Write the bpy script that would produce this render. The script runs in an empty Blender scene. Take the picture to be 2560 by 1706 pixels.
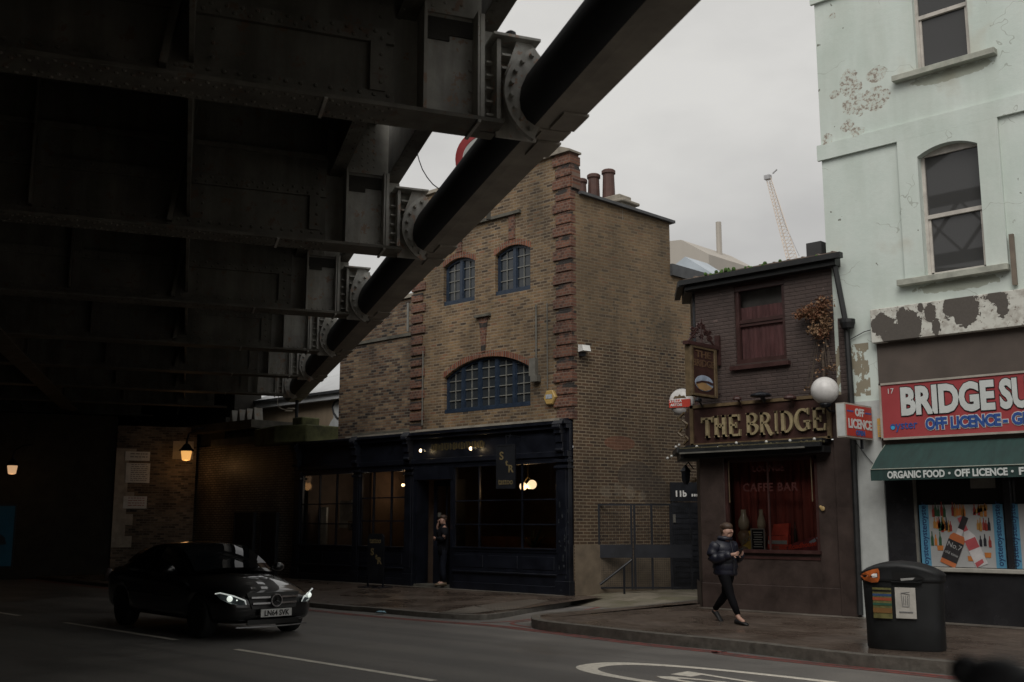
import bpy, bmesh, math, random
from mathutils import Vector, Matrix
random.seed(7)
S = bpy.context.scene
R = math.radians
# ------------------------------------------------------------------ camera
# world frame: X runs along the street (right = +X), Y goes away across the street, Z up, road level 0
FPX, CXP, CYP = 2700.0, 1280.0, 853.0
PITCH = math.atan(450 / FPX); EYE = 1.8; YAW = R(43.5)
cam = bpy.data.objects.new('camera', bpy.data.cameras.new('camera'))
S.collection.objects.link(cam); S.camera = cam
cam.data.sensor_width = 36; cam.data.lens = 36 * FPX / 2560
cam.location = (0, 0, EYE); cam.rotation_euler = (math.pi / 2 + PITCH, 0, YAW)
cam.data.clip_start = 0.05; cam.data.clip_end = 2000
cam.data.dof.use_dof = True; cam.data.dof.focus_distance = 19.0; cam.data.dof.aperture_fstop = 2.4
S.render.resolution_x = 1024; S.render.resolution_y = 682
# ------------------------------------------------------------------ sky, sun, exposure
W = bpy.data.worlds.new('World'); S.world = W; W.use_nodes = True
nt = W.node_tree; nt.nodes.clear()
def WN(t, **k):
    n = nt.nodes.new(t)
    for a, b in k.items(): setattr(n, a, b)
    return n
SUN_EL, SUN_AZ = R(45), R(152)     # azimuth clockwise from +Y
sky = WN('ShaderNodeTexSky', sky_type='NISHITA'); sky.sun_disc = False; sky.sun_elevation = SUN_EL; sky.sun_rotation = SUN_AZ
tc = WN('ShaderNodeTexCoord'); mp = WN('ShaderNodeMapping'); mp.inputs['Scale'].default_value = (1, 1, 2.2)
nz = WN('ShaderNodeTexNoise'); nz.inputs['Scale'].default_value = 2.6; nz.inputs['Detail'].default_value = 6; nz.inputs['Roughness'].default_value = .5
cr = WN('ShaderNodeValToRGB'); cr.color_ramp.elements[0].position = .36; cr.color_ramp.elements[1].position = .64
cr.color_ramp.elements[0].color = (5.0, 4.93, 4.8, 1); cr.color_ramp.elements[1].color = (7.0, 6.88, 6.6, 1)
mx = WN('ShaderNodeMix', data_type='RGBA'); mx.inputs[0].default_value = .97
bg = WN('ShaderNodeBackground'); bg.inputs[1].default_value = .1
out = WN('ShaderNodeOutputWorld')
L = nt.links.new
L(tc.outputs['Generated'], mp.inputs[0]); L(mp.outputs[0], nz.inputs[0]); L(nz.outputs[0], cr.inputs[0])
L(sky.outputs[0], mx.inputs[6]); L(cr.outputs[0], mx.inputs[7]); L(mx.outputs[2], bg.inputs[0]); L(bg.outputs[0], out.inputs[0])
sun = bpy.data.objects.new('sun', bpy.data.lights.new('sun', 'SUN')); S.collection.objects.link(sun)
sun.data.energy = 1.85; sun.data.angle = R(40); sun.data.color = (1, .96, .9)
sd = Vector((math.sin(SUN_AZ) * math.cos(SUN_EL), math.cos(SUN_AZ) * math.cos(SUN_EL), math.sin(SUN_EL)))
sun.rotation_euler = sd.to_track_quat('Z', 'Y').to_euler()
S.view_settings.view_transform = 'Standard'; S.view_settings.look = 'None'; S.view_settings.exposure = 0; S.view_settings.gamma = 1
S.render.engine = 'CYCLES'
S.cycles.max_bounces = 7; S.cycles.diffuse_bounces = 3; S.cycles.transparent_max_bounces = 8
# ------------------------------------------------------------------ pixel -> place helpers (photo is 2560 x 1706)
_s, _c, _sy, _cy = math.sin(PITCH), math.cos(PITCH), math.sin(YAW), math.cos(YAW)
def ray(x, y):
    u = (x - CXP) / FPX; v = (CYP - y) / FPX
    X, Y, Z = u, _c - v * _s, _s + v * _c
    return (X * _cy - Y * _sy, X * _sy + Y * _cy, Z)
def onZ(x, y, z=.14):
    d = ray(x, y); t = (z - EYE) / d[2]; return (d[0] * t, d[1] * t)
def onY(x, y, Y):
    d = ray(x, y); t = Y / d[1]; return (d[0] * t, EYE + d[2] * t)
def onP(x, y, A, az):
    a = R(az); D = (math.sin(a), math.cos(a)); n = (D[1], -D[0]); d = ray(x, y)
    t = (A[0] * n[0] + A[1] * n[1]) / (d[0] * n[0] + d[1] * n[1])
    X, Y = d[0] * t, d[1] * t
    return ((X - A[0]) * D[0] + (Y - A[1]) * D[1], EYE + d[2] * t)
# ------------------------------------------------------------------ mesh builder
class MB:
    def __init__(s): s.v = []; s.f = []; s.M = None
    def add(s, vs, fs):
        n = len(s.v)
        if s.M is not None: vs = [tuple(s.M @ Vector(p)) for p in vs]
        s.v += [tuple(p) for p in vs]; s.f += [tuple(i + n for i in f) for f in fs]; return s
    def box(s, x0, x1, y0, y1, z0, z1):
        v = [(x, y, z) for z in (z0, z1) for y in (y0, y1) for x in (x0, x1)]
        return s.add(v, [(0, 2, 3, 1), (4, 5, 7, 6), (0, 1, 5, 4), (2, 6, 7, 3), (0, 4, 6, 2), (1, 3, 7, 5)])
    def quad(s, a, b, c, d): return s.add([a, b, c, d], [(0, 1, 2, 3)])
    def prism(s, poly, y0, y1):          # poly in (x,z), extruded in y
        n = len(poly)
        v = [(p[0], y0, p[1]) for p in poly] + [(p[0], y1, p[1]) for p in poly]
        return s.add(v, [tuple(range(n)), tuple(range(2 * n - 1, n - 1, -1))] + [(i, i + n, (i + 1) % n + n, (i + 1) % n) for i in range(n)])
    def slab(s, poly, z0, z1):           # poly in (x,y), extruded in z
        n = len(poly)
        v = [(p[0], p[1], z0) for p in poly] + [(p[0], p[1], z1) for p in poly]
        return s.add(v, [tuple(range(n - 1, -1, -1)), tuple(range(n, 2 * n))] + [(i, (i + 1) % n, (i + 1) % n + n, i + n) for i in range(n)])
    def cyl(s, a, b, r0, r1=None, n=10, cap=True):
        if r1 is None: r1 = r0
        a = Vector(a); b = Vector(b); d = (b - a).normalized()
        q = d.to_track_quat('Z', 'Y')
        v = []
        for p, r in ((a, r0), (b, r1)):
            for i in range(n):
                t = 2 * math.pi * i / n
                v.append(tuple(p + q @ Vector((r * math.cos(t), r * math.sin(t), 0))))
        f = [(i, (i + 1) % n, (i + 1) % n + n, i + n) for i in range(n)]
        if cap: f += [tuple(range(n - 1, -1, -1)), tuple(range(n, 2 * n))]
        return s.add(v, f)
    def tube(s, pts, r, n=6):
        for a, b in zip(pts, pts[1:]): s.cyl(a, b, r, n=n)
        return s
    def sweep(s, path, n=12, up=(0, 1, 0)):      # path [(point, rx, ry)]: rings across the path, closed at both ends
        P = [Vector(p[0]) for p in path]; rows = []
        for i, p in enumerate(P):
            d = (P[min(i + 1, len(P) - 1)] - P[max(i - 1, 0)]).normalized(); u = Vector(up); a = d.cross(u)
            a = a.normalized() if a.length > .05 else d.cross(Vector((1, 0, 0))).normalized(); b = a.cross(d).normalized()
            rows.append([tuple(p + a * path[i][1] * math.cos(2 * math.pi * k / n) + b * path[i][2] * math.sin(2 * math.pi * k / n)) for k in range(n)])
        v = [q for r in rows for q in r]
        f = [(i * n + j, i * n + (j + 1) % n, (i + 1) * n + (j + 1) % n, (i + 1) * n + j) for i in range(len(rows) - 1) for j in range(n)] + [tuple(range(n - 1, -1, -1)), tuple(range(len(v) - n, len(v)))]
        return s.add(v, f)
    def lathe(s, prof, c=(0, 0, 0), n=20, axis='Z'):   # prof [(r,z)]
        v = []; f = []
        for r, z in prof:
            for i in range(n):
                t = 2 * math.pi * i / n; x, y = r * math.cos(t), r * math.sin(t)
                p = {'Z': (x, y, z), 'Y': (x, z, y), 'X': (z, x, y)}[axis]
                v.append((p[0] + c[0], p[1] + c[1], p[2] + c[2]))
        for k in range(len(prof) - 1):
            for i in range(n):
                j = (i + 1) % n; f.append((k * n + i, k * n + j, (k + 1) * n + j, (k + 1) * n + i))
        f.append(tuple(range(n - 1, -1, -1))); m = (len(prof) - 1) * n; f.append(tuple(range(m, m + n)))
        return s.add(v, f)
    def ball(s, c, r, n=12, m=8, sc=(1, 1, 1)):
        v = []; f = []
        for k in range(m + 1):
            ph = math.pi * k / m
            for i in range(n):
                t = 2 * math.pi * i / n
                v.append((c[0] + r * sc[0] * math.sin(ph) * math.cos(t), c[1] + r * sc[1] * math.sin(ph) * math.sin(t), c[2] + r * sc[2] * math.cos(ph)))
        for k in range(m):
            for i in range(n):
                j = (i + 1) % n; f.append((k * n + i, k * n + j, (k + 1) * n + j, (k + 1) * n + i))
        return s.add(v, f)
    def grid(s, P):                      # rows of points
        n = len(P[0]); v = [p for r in P for p in r]
        return s.add(v, [(i * n + j, i * n + j + 1, (i + 1) * n + j + 1, (i + 1) * n + j) for i in range(len(P) - 1) for j in range(n - 1)])
    def merge(s, me, M):
        n = len(s.v); s.v += [tuple(M @ v.co) for v in me.vertices]; s.f += [tuple(i + n for i in p.vertices) for p in me.polygons]; return s
    def build(s, name, mat, parent=None, local=False, smooth=False, bevel=0, sub=0, seg=1, fixn=True, weld=0):
        me = bpy.data.meshes.new(name)
        vs = s.v
        if parent is not None and not local:
            Mi = world_of(parent).inverted(); vs = [tuple(Mi @ Vector(p)) for p in vs]
        me.from_pydata(vs, [], s.f); me.update()
        if fixn or weld:
            bm = bmesh.new(); bm.from_mesh(me)
            if weld: bmesh.ops.remove_doubles(bm, verts=bm.verts, dist=weld)
            if fixn: bmesh.ops.recalc_face_normals(bm, faces=bm.faces)
            bm.to_mesh(me); bm.free()
        for m in (mat if isinstance(mat, (list, tuple)) else [mat]): me.materials.append(m)
        if smooth:
            for p in me.polygons: p.use_smooth = True
        o = bpy.data.objects.new(name, me); S.collection.objects.link(o)
        if parent is not None: o.parent = parent
        if bevel:
            b = o.modifiers.new('bevel', 'BEVEL'); b.width = bevel; b.segments = seg; b.limit_method = 'ANGLE'; b.angle_limit = R(40)
        if sub:
            b = o.modifiers.new('sub', 'SUBSURF'); b.levels = sub; b.render_levels = sub
        return o
def world_of(o):
    M = Matrix.LocRotScale(o.location, o.rotation_euler, None)
    return world_of(o.parent) @ M if o.parent else M
def thing(name, label, cat, loc=(0, 0, 0), rz=0, group=None):
    o = bpy.data.objects.new(name, None); S.collection.objects.link(o); o.empty_display_size = .2
    o.location = loc; o.rotation_euler = (0, 0, rz); o['label'] = label; o['category'] = cat
    if group: o['group'] = group
    return o
def tag(o, label, cat, group=None, kind=None):
    o['label'] = label; o['category'] = cat
    if group: o['group'] = group
    if kind: o['kind'] = kind
    return o
def struct(o): o['kind'] = 'structure'; return o
def text_mesh(body, size, bold=0, xs=1, ext=.004, align='LEFT', shear=0, sp=1):
    cu = bpy.data.curves.new('t', 'FONT'); cu.body = body; cu.size = size; cu.offset = bold; cu.extrude = ext; cu.align_x = align; cu.shear = shear; cu.resolution_u = 3; cu.space_character = sp
    ob = bpy.data.objects.new('t', cu); S.collection.objects.link(ob); bpy.context.view_layer.update()
    me = bpy.data.meshes.new_from_object(ob.evaluated_get(bpy.context.evaluated_depsgraph_get()))
    bpy.data.objects.remove(ob)
    me.transform(Matrix.Diagonal((xs, 1, 1, 1))); return me
def text(mb, body, x, y, z, size, bold=0, xs=1, ext=.004, align='LEFT', M=None, shear=0, sp=1):   # on a wall facing -Y
    me = text_mesh(body, size, bold, xs, ext, align, shear, sp)
    T = Matrix.Translation((x, y, z)) @ Matrix.Rotation(math.pi / 2, 4, 'X')
    mb.merge(me, (M @ T) if M is not None else T); bpy.data.meshes.remove(me); return mb
# ------------------------------------------------------------------ materials
MC = {}
def nn(m, t, **k):
    n = m.node_tree.nodes.new(t)
    for a, b in k.items(): setattr(n, a, b)
    return n
def newmat(name):
    m = bpy.data.materials.new(name); m.use_nodes = True; return m, m.node_tree.nodes['Principled BSDF'], m.node_tree.links.new
def c4(c): return (c[0], c[1], c[2], 1)
def ramp(m, stops, fac):
    r = nn(m, 'ShaderNodeValToRGB'); e = r.color_ramp.elements
    e[0].position = stops[0][0]; e[0].color = c4(stops[0][1]); e[1].position = stops[-1][0]; e[1].color = c4(stops[-1][1])
    for p, c in stops[1:-1]: k = e.new(p); k.color = c4(c)
    m.node_tree.links.new(fac, r.inputs[0]); return r.outputs[0]
def mixc(m, fac, a, b, mode='MIX'):
    x = nn(m, 'ShaderNodeMix', data_type='RGBA', blend_type=mode); l = m.node_tree.links.new
    for s, i in ((fac, 0), (a, 6), (b, 7)):
        if isinstance(s, (int, float)): x.inputs[i].default_value = s
        elif isinstance(s, tuple): x.inputs[i].default_value = c4(s)
        else: l(s, x.inputs[i])
    return x.outputs[2]
def mth(m, op, a, b=None, c=None):
    x = nn(m, 'ShaderNodeMath', operation=op); l = m.node_tree.links.new
    for i, s in enumerate((a, b, c)):
        if s is None: continue
        if isinstance(s, (int, float)): x.inputs[i].default_value = s
        else: l(s, x.inputs[i])
    return x.outputs[0]
def pos(m): return nn(m, 'ShaderNodeNewGeometry').outputs['Position']
def noise(m, scale, detail=4, rough=.55, vec=None, stretch=None):
    n = nn(m, 'ShaderNodeTexNoise'); n.inputs['Scale'].default_value = scale; n.inputs['Detail'].default_value = detail; n.inputs['Roughness'].default_value = rough
    v = vec if vec is not None else pos(m)
    if stretch:
        k = nn(m, 'ShaderNodeVectorMath', operation='MULTIPLY'); m.node_tree.links.new(v, k.inputs[0]); k.inputs[1].default_value = stretch; v = k.outputs[0]
    m.node_tree.links.new(v, n.inputs['Vector']); return n.outputs[0]
def bump(m, h, strength=.3, dist=.01):
    b = nn(m, 'ShaderNodeBump'); b.inputs['Strength'].default_value = strength; b.inputs['Distance'].default_value = dist
    m.node_tree.links.new(h, b.inputs['Height']); return b.outputs[0]
def mat(name, col, rough=.6, var=.25, vs=3, metal=0, bmp=0, bs=30, spec=.5, coat=0, emit=None, es=0, stretch=None):
    if name in MC: return MC[name]
    m, b, l = newmat(name); MC[name] = m
    b.inputs['Roughness'].default_value = rough; b.inputs['Metallic'].default_value = metal; b.inputs['Specular IOR Level'].default_value = spec
    b.inputs['Coat Weight'].default_value = coat; b.inputs['Coat Roughness'].default_value = .04
    if var:
        n = noise(m, vs, 5, .6, stretch=stretch)
        lo = tuple(c * (1 - var) for c in col); hi = tuple(min(1, c * (1 + var)) for c in col)
        l(ramp(m, [(.3, lo), (.7, hi)], n), b.inputs['Base Color'])
        rr = nn(m, 'ShaderNodeMapRange'); l(n, rr.inputs[0]); rr.inputs[3].default_value = max(.02, rough - .12); rr.inputs[4].default_value = min(1, rough + .12); l(rr.outputs[0], b.inputs['Roughness'])
    else: b.inputs['Base Color'].default_value = c4(col)
    if bmp: l(bump(m, noise(m, bs, 3), bmp), b.inputs['Normal'])
    if emit: b.inputs['Emission Color'].default_value = c4(emit); b.inputs['Emission Strength'].default_value = es
    return m
def uvec(m, d, org=(0, 0)):
    g = nn(m, 'ShaderNodeSeparateXYZ'); m.node_tree.links.new(pos(m), g.inputs[0])
    u = mth(m, 'ADD', mth(m, 'MULTIPLY', g.outputs[0], d[0]), mth(m, 'MULTIPLY', g.outputs[1], d[1]))
    cb = nn(m, 'ShaderNodeCombineXYZ'); m.node_tree.links.new(u, cb.inputs[0]); m.node_tree.links.new(g.outputs[2], cb.inputs[1]); return cb.outputs[0], u, g.outputs[2]
def patches(m, u, z, lst, wob=.12, ws=6):
    """mask = 1 inside any of the ellipses (u0,z0,ru,rz), edges torn by noise"""
    n = mth(m, 'MULTIPLY', mth(m, 'SUBTRACT', noise(m, ws, 4, .6), .5), wob * 14)
    cur = None
    for (u0, z0, ru, rz) in lst:
        a = mth(m, 'DIVIDE', mth(m, 'SUBTRACT', u, u0), ru); b = mth(m, 'DIVIDE', mth(m, 'SUBTRACT', z, z0), rz)
        d = mth(m, 'ADD', mth(m, 'MULTIPLY', a, a), mth(m, 'MULTIPLY', b, b))
        cur = d if cur is None else mth(m, 'MINIMUM', cur, d)
    return mth(m, 'LESS_THAN', mth(m, 'ADD', cur, n), 1.0)
def brick(name, stops, mortar, d=(1, 0), bw=.225, bh=.075, ms=.011, rough=.85, stain=.35, extra=None, off=.5, tint=None):
    m, b, l = newmat(name); MC[name] = m
    v, u, z = uvec(m, d)
    # courses wander a little
    wob = nn(m, 'ShaderNodeVectorMath', operation='ADD'); l(v, wob.inputs[0])
    wn = nn(m, 'ShaderNodeTexNoise'); wn.inputs['Scale'].default_value = 1.3; l(pos(m), wn.inputs['Vector'])
    wm = nn(m, 'ShaderNodeVectorMath', operation='MULTIPLY'); l(wn.outputs['Color'], wm.inputs[0]); wm.inputs[1].default_value = (.02, .02, 0); l(wm.outputs[0], wob.inputs[1])
    def bt(w, off):
        t = nn(m, 'ShaderNodeTexBrick'); t.offset = off; t.inputs['Scale'].default_value = 1; t.inputs['Brick Width'].default_value = w; t.inputs['Row Height'].default_value = bh
        t.inputs['Mortar Size'].default_value = ms; t.inputs['Mortar Smooth'].default_value = .2; t.inputs['Bias'].default_value = 0
        t.inputs['Color1'].default_value = (0, 0, 0, 1); t.inputs['Color2'].default_value = (1, 1, 1, 1); t.inputs['Mortar'].default_value = (.5, .5, .5, 1)
        l(wob.outputs[0], t.inputs['Vector']); return t
    t = bt(bw, off)
    col = ramp(m, stops, t.outputs['Color'])
    fine = noise(m, 9, 6, .65)
    col = mixc(m, .5, col, ramp(m, [(.3, (.35, .33, .3)), (.7, (1, 1, 1))], fine), 'MULTIPLY')
    mc = mixc(m, noise(m, 4, 4), tuple(c * .7 for c in mortar), tuple(min(1, c * 1.25) for c in mortar))
    col = mixc(m, t.outputs['Fac'], col, mc)
    if extra: col = extra(m, u, z, col, t)
    st = ramp(m, [(.35, (1 - stain,) * 3), (.62, (1.06, 1.03, 1))], noise(m, .8, 6, .65, stretch=(1, 1, .6)))
    col = mixc(m, 1, col, st, 'MULTIPLY')
    l(col, b.inputs['Base Color']); b.inputs['Roughness'].default_value = rough
    h = mth(m, 'SUBTRACT', mth(m, 'MULTIPLY', fine, .6), t.outputs['Fac'])
    l(bump(m, h, .6, .008), b.inputs['Normal']); return m
def rusty(name, col, rough):
    m, b, l = newmat(name); MC[name] = m
    n = noise(m, 1.6, 6, .65); base = ramp(m, [(.3, tuple(c * .62 for c in col)), (.7, tuple(c * 1.3 for c in col))], n)
    st = noise(m, 3.2, 5, .6, stretch=(1, 1, .12)); base = mixc(m, 1, base, ramp(m, [(.36, (.62, .6, .56)), (.6, (1.05, 1.05, 1.05))], st), 'MULTIPLY')
    r1 = mth(m, 'MULTIPLY', mth(m, 'GREATER_THAN', noise(m, 5, 6, .75), .60), .75); base = mixc(m, r1, base, (col[0] * .85, col[1] * .5, col[2] * .35))
    l(base, b.inputs['Base Color']); b.inputs['Roughness'].default_value = rough; l(bump(m, noise(m, 30, 4), .25), b.inputs['Normal']); return m
def glassmat(name, tint=(.02, .022, .025), rough=.03, clear=.0):
    if name in MC: return MC[name]
    m = bpy.data.materials.new(name); m.use_nodes = True; MC[name] = m; nt = m.node_tree; nt.nodes.clear(); l = nt.links.new
    o = nt.nodes.new('ShaderNodeOutputMaterial'); g = nt.nodes.new('ShaderNodeBsdfGlossy'); g.inputs['Roughness'].default_value = rough; g.inputs['Color'].default_value = (.9, .9, .92, 1)
    fr = nt.nodes.new('ShaderNodeFresnel'); fr.inputs[0].default_value = 1.52; mxs = nt.nodes.new('ShaderNodeMixShader')
    if clear: a = nt.nodes.new('ShaderNodeBsdfTransparent'); a.inputs[0].default_value = (clear,) * 3 + (1,)
    else: a = nt.nodes.new('ShaderNodeBsdfDiffuse'); a.inputs[0].default_value = c4(tint)
    bm = nt.nodes.new('ShaderNodeBump'); bm.inputs['Strength'].default_value = .05; nz = nt.nodes.new('ShaderNodeTexNoise'); nz.inputs['Scale'].default_value = 1.5
    gp = nt.nodes.new('ShaderNodeNewGeometry'); l(gp.outputs['Position'], nz.inputs[0]); l(nz.outputs[0], bm.inputs['Height']); l(bm.outputs[0], g.inputs['Normal'])
    l(fr.outputs[0], mxs.inputs[0]); l(a.outputs[0], mxs.inputs[1]); l(g.outputs[0], mxs.inputs[2]); l(mxs.outputs[0], o.inputs[0]); return m
GLASS = glassmat('window_glass', (.03, .035, .04)); SHOPGLASS = glassmat('shop_glass', clear=.75)
black = mat('black_paint', (.008, .0095, .014), .45, .5, 4, bmp=.15)
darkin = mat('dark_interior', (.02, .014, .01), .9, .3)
# ------------------------------------------------------------------ ground
def ground_mats():
    m, b, l = newmat('asphalt'); MC['asphalt'] = m
    f = noise(m, 55, 3, .8); g = noise(m, .35, 5, .6); sp = noise(m, 160, 1, .5)
    col = ramp(m, [(.3, (.115, .11, .103)), (.5, (.165, .158, .148)), (.72, (.235, .225, .21))], f)
    col = mixc(m, 1, col, ramp(m, [(.35, (.72, .72, .73)), (.65, (1.15, 1.12, 1.1))], g), 'MULTIPLY')
    col = mixc(m, mth(m, 'GREATER_THAN', sp, .72), col, (.2, .19, .18))
    tr = noise(m, 1.1, 3, .5, stretch=(.08, 1.6, 1))
    col = mixc(m, 1, col, ramp(m, [(.4, (.86, .86, .87)), (.6, (1.08, 1.07, 1.06))], tr), 'MULTIPLY')
    v, u, z = uvec(m, (1, 0))
    l(col, b.inputs['Base Color']); l(ramp(m, [(.35, (.42,) * 3), (.65, (.8,) * 3)], g), b.inputs['Roughness'])
    l(bump(m, f, .7, .006), b.inputs['Normal'])
    def pav(name, bw, bh, stops, mortar, wet):
        m, b, l = newmat(name); MC[name] = m
        t = nn(m, 'ShaderNodeTexBrick'); t.inputs['Scale'].default_value = 1; t.inputs['Brick Width'].default_value = bw; t.inputs['Row Height'].default_value = bh
        t.inputs['Mortar Size'].default_value = .006; t.inputs['Color1'].default_value = (0, 0, 0, 1); t.inputs['Color2'].default_value = (1, 1, 1, 1); l(pos(m), t.inputs['Vector'])
        col = ramp(m, stops, t.outputs['Color']); col = mixc(m, t.outputs['Fac'], col, mortar)
        n = noise(m, .9, 6, .65); gum = noise(m, 14, 2, .5)
        col = mixc(m, 1, col, ramp(m, [(.3, (.75, .73, .71)), (.7, (1.12, 1.1, 1.07))], n), 'MULTIPLY')
        col = mixc(m, mth(m, 'GREATER_THAN', gum, .74), col, (.17, .16, .145))
        l(col, b.inputs['Base Color']); l(ramp(m, [(.42, (wet,) * 3), (.62, (.62,) * 3)], noise(m, .7, 5, .6)), b.inputs['Roughness'])
        l(bump(m, mth(m, 'SUBTRACT', noise(m, 25, 3), t.outputs['Fac']), .35, .006), b.inputs['Normal'])
    pav('brown_pavers', .2, .1, [(0, (.085, .063, .05)), (.5, (.105, .08, .064)), (1, (.13, .10, .082))], (.05, .043, .037), .2)
    pav('grey_slabs', .9, .6, [(0, (.13, .118, .10)), (1, (.19, .17, .15))], (.06, .055, .05), .3)
    pav('alley_slabs', .6, .4, [(0, (.17, .16, .11)), (.5, (.23, .21, .17)), (1, (.28, .25, .2))], (.08, .08, .06), .35)
    mat('granite_kerb', (.115, .105, .09), .6, .35, 8, bmp=.3)
    mat('road_paint', (.74, .69, .6), .6, .22, 12, bmp=.2)
    m, b, l = newmat('red_paint'); MC['red_paint'] = m
    l(mixc(m, ramp(m, [(.4, (0,) * 3), (.62, (1,) * 3)], noise(m, 5, 6, .7)), (.26, .055, .045), (.09, .05, .045)), b.inputs['Base Color']); b.inputs['Roughness'].default_value = .6
    m, b, l = newmat('tactile'); MC['tactile'] = m
    k = nn(m, 'ShaderNodeTexVoronoi', feature='F1'); k.inputs['Scale'].default_value = 11; k.inputs['Randomness'].default_value = 0; l(pos(m), k.inputs['Vector'])
    d = mth(m, 'LESS_THAN', k.outputs['Distance'], .3)
    l(mixc(m, d, mixc(m, noise(m, 1.5, 4), (.075, .062, .05), (.13, .11, .09)), (.2, .18, .155)), b.inputs['Base Color']); b.inputs['Roughness'].default_value = .6; l(bump(m, d, .5, .01), b.inputs['Normal'])
ground_mats()
M = MB(); M.add([(-400, -200, 0), (300, -200, 0), (300, 500, 0), (-400, 500, 0)], [(0, 1, 2, 3)])
struct(M.build('road', MC['asphalt']))
def smooth_line(pts, n=4):
    o = []
    for i in range(len(pts) - 1):
        p0 = pts[max(i - 1, 0)]; p1 = pts[i]; p2 = pts[i + 1]; p3 = pts[min(i + 2, len(pts) - 1)]
        for k in range(n):
            t = k / n
            o.append(tuple(.5 * ((2 * p1[j]) + (-p0[j] + p2[j]) * t + (2 * p0[j] - 5 * p1[j] + 4 * p2[j] - p3[j]) * t * t + (-p0[j] + 3 * p1[j] - 3 * p2[j] + p3[j]) * t ** 3) for j in range(2)))
    o.append(tuple(pts[-1][:2])); return o
def offset(line, w):
    o = []
    for i, p in enumerate(line):
        a = line[max(i - 1, 0)]; b = line[min(i + 1, len(line) - 1)]
        dx, dy = b[0] - a[0], b[1] - a[1]; L_ = math.hypot(dx, dy) or 1
        o.append((p[0] - dy / L_ * w, p[1] + dx / L_ * w))
    return o
def strip(mb, line, w0, w1, z, z2=None):
    a, b = offset(line, w0), offset(line, w1); z2 = z if z2 is None else z2
    for i in range(len(line) - 1): mb.add([(*a[i], z), (*a[i + 1], z), (*b[i + 1], z2), (*b[i], z2)], [(0, 1, 2, 3)])
def pavement(name, line, backs, zf, zb, m, label_kerb):
    inner = offset(line, .16)
    M = MB()
    for i in range(len(line) - 1):
        M.add([(*inner[i], zf), (*inner[i + 1], zf), (*backs[i + 1], zb), (*backs[i], zb)], [(0, 1, 2, 3)])
    struct(M.build(name, m))
    K = MB()
    for i in range(len(line) - 1):
        a, b, c, d = line[i], line[i + 1], inner[i + 1], inner[i]
        K.add([(*a, -.05), (*b, -.05), (*b, zf), (*a, zf), (*c, zf + .003), (*d, zf + .003), (*c, -.05), (*d, -.05)], [(0, 1, 2, 3), (3, 2, 4, 5), (5, 4, 6, 7)])
    k = struct(K.build('kerb', MC['granite_kerb'], fixn=False)); return inner
LL = smooth_line([(-90, 17.5), (-45, 15.5), (-30, 14.55)] + [onZ(x, y, .09) for x, y in ((769, 1507), (921, 1519), (1047, 1530))] + [(-14.75, 14.3), (-14.45, 14.75)] + [onZ(x, y, .1) for x, y in ((1330, 1519), (1420, 1504))] + [(-15.9, 19.2), (-15.6, 24)], 4)
pavement('pavement', LL, [(min(p[0] - (0 if p[1] < 18 else 1.2), -15.5 - (0 if p[1] < 15 else .9)), 19.3 + max(0, p[1] - 18.5)) if p[0] > -33 else (p[0], 40) for p in LL], .09, .14, MC['brown_pavers'], '')
RL = smooth_line([(-13.6, 26), (-13.5, 21), (-13.3, 17.5), (-13.45, 15.5), (-13.42, 14.75), (-13.1, 14.3), onZ(1347, 1552, .15), onZ(1480, 1567, .15), onZ(1625, 1583, .15), onZ(1842, 1603, .15), onZ(2150, 1637, .15), (-4.5, 13.2), (10, 13.0), (80, 12.5)], 4)
pavement('pavement', RL, [(p[0] if p[1] < 15 and p[0] > -12.9 else -12.6, 18.9 if p[1] < 18 else p[1]) for p in RL], .15, .15, MC['brown_pavers'], '')
NL = [(80, 3.6), (0, 3.9), (-40, 5), (-120, 9)]
pavement('pavement', NL, [(p[0], -30) for p in NL], .14, .14, MC['grey_slabs'], '')
# grey stone apron along the pub and the shop, and the paler slabs at the crossing
M = MB(); M.quad((-12.1, 17.85, .155), (30, 17.85, .155), (30, 18.3, .155), (-12.1, 18.3, .155)); struct(M.build('pavement_edging', MC['grey_slabs']))
M = MB(); M.quad((-27, 18.75, .139), (-16.3, 18.75, .139), (-16.3, 19.3, .146), (-27, 19.3, .146)); struct(M.build('pavement_edging', MC['grey_slabs']))
def patch(name, px, z, m):
    M = MB(); pts = [(*onZ(x, y, z), z) for x, y in px]
    if px[0][0] < 1400 and z < .14: pts = [(a, b, .094 + .05 * max(0, min(1, (b - 13.9) / 5.3))) for a, b, c in pts]; M.add(pts, [tuple(range(len(pts)))]); return struct(M.build(name, m))
patch('pavement_slabs', [(1095, 1528), (1185, 1513), (1240, 1524), (1180, 1531)], .125, MC['grey_slabs'])
patch('tactile_paving', [(1190, 1512), (1330, 1498), (1375, 1502), (1290, 1520), (1235, 1524)], .13, MC['tactile'])
patch('tactile_paving', [(1480, 1543), (1590, 1524), (1700, 1517), (1680, 1530), (1560, 1546)], .158, MC['tactile'])
patch('pavement_slabs', [(1365, 1548), (1425, 1542), (1585, 1522), (1590, 1524), (1480, 1544), (1500, 1557)], .157, MC['grey_slabs'])
M = MB(); M.add([(-15.9, 18.3, .004), (-13.5, 18.3, .004), (-13.2, 20, .16), (-12.2, 34, .16), (-15.5, 34, .16), (-16.25, 20, .16)], [(0, 1, 2, 5), (2, 3, 4, 5)]); struct(M.build('alley_paving', MC['alley_slabs']))
patch('alley_paving', [(1490, 1509), (1610, 1494), (1560, 1510), (1540, 1514)], .05, MC['alley_slabs'])
mat('green_slime', (.09, .11, .045), .7, .5, 7)
patch('moss', [(1560, 1478), (1640, 1470), (1700, 1462), (1700, 1470), (1600, 1487), (1530, 1492)], .165, MC['green_slime'])
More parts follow.
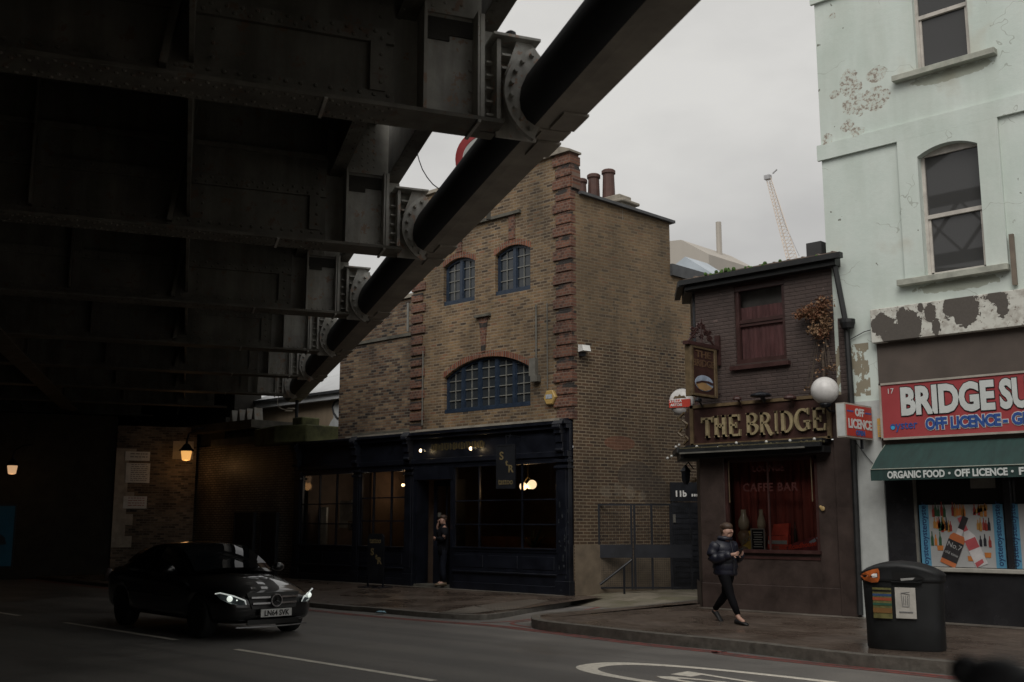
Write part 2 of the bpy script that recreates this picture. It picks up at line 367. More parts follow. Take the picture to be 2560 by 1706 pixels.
# markings
def mark(name, f, m):
    M = MB(); f(M); return struct(M.build(name, m))
for x0, x1, y0, y1 in ((-25.9, -21.6, 9.05, 8.98), (-19.56, -15.5, 8.95, 8.85), (-13.76, -9.45, 8.8, 8.67), (-7.6, -3.4, 8.63, 8.5)):
    mark('lane_line', lambda M: M.quad((x0, y0 - .055, .004), (x1, y1 - .055, .004), (x1, y1 + .055, .004), (x0, y0 + .055, .004)), MC['road_paint'])
def ring(M):
    cx, cy = -6.8, 10.98; N = 56
    def pt(a, b, t, e=2.5):
        c_, s_ = math.cos(t), math.sin(t); return (cx + a * math.copysign(abs(c_) ** (2 / e), c_), cy + b * math.copysign(abs(s_) ** (2 / e), s_), .004)
    for i in range(N):
        t, u = 2 * math.pi * i / N, 2 * math.pi * (i + 1) / N
        M.quad(pt(2.32, .79, t), pt(2.32, .79, u), pt(2.0, .655, u), pt(2.0, .655, t))
    me = text_mesh('20', 1, bold=.0, ext=0, align='CENTER')
    T = Matrix.Translation((-7.8, 10.92, .004)) @ Matrix(((0, 3.2, 0, 0), (-.85, 0, 0, 0), (0, 0, 1, 0), (0, 0, 0, 1))); M.merge(me, T)
mark('speed_limit_marking', ring, MC['road_paint'])
for w in (-.22, -.36):
    mark('red_line', lambda M: strip(M, [p for p in smooth_line([(-80, 17.0), (-45, 15.6), (-30, 14.6), (-18.9, 13.95), (-15.7, 13.95), (-13.6, 14.15), (-12.3, 14.0), (-10.08, 13.66), (-8.5, 13.55), (-6.5, 13.35), (10, 13.0), (60, 12.6)], 4)], w, w - .09, .004), MC['red_paint'])
mark('red_line', lambda M: strip(M, smooth_line([(-14.2, 14.1), (-14.0, 14.9), (-14.5, 17.0), (-15.2, 19.2)], 5), -.05, -.13, .004), MC['red_paint'])
mark('red_line', lambda M: strip(M, smooth_line([(-12.9, 14.05), (-13.65, 14.35), (-13.75, 15.2), (-13.7, 18.0)], 5), -.05, .03, .004), MC['red_paint'])
# litter on the road by the kerb
mat('paper', (.6, .6, .62), .7, .15); mat('blue_wrapper', (.25, .45, .55), .4, .3)
for (px, py, mt, lb) in ((893, 1526, 'paper', 'crumpled white paper litter in the gutter'), (951, 1536, 'blue_wrapper', 'pale blue wrapper lying in the gutter')):
    x, y = onZ(px, py, 0.0); M = MB()
    P = [[(x + (i - 2) * .045 + random.uniform(-.01, .01), y + (j - 2) * .035, .02 + random.uniform(0, .05)) for i in range(5)] for j in range(5)]
    M.grid(P); tag(M.build('litter', MC[mt]), lb, 'litter')

# ------------------------------------------------------------------ railway bridge (own frame: x = to the right, y = along the bridge)
BR = R(60.273)
rusty('bridge_paint', (.125, .117, .096), .6)
rusty('bridge_paint_skylit', (.38, .37, .335), .5)  # lighter copy of the bridge paint: skylight on the end boxes put into colour
rusty('outrigger_skylit', (.56, .55, .51), .5)  # brightest copy, with the sky's light on the outriggers painted in
mat('bridge_grime', (.035, .032, .026), .8, .4, 3, bmp=.3)
mat('tube_paint', (.03, .032, .036), .75, .4, 1.2, bmp=.08, bs=20)
mat('soffit_lit', (.31, .28, .235), .5, .3, 2)  # paler than the tube: light from the road below put into the colour
br = thing('railway_bridge', 'dark riveted steel railway bridge crossing over the street on the left', 'bridge', (0, 0, 0), BR)
GL = [4.3, 9.05, 13.94, 18.75, 23.15, 27.44, 31.63, 35.69, 39.8, 43.9, 48.0, 52.0]
GL = [-5.2, -.45] + GL
SK = .09
def rv(M, O, L_, z, ax, r=.022):      # a rivet head; ax = -1 faces the camera (-y), -2 faces down
    n = 6; h = r * .6
    v = []
    for i in range(n):
        t = 2 * math.pi * i / n; a, b = r * math.cos(t), r * math.sin(t)
        v.append((O + a, L_, z + b) if ax == -1 else (O + a, L_ + b, z))
    for i in range(n):
        t = 2 * math.pi * i / n; a, b = .6 * r * math.cos(t), .6 * r * math.sin(t)
        v.append((O + a, L_ - h, z + b) if ax == -1 else (O + a, L_ + b, z - h))
    M.add(v, [(i, (i + 1) % n, (i + 1) % n + n, i + n) for i in range(n)] + [tuple(range(n, 2 * n))])
def sheared(M, L0):                    # cross members run slightly askew of the bridge axis
    M.v = [(x, y + SK * (x - 2.5) + L0, z) for x, y, z in M.v]; return M
for gi, L0 in enumerate(GL):
    far = gi > 8
    oend = 2.66
    # stop where the abutment stands (street Y about 19.3)
    if L0 > 33: oend = min(2.6, (18.9 - .496 * (L0 + .3)) / .868)
    if oend < -3: pass
    o0 = -16.0
    o1 = min(1.64, oend - .4)
    vis = 1 <= gi - 2 <= 6
    M = MB()
    M.box(o0, o1, .21, .24, 5.44, 7.16)                                   # web
    M.box(o0, oend, 0, .46, 5.40, 5.437)                                  # bottom flange
    M.box(o0, o1, .13, .207, 5.44, 5.53); M.box(o0, o1, .17, .207, 5.53, 5.60)
    M.box(o0, o1, .16, .207, 6.06, 6.2)
    M.box(o0, o1, .10, .157, 6.56, 6.62)
    M.box(o1 - .22, o1 - .08, .15, .207, 5.60, 6.06)
    M.prism([(-.36, 5.5), (-.30, 5.5), (-.04, 7.16), (-.10, 7.16)], .0, .207)
    for so in (-1.9, -3.6, -5.3, -7): M.box(so - .03, so, -.02, .207, 5.53, 7.16); M.box(so, so + .12, .17, .207, 5.6, 7.1)
    if 0 < gi < 9:
        stp = .13 if gi < 5 else .2
        o = o1 - .05
        while o > -3.2:
            rv(M, o, .17, 5.565, -1); rv(M, o - stp / 2, .16, 6.10, -1); rv(M, o, .16, 6.16, -1)
            if gi < 6:
                for yy, sh in ((.05, 0), (.12, .5), (.33, 0), (.41, .5)): rv(M, o - stp * sh, yy, 5.40, -2)
            o -= stp
        z = 5.68
        while z < 7:
            if not 6 < z < 6.25: rv(M, o1 - .12, .15 if z < 6 else .207, z, -1); rv(M, .06, .17, z, -1, .02)
            z += .13
    g = sheared(M, L0).build('cross_girder', MC['bridge_paint'], br, local=True, fixn=False)
    if oend > 2 and gi < 10:
        # end box with rimmed pale panel, gusset above it between the two edge girders
        M = MB()
        M.box(1.93, 2.5, .21, .24, 5.44, 6.46)
        M.box(1.60, 2.0, .42, .45, 5.44, 7.1)
        M.box(1.885, 1.915, 0, .30, 5.44, 6.46); M.box(2.40, 2.42, .0, .22, 5.44, 6.46); M.box(2.44, 2.48, .05, .24, 5.44, 6.46)
        M.box(1.915, 2.40, .05, .207, 5.44, 5.455); M.box(2.5, 2.66, .26, .28, 5.40, 6.4)
        M.box(1.89, 2.48, .18, .24, 6.46, 7.2)
        M.box(2.40, 2.43, -.012, .475, 5.375, 5.40); M.box(1.0, 1.03, -.012, .475, 5.385, 5.40)
        for z in (5.55, 5.75, 5.95, 6.05): rv(M, 2.38, .21, z, -1); 
        for z in [6.52 + .1 * i for i in range(7)]: rv(M, 2.0, .18, z, -1, .018); rv(M, 2.12, .18, z + .05, -1, .018); rv(M, 2.2, .18, z, -1, .018); rv(M, 2.28, .18, z + .05, -1, .018)
        for o in (2.02, 2.12, 2.22, 2.34): rv(M, o, .21, 5.5, -1)
        sheared(M, L0).build('end_box', MC['bridge_paint_skylit'], g, local=True, fixn=False)
        M = MB(); M.box(1.93, 2.40, .19, .208, 6.26, 6.42); M.box(1.95, 2.17, .188, .208, 6.20, 6.26)
        sheared(M, L0).build('grime_band', MC['bridge_grime'], g, local=True, fixn=False)
        # outrigger: ladder slit, stiffened web, shelf plate on top, bolted ring round the tube
        M = MB()
        M.box(2.60, 2.64, .05, .28, 5.46, 6.24)
        for z in (5.52, 5.65, 5.78, 5.91, 6.04): M.box(2.53, 2.60, .16, .24, z, z + .02)
        M.box(2.64, 3.05, .22, .25, 5.35, 6.245)
        M.box(2.55, 3.02, -.02, .44, 6.25, 6.275)
        M.add([(3.02, .1, 6.0), (3.1, .1, 6.1), (3.1, .1, 5.6), (2.8, .1, 5.9), (3.02, .14, 6.0), (3.1, .14, 6.1), (3.1, .14, 5.6), (2.8, .14, 5.9)], [(0, 1, 2, 3), (4, 5, 6, 7)])
        M.prism([(2.68, 5.9), (2.80, 6.25), (2.95, 6.25), (3.06, 6.12), (3.05, 5.7)], .06, .09)
        for z in (5.83, 5.97, 6.10): M.box(2.66, 2.86, .08, .22, z, z + .022)
        N = 18; cO, cZ = 3.14, 5.72
        a0, a1 = R(112), R(246)
        for i in range(N):
            t, u = a0 + (a1 - a0) * i / N, a0 + (a1 - a0) * (i + 1) / N
            pts = [(cO + r_ * math.cos(q), cZ + r_ * 1.0 * math.sin(q)) for q, r_ in ((t, .49), (u, .49), (u, .26), (t, .26))]
            M.prism(pts, -.03, .03)
        for i in range(8):
            q = R(121 + i * 16.5); r_ = .425
            M.cyl((cO + r_ * math.cos(q), -.03, cZ + r_ * math.sin(q)), (cO + r_ * math.cos(q), -.085, cZ + r_ * math.sin(q)), .024, n=6)
        sheared(M, L0).build('outrigger', MC['outrigger_skylit'], br, local=True, fixn=False)
ext = (-9, 33.6)
def lng(name, M, m): return M.build(name, m, br, local=True, fixn=False)
M = MB(); M.box(1.70, 1.885, ext[0], 40, 6.45, 6.475); M.box(1.79, 1.82, ext[0], 40, 6.475, 7.2)
for k in range(180):
    L_ = -2 + k * .2
    if L_ < 32: rv(M, 1.73, L_, 6.45, -2, .018); rv(M, 1.85, L_ + .1, 6.45, -2, .018)
lng('inner_edge_girder', M, MC['bridge_paint'])
M = MB(); M.box(2.48, 2.68, ext[0], 36, 6.45, 6.475); M.box(2.56, 2.59, ext[0], 36, 6.475, 7.6)
for k in range(180):
    L_ = -2 + k * .2
    if L_ < 32: rv(M, 2.52, L_, 6.45, -2, .018)
lng('outer_edge_girder', M, MC['bridge_paint'])
M = MB(); M.box(-70, 2.3, -9, 110, 7.18, 7.5); lng('deck', M, MC['bridge_paint'])
M = MB(); M.box(-.13, -.09, -9, 62, 5.62, 7.17); lng('stringer', M, MC['bridge_paint'])
for o in (-3.7, -9): 
    M = MB(); M.box(o, o + .05, -9, 66, 5.5, 7.17); M.box(o - .2, o + .25, -9, 66, 5.36, 5.4); lng('main_girder', M, MC['bridge_paint'])
M = MB(); M.box(2.56, 2.60, ext[0], 36, 7.6, 8.3); lng('parapet', M, MC['bridge_paint'])
# the rounded edge tube
prof = [(3.05, 5.40), (2.95, 5.41), (2.87, 5.455), (2.815, 5.54), (2.80, 5.64), (2.815, 5.76), (2.87, 5.89), (2.96, 6.02), (3.07, 6.10), (3.22, 6.12), (3.31, 6.07), (3.31, 5.40)]
M = MB(); n = len(prof)
rows = [ext[0]]
L_ = ext[0]
while L_ < ext[1]: L_ += .5; rows.append(min(L_, ext[1]))
v = []
for L_ in rows: v += [(o, L_ + SK * (o - 2.5) * 0, z) for o, z in prof]
f = [(i * n + j, i * n + (j + 1) % n, (i + 1) * n + (j + 1) % n, (i + 1) * n + j) for i in range(len(rows) - 1) for j in range(n)]
f += [tuple(range(n)), tuple(range(len(v) - 1, len(v) - n - 1, -1))]
M.add(v, f); tb = M.build('edge_tube', MC['tube_paint'], br, local=True, fixn=True)
tb.data.materials.append(MC['soffit_lit'])
for p in tb.data.polygons:
    if p.normal.z < -.95 and p.center.z < 5.41: p.material_index = 1
    elif abs(p.normal.y) < .5: p.use_smooth = p.center.x < 3.2
for gi, L0 in enumerate(GL[:10]):
    M = MB()
    for a in (-.42, .34): M.box(3.085, 3.325, L0 + a, L0 + a + .40, 5.375, 5.398)
    M.box(3.04, 3.315, L0 + .03, L0 + .27, 5.385, 5.397)
    inner_ = prof[:9]; outer_ = [(a + (a - 3.14) * .05, b + (b - 5.76) * .05) for a, b in inner_]; M.prism(inner_ + outer_[::-1], L0 + .02, L0 + .07)
    M.build('soffit_plate', MC['soffit_lit'], tb, local=True, fixn=False)
# small domed ventilator on the nearest shelf plate
M = MB(); cx_, cy_ = 2.79, 9.3
M.lathe([(.075, 0), (.085, .03), (.06, .06), (.045, .085), (.055, .10), (.05, .13), (.02, .15), (.0, .152)], (cx_, cy_, 6.277), 12)
o_ = M.build('dome_cap', MC['tube_paint'], br, local=True)
# round restriction sign behind the edge tube
d = ray(1222, 400); t_ = 13.6 / math.hypot(d[0], d[1]); cpos = (d[0] * t_, d[1] * t_, EYE + d[2] * t_)
mat('sign_white', (.62, .64, .62), .4, .1); mat('sign_red', (.45, .04, .045), .4, .15); mat('sign_black', (.01, .01, .01), .4, 0)
sg = thing('road_sign', 'round white height sign with a red rim half hidden behind the bridge tube', 'road sign', cpos, R(45))
def disc(M, r0, r1, y0, y1, n=40):
    for i in range(n):
        t, u = 2 * math.pi * i / n, 2 * math.pi * (i + 1) / n
        M.prism([(r1 * math.cos(t), r1 * math.sin(t)), (r1 * math.cos(u), r1 * math.sin(u)), (r0 * math.cos(u), r0 * math.sin(u)), (r0 * math.cos(t), r0 * math.sin(t))], y0, y1)
M = MB(); M.lathe([(.34, -.01), (.34, .01)], (0, 0, 0), 40, 'Y'); M.build('sign_face', MC['sign_white'], sg, local=True)
M = MB(); disc(M, .345, .44, -.018, .012); M.build('rim', MC['sign_red'], sg, local=True)
M = MB(); M.box(-.03, .03, .02, .06, -.8, .3); M.build('bracket', MC['bridge_paint'], sg, local=True)
# drooping cable
def at_dist(px, py, D):
    d = ray(px, py); t = D / math.hypot(d[0], d[1]); return (d[0] * t, d[1] * t, EYE + d[2] * t)
M = MB(); M.tube([at_dist(x, y, 13.2) for x, y in ((1042, 380), (1048, 402), (1056, 424), (1068, 444), (1082, 461), (1102, 476), (1125, 488))], .007)
tag(M.build('cable', MC['sign_black']), 'thin drooping cable hanging between the bridge and its edge tube', 'cable')
# ------------------------------------------------------------------ brick materials
YEL = [(0, (.06, .043, .032)), (.12, (.13, .087, .053)), (.42, (.195, .13, .074)), (.7, (.24, .162, .088)), (.9, (.28, .192, .104)), (1, (.24, .125, .07))]
ADIR = (math.sin(R(9.4)), math.cos(R(9.4)))
brick('stock_brick', YEL, (.24, .195, .14), ms=.012, stain=.5)
def UZ(px, py, ru, rz):
    k, z = onP(px, py, (-16.22, 19.15), 9.4); return (k + 16.25, z, ru, rz)
def ramp_v(m, f, a, b):
    r = nn(m, 'ShaderNodeMapRange'); m.node_tree.links.new(f, r.inputs[0]); r.inputs[1].default_value = a; r.inputs[2].default_value = b; return r.outputs[0]
def alley_x(m, u, z, col, t):
    # bands of burnt headers in the upper part, darker wall lower down, red patch and faded tag
    r = nn(m, 'ShaderNodeTexNoise'); r.inputs['Scale'].default_value = 1
    k = nn(m, 'ShaderNodeCombineXYZ'); l = m.node_tree.links.new
    l(mth(m, 'MULTIPLY', u, 5.2), k.inputs[0]); l(mth(m, 'MULTIPLY', mth(m, 'FLOOR', mth(m, 'DIVIDE', z, .075)), 7.3), k.inputs[1]); l(k.outputs[0], r.inputs['Vector'])
    dark = mth(m, 'GREATER_THAN', r.outputs[0], .60)
    band = patches(m, u, z, [UZ(1500, 745, .9, .3), UZ(1560, 770, 1.0, .4), UZ(1640, 820, 1.1, .55), UZ(1700, 880, .8, .6)], .08, 2)
    col = mixc(m, mth(m, 'MULTIPLY', mth(m, 'MULTIPLY', dark, band), mth(m, 'SUBTRACT', 1, t.outputs['Fac'])), col, (.022, .02, .02))
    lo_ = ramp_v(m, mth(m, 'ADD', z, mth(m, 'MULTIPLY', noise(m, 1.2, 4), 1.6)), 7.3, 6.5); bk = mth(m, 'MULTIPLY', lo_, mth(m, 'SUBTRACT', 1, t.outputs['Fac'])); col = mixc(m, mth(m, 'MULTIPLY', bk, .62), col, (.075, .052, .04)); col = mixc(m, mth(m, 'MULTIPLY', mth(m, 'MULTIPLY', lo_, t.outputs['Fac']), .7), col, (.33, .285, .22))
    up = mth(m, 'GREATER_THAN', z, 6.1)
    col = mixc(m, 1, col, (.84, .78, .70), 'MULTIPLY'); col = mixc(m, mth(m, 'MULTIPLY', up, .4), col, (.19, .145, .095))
    low = patches(m, u, z, [UZ(1590, 1190, .6, .35), UZ(1640, 1230, .5, .4)], .06, 3); col = mixc(m, mth(m, 'MULTIPLY', low, .45), col, (.05, .045, .042))
    red = patches(m, u, z, [UZ(1550, 1108, .5, .17)], .03, 3); col = mixc(m, mth(m, 'MULTIPLY', red, .55), col, (.22, .085, .05))
    tg = patches(m, u, z, [UZ(1515, 1228, .18, .17), UZ(1545, 1226, .16, .17), UZ(1575, 1232, .15, .17), UZ(1605, 1240, .13, .12)], .3, 5); col = mixc(m, mth(m, 'MULTIPLY', tg, .22), col, (.3, .28, .23))
    return col
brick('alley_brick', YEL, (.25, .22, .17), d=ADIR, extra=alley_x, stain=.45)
brick('annex_brick', [(0, (.03, .022, .02)), (.25, (.12, .07, .045)), (.6, (.22, .14, .085)), (1, (.30, .22, .14))], (.15, .135, .11), stain=.5)
def soot_x(m, u, z, col, t):
    q = mth(m, 'PINGPONG', mth(m, 'ADD', z, mth(m, 'MULTIPLY', noise(m, 3, 3), .12)), .295)
    s_ = mth(m, 'MULTIPLY', mth(m, 'GREATER_THAN', q, .235), ramp_v(m, noise(m, 1.7, 4), .42, .5)); return mixc(m, s_, col, (.03, .026, .024))
brick('red_brick', [(0, (.085, .038, .027)), (.5, (.155, .066, .042)), (1, (.225, .10, .062))], (.16, .11, .085), bw=.115, stain=.35, extra=soot_x)
brick('arch_brick', [(0, (.16, .05, .03)), (1, (.27, .10, .055))], (.17, .14, .11), bw=.075, bh=.3, off=0, stain=.2)
brick('sooty_brick', [(0, (.06, .05, .042)), (.5, (.18, .14, .105)), (1, (.30, .24, .18))], (.18, .165, .14), d=(math.sin(R(25)), math.cos(R(25))), stain=.5)
brick('glazed_brick', [(0, (.26, .235, .2)), (1, (.38, .345, .3))], (.06, .053, .045), rough=.45, stain=.6, ms=.016)
mat('stone', (.26, .235, .195), .85, .35, 3, bmp=.4); mat('dark_stone', (.09, .085, .07), .85, .4, 3, bmp=.4)
mat('moss_stone', (.10, .105, .045), .95, .55, 2.5, bmp=.6, bs=12)
mat('render_plinth', (.165, .13, .092), .8, .25, 4, bmp=.3)
mat('blue_frame', (.018, .03, .052), .45, .25, 5)
mat('white_bar', (.17, .17, .155), .6, .2, 8)
navy = mat('navy_paint', (.006, .0075, .013), .42, .45, 3, bmp=.12)
mat('navy_wear', (.03, .034, .04), .45, .6, 20)
mat('lead', (.07, .073, .078), .6, .3, 3)
# wall with rectangular openings
def wall(M, x0, x1, z0, z1, holes, y, depth=.22):
    xs = sorted({x0, x1, *[h[0] for h in holes], *[h[1] for h in holes]}); zs = sorted({z0, z1, *[h[2] for h in holes], *[h[3] for h in holes]})
    for a, b in zip(xs, xs[1:]):
        for c, d in zip(zs, zs[1:]):
            mx_, mz_ = (a + b) / 2, (c + d) / 2
            if any(h[0] < mx_ < h[1] and h[2] < mz_ < h[3] for h in holes): continue
            M.quad((a, y, c), (b, y, c), (b, y, d), (a, y, d))
    for h in holes:
        M.quad((h[0], y, h[2]), (h[0], y + depth, h[2]), (h[0], y + depth, h[3]), (h[0], y, h[3]))
        M.quad((h[1], y, h[2]), (h[1], y, h[3]), (h[1], y + depth, h[3]), (h[1], y + depth, h[2]))
        M.quad((h[0], y, h[2]), (h[1], y, h[2]), (h[1], y + depth, h[2]), (h[0], y + depth, h[2]))
        M.quad((h[0], y, h[3]), (h[0], y + depth, h[3]), (h[1], y + depth, h[3]), (h[1], y, h[3]))
def arc_z(x, x0, x1, spring, crown):
    t = (x - (x0 + x1) / 2) / ((x1 - x0) / 2); w = (x1 - x0) / 2; r = crown - spring
    Rr = (w * w + r * r) / (2 * r); return crown - Rr + math.sqrt(max(0, Rr * Rr - (t * w) ** 2))
def spandrel(M, x0, x1, spring, crown, y, depth=.22, N=14):
    for i in range(N):
        a, b = x0 + (x1 - x0) * i / N, x0 + (x1 - x0) * (i + 1) / N
        za, zb = arc_z(a, x0, x1, spring, crown), arc_z(b, x0, x1, spring, crown)
        M.quad((a, y, za), (b, y, zb), (b, y, crown), (a, y, crown)); M.quad((a, y, za), (a, y + depth, za), (b, y + depth, zb), (b, y, zb))
def arch_ring(M, x0, x1, spring, crown, y, w=.16, N=22, proud=.012):
    e = .04
    for i in range(N):
        a, b = x0 - e + (x1 - x0 + 2 * e) * i / N, x0 - e + (x1 - x0 + 2 * e) * (i + .86) / N
        za, zb = arc_z(max(x0, min(x1, a)), x0, x1, spring, crown), arc_z(max(x0, min(x1, b)), x0, x1, spring, crown)
        M.prism([(a, za + .004), (b, zb + .004), (b, zb + w), (a, za + w)], y - proud, y + .05)
def arched_window(root, x0, x1, z0, spring, crown, y, lights, bars, rows, matf, barm, name='window', glass=None):
    """frame with mullions; every light divided into bars x rows panes"""
    f = MB(); t = .055; N = 14
    f.box(x0, x0 + t, y, y + .07, z0, spring); f.box(x1 - t, x1, y, y + .07, z0, spring); f.box(x0 - .03, x1 + .03, y - .06, y + .07, z0 - .07, z0 + .035)
    for i in range(N):
        a, b = x0 + (x1 - x0) * i / N, x0 + (x1 - x0) * (i + 1) / N
        za, zb = arc_z(a, x0, x1, spring, crown), arc_z(b, x0, x1, spring, crown)
        f.prism([(a, za - t * 1.1), (b, zb - t * 1.1), (b, zb), (a, za)], y, y + .07)
    w = (x1 - x0) / lights
    for i in range(1, lights):
        xm = x0 + w * i; f.box(xm - .045, xm + .045, y - .008, y + .062, z0, arc_z(xm, x0, x1, spring, crown) - .02)
    for i in range(lights):
        a = x0 + w * i + (.045 if i else t); b = x0 + w * (i + 1) - (.045 if i < lights - 1 else t)
        for xx in (a, b - .03): f.box(xx, xx + .03, y + .01, y + .055, z0 + .036, arc_z(min(max(xx, x0 + .05), x1 - .05), x0, x1, spring, crown) - .06)
    fo = f.build(name, matf, root, fixn=False)
    g = MB()
    for i in range(lights):
        a = x0 + w * i + (.075 if i else t + .03); b = x0 + w * (i + 1) - (.075 if i < lights - 1 else t + .03)
        for k in range(1, bars): xx = a + (b - a) * k / bars; g.box(xx - .008, xx + .008, y + .016, y + .045, z0 + .036, arc_z(xx, x0, x1, spring, crown) - .05)
        for k in range(1, rows):
            zz = z0 + (crown - z0) * k / rows
            if zz < min(arc_z(a, x0, x1, spring, crown), arc_z(b, x0, x1, spring, crown)) - .03: g.box(a, b, y + .019, y + .042, zz - .011, zz + .011)
            elif zz < max(arc_z(a, x0, x1, spring, crown), arc_z(b, x0, x1, spring, crown)) - .06:
                xs = [a + (b - a) * q / 20 for q in range(21) if arc_z(a + (b - a) * q / 20, x0, x1, spring, crown) - .04 > zz]
                if xs: g.box(min(xs), max(xs), y + .019, y + .042, zz - .011, zz + .011)
    g.build('glazing_bars', barm, fo, fixn=False)
    p = MB(); p.add([(x0 + .02, y + .048, z0), (x1 - .02, y + .048, z0)] + [(x1 - .02 - (x1 - x0 - .04) * i / N, y + .048, arc_z(x1 - .02 - (x1 - x0 - .04) * i / N, x0, x1, spring, crown) - .01) for i in range(N + 1)], [tuple(range(N + 3))])
    p.build('pane', glass or GLASS, fo, fixn=False)
    return fo
# ------------------------------------------------------------------ brick corner building with the tattoo shop
YC = 19.15
cb = thing('brick_building', 'tall yellow brick gabled building with red brick quoins, blue arched windows and a black shopfront', 'building', (-19, YC, 0))
XL, XR = -21.9, -16.22
ZT = 10.62; ZF = 4.12
holes = [(-20.68, -19.5, 7.42, 8.64), (-18.76, -17.55, 7.42, 8.64), (-20.62, -17.56, 4.55, 5.90)]
M = MB()
wall(M, XL, XR, ZF, ZT, holes, YC)
SPR = [(8.47, 8.64), (8.47, 8.64), (5.50, 5.90)]
for h, (sp_, cr_) in zip(holes, SPR): spandrel(M, h[0], h[1], sp_, cr_, YC)
# gable side along the alley (runs back skewed), back and left sides, roof
AZ9 = R(9.4); a1 = (XR, YC); a2 = (-15.69, 22.45)
M.build('wall', MC['stock_brick'], cb, fixn=False)
M = MB()
M.add([(a1[0], a1[1], 0), (a2[0], a2[1], 0), (a2[0], a2[1], 9.42), (a1[0], a1[1], 9.62), (a1[0], a1[1], 10.3)], [(0, 1, 2, 3, 4)])
M.add([(a2[0], a2[1], 0), (-15.1, 26.2, 0), (-15.1, 26.2, 7.75), (a2[0], a2[1], 8.02), (a2[0], a2[1], 9.45), (a2[0] - 4, a2[1] + .6, 9.45), (a2[0] - 4, a2[1] + .6, 7.9)], [(0, 1, 2, 3), (3, 4, 5, 6)])
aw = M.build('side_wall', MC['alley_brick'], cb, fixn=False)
M = MB(); M.add([(XL, YC, ZF), (XL, 26, ZF), (XL, 26, 9.3), (XL, YC, ZT)], [(0, 1, 2, 3)]); M.add([(XL, 26, 0), (-15.1, 26.2, 0), (-15.1, 26.2, 7.7), (XL, 26, 9.3)], [(0, 1, 2, 3)])
M.build('rear_wall', MC['alley_brick'], cb, fixn=False)
M = MB(); M.add([(XL, YC + .3, 9.6), (XR, YC + .3, 9.58), (a2[0], a2[1], 9.42), (XL, 23, 9.42)], [(0, 1, 2, 3)]); M.add([(XL, 22.4, 8.0), (a2[0], a2[1], 8.0), (-15.1, 26.2, 7.75), (XL, 26, 7.75)], [(0, 1, 2, 3)])
M.build('roof', MC['lead'], cb, fixn=False)
M = MB()
# coping along the alley side, sloping back
def bar(M, p, q, w, h, up=0):
    p = Vector(p); q = Vector(q); d = (q - p).normalized(); s = Vector((d.y, -d.x, 0)).normalized() * w / 2; u = Vector((0, 0, h))
    v = [p - s, p + s, p + s + u, p - s + u, q - s, q + s, q + s + u, q - s + u]
    M.add([tuple(x) for x in v], [(0, 1, 2, 3), (7, 6, 5, 4), (0, 4, 5, 1), (1, 5, 6, 2), (2, 6, 7, 3), (3, 7, 4, 0)])
bar(M, (a1[0] - .02, YC + .25, 9.60), (a2[0] - .04, a2[1] + .12, 9.40), .34, .07)
bar(M, (a2[0] - .08, a2[1] + .0, 8.02), (-15.14, 26.2, 7.77), .34, .30)
M.build('side_coping', MC['lead'], cb, fixn=False)
M = MB()
M.box(XL - .08, XR - .5, YC - .08, YC + .3, ZT, ZT + .09)
M.prism([(XR - .58, ZT), (XR + .06, ZT), (XR + .06, ZT + .05), (XR - .24, ZT + .17), (XR - .58, ZT + .1)], YC - .12, YC + .34)
M.box(XL - .05, XL + .4, YC - .14, YC + .3, ZT, ZT + .1)
M.build('coping', MC['stone'], cb, fixn=False)
M = MB(); M.prism([(XR - .06, 9.7), (XR + .05, 9.72), (XR + .07, 9.95), (XR + .02, 10.3), (XR - .05, ZT)], YC + .002, YC + .3); M.build('kneeler', MC['red_brick'], cb, fixn=False)
# quoins: projecting rusticated red brick blocks
M = MB()
z = ZF + .02; i = 0
while z < ZT - .2:
    h = .295
    w = .56 if i % 2 else .46
    M.box(XR - w, XR + .022, YC - .055, YC + .35, z, z + h - .07)
    M.box(XR - w + .06, XR + .01, YC - .025, YC + .3, z + h - .07, z + h)
    if z < 10: M.box(XL - .03 + .0, XL + (.52 if i % 2 else .42), YC - .05, YC + .3, z, z + h - .07)
    z += h; i += 1
M.build('quoin', MC['red_brick'], cb, fixn=False, bevel=.012)
M = MB()
for h, (sp_, cr_) in zip(holes, SPR): arch_ring(M, h[0], h[1], sp_, cr_, YC, .15, 12 if h[1] - h[0] < 2 else 32)
M.build('arch', MC['arch_brick'], cb, fixn=False)
M = MB()
M.box(-18.27, -18.06, YC - .03, YC + .05, 8.80, 9.42); M.box(-20.17, -19.98, YC - .03, YC + .05, 8.80, 9.42)
M.prism([(-19.33, 6.93), (-19.0, 6.93), (-19.07, 6.5), (-19.1, 6.02), (-19.23, 6.02), (-19.26, 6.5)], YC - .03, YC + .05)
M.build('red_strip', MC['red_brick'], cb, fixn=False)
M = MB(); M.box(-20.9, -17.85, YC - .09, YC + .05, 9.42, 9.5); M.box(-19.43, -18.9, YC - .1, YC + .05, 6.93, 6.99)
M.build('string_course', MC['dark_stone'], cb, fixn=False)
for h, (sp_, cr_) in zip(holes, SPR):
    big = h[1] - h[0] > 2
    arched_window(cb, h[0] + .01, h[1] - .01, h[2] + .08, sp_, cr_ - .005, YC + .09, 5 if big else 2, 2, 5 if big else 4, MC['blue_frame'], MC['white_bar'])
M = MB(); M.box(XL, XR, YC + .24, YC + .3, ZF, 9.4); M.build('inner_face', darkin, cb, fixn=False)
M = MB()
for x0, x1, z0, z1, y in ((-20.6, -20.2, 4.7, 5.0, .2), (-19.9, -19.5, 4.7, 5.05, .2), (-18.7, -18.3, 4.7, 5.0, .2), (-18, -17.7, 4.7, 5.1, .2)): M.box(x0, x1, YC + .17, YC + .2, z0, z1)
M.build('blind', mat('ochre_blind', (.16, .08, .03), .8, .3), cb, fixn=False)
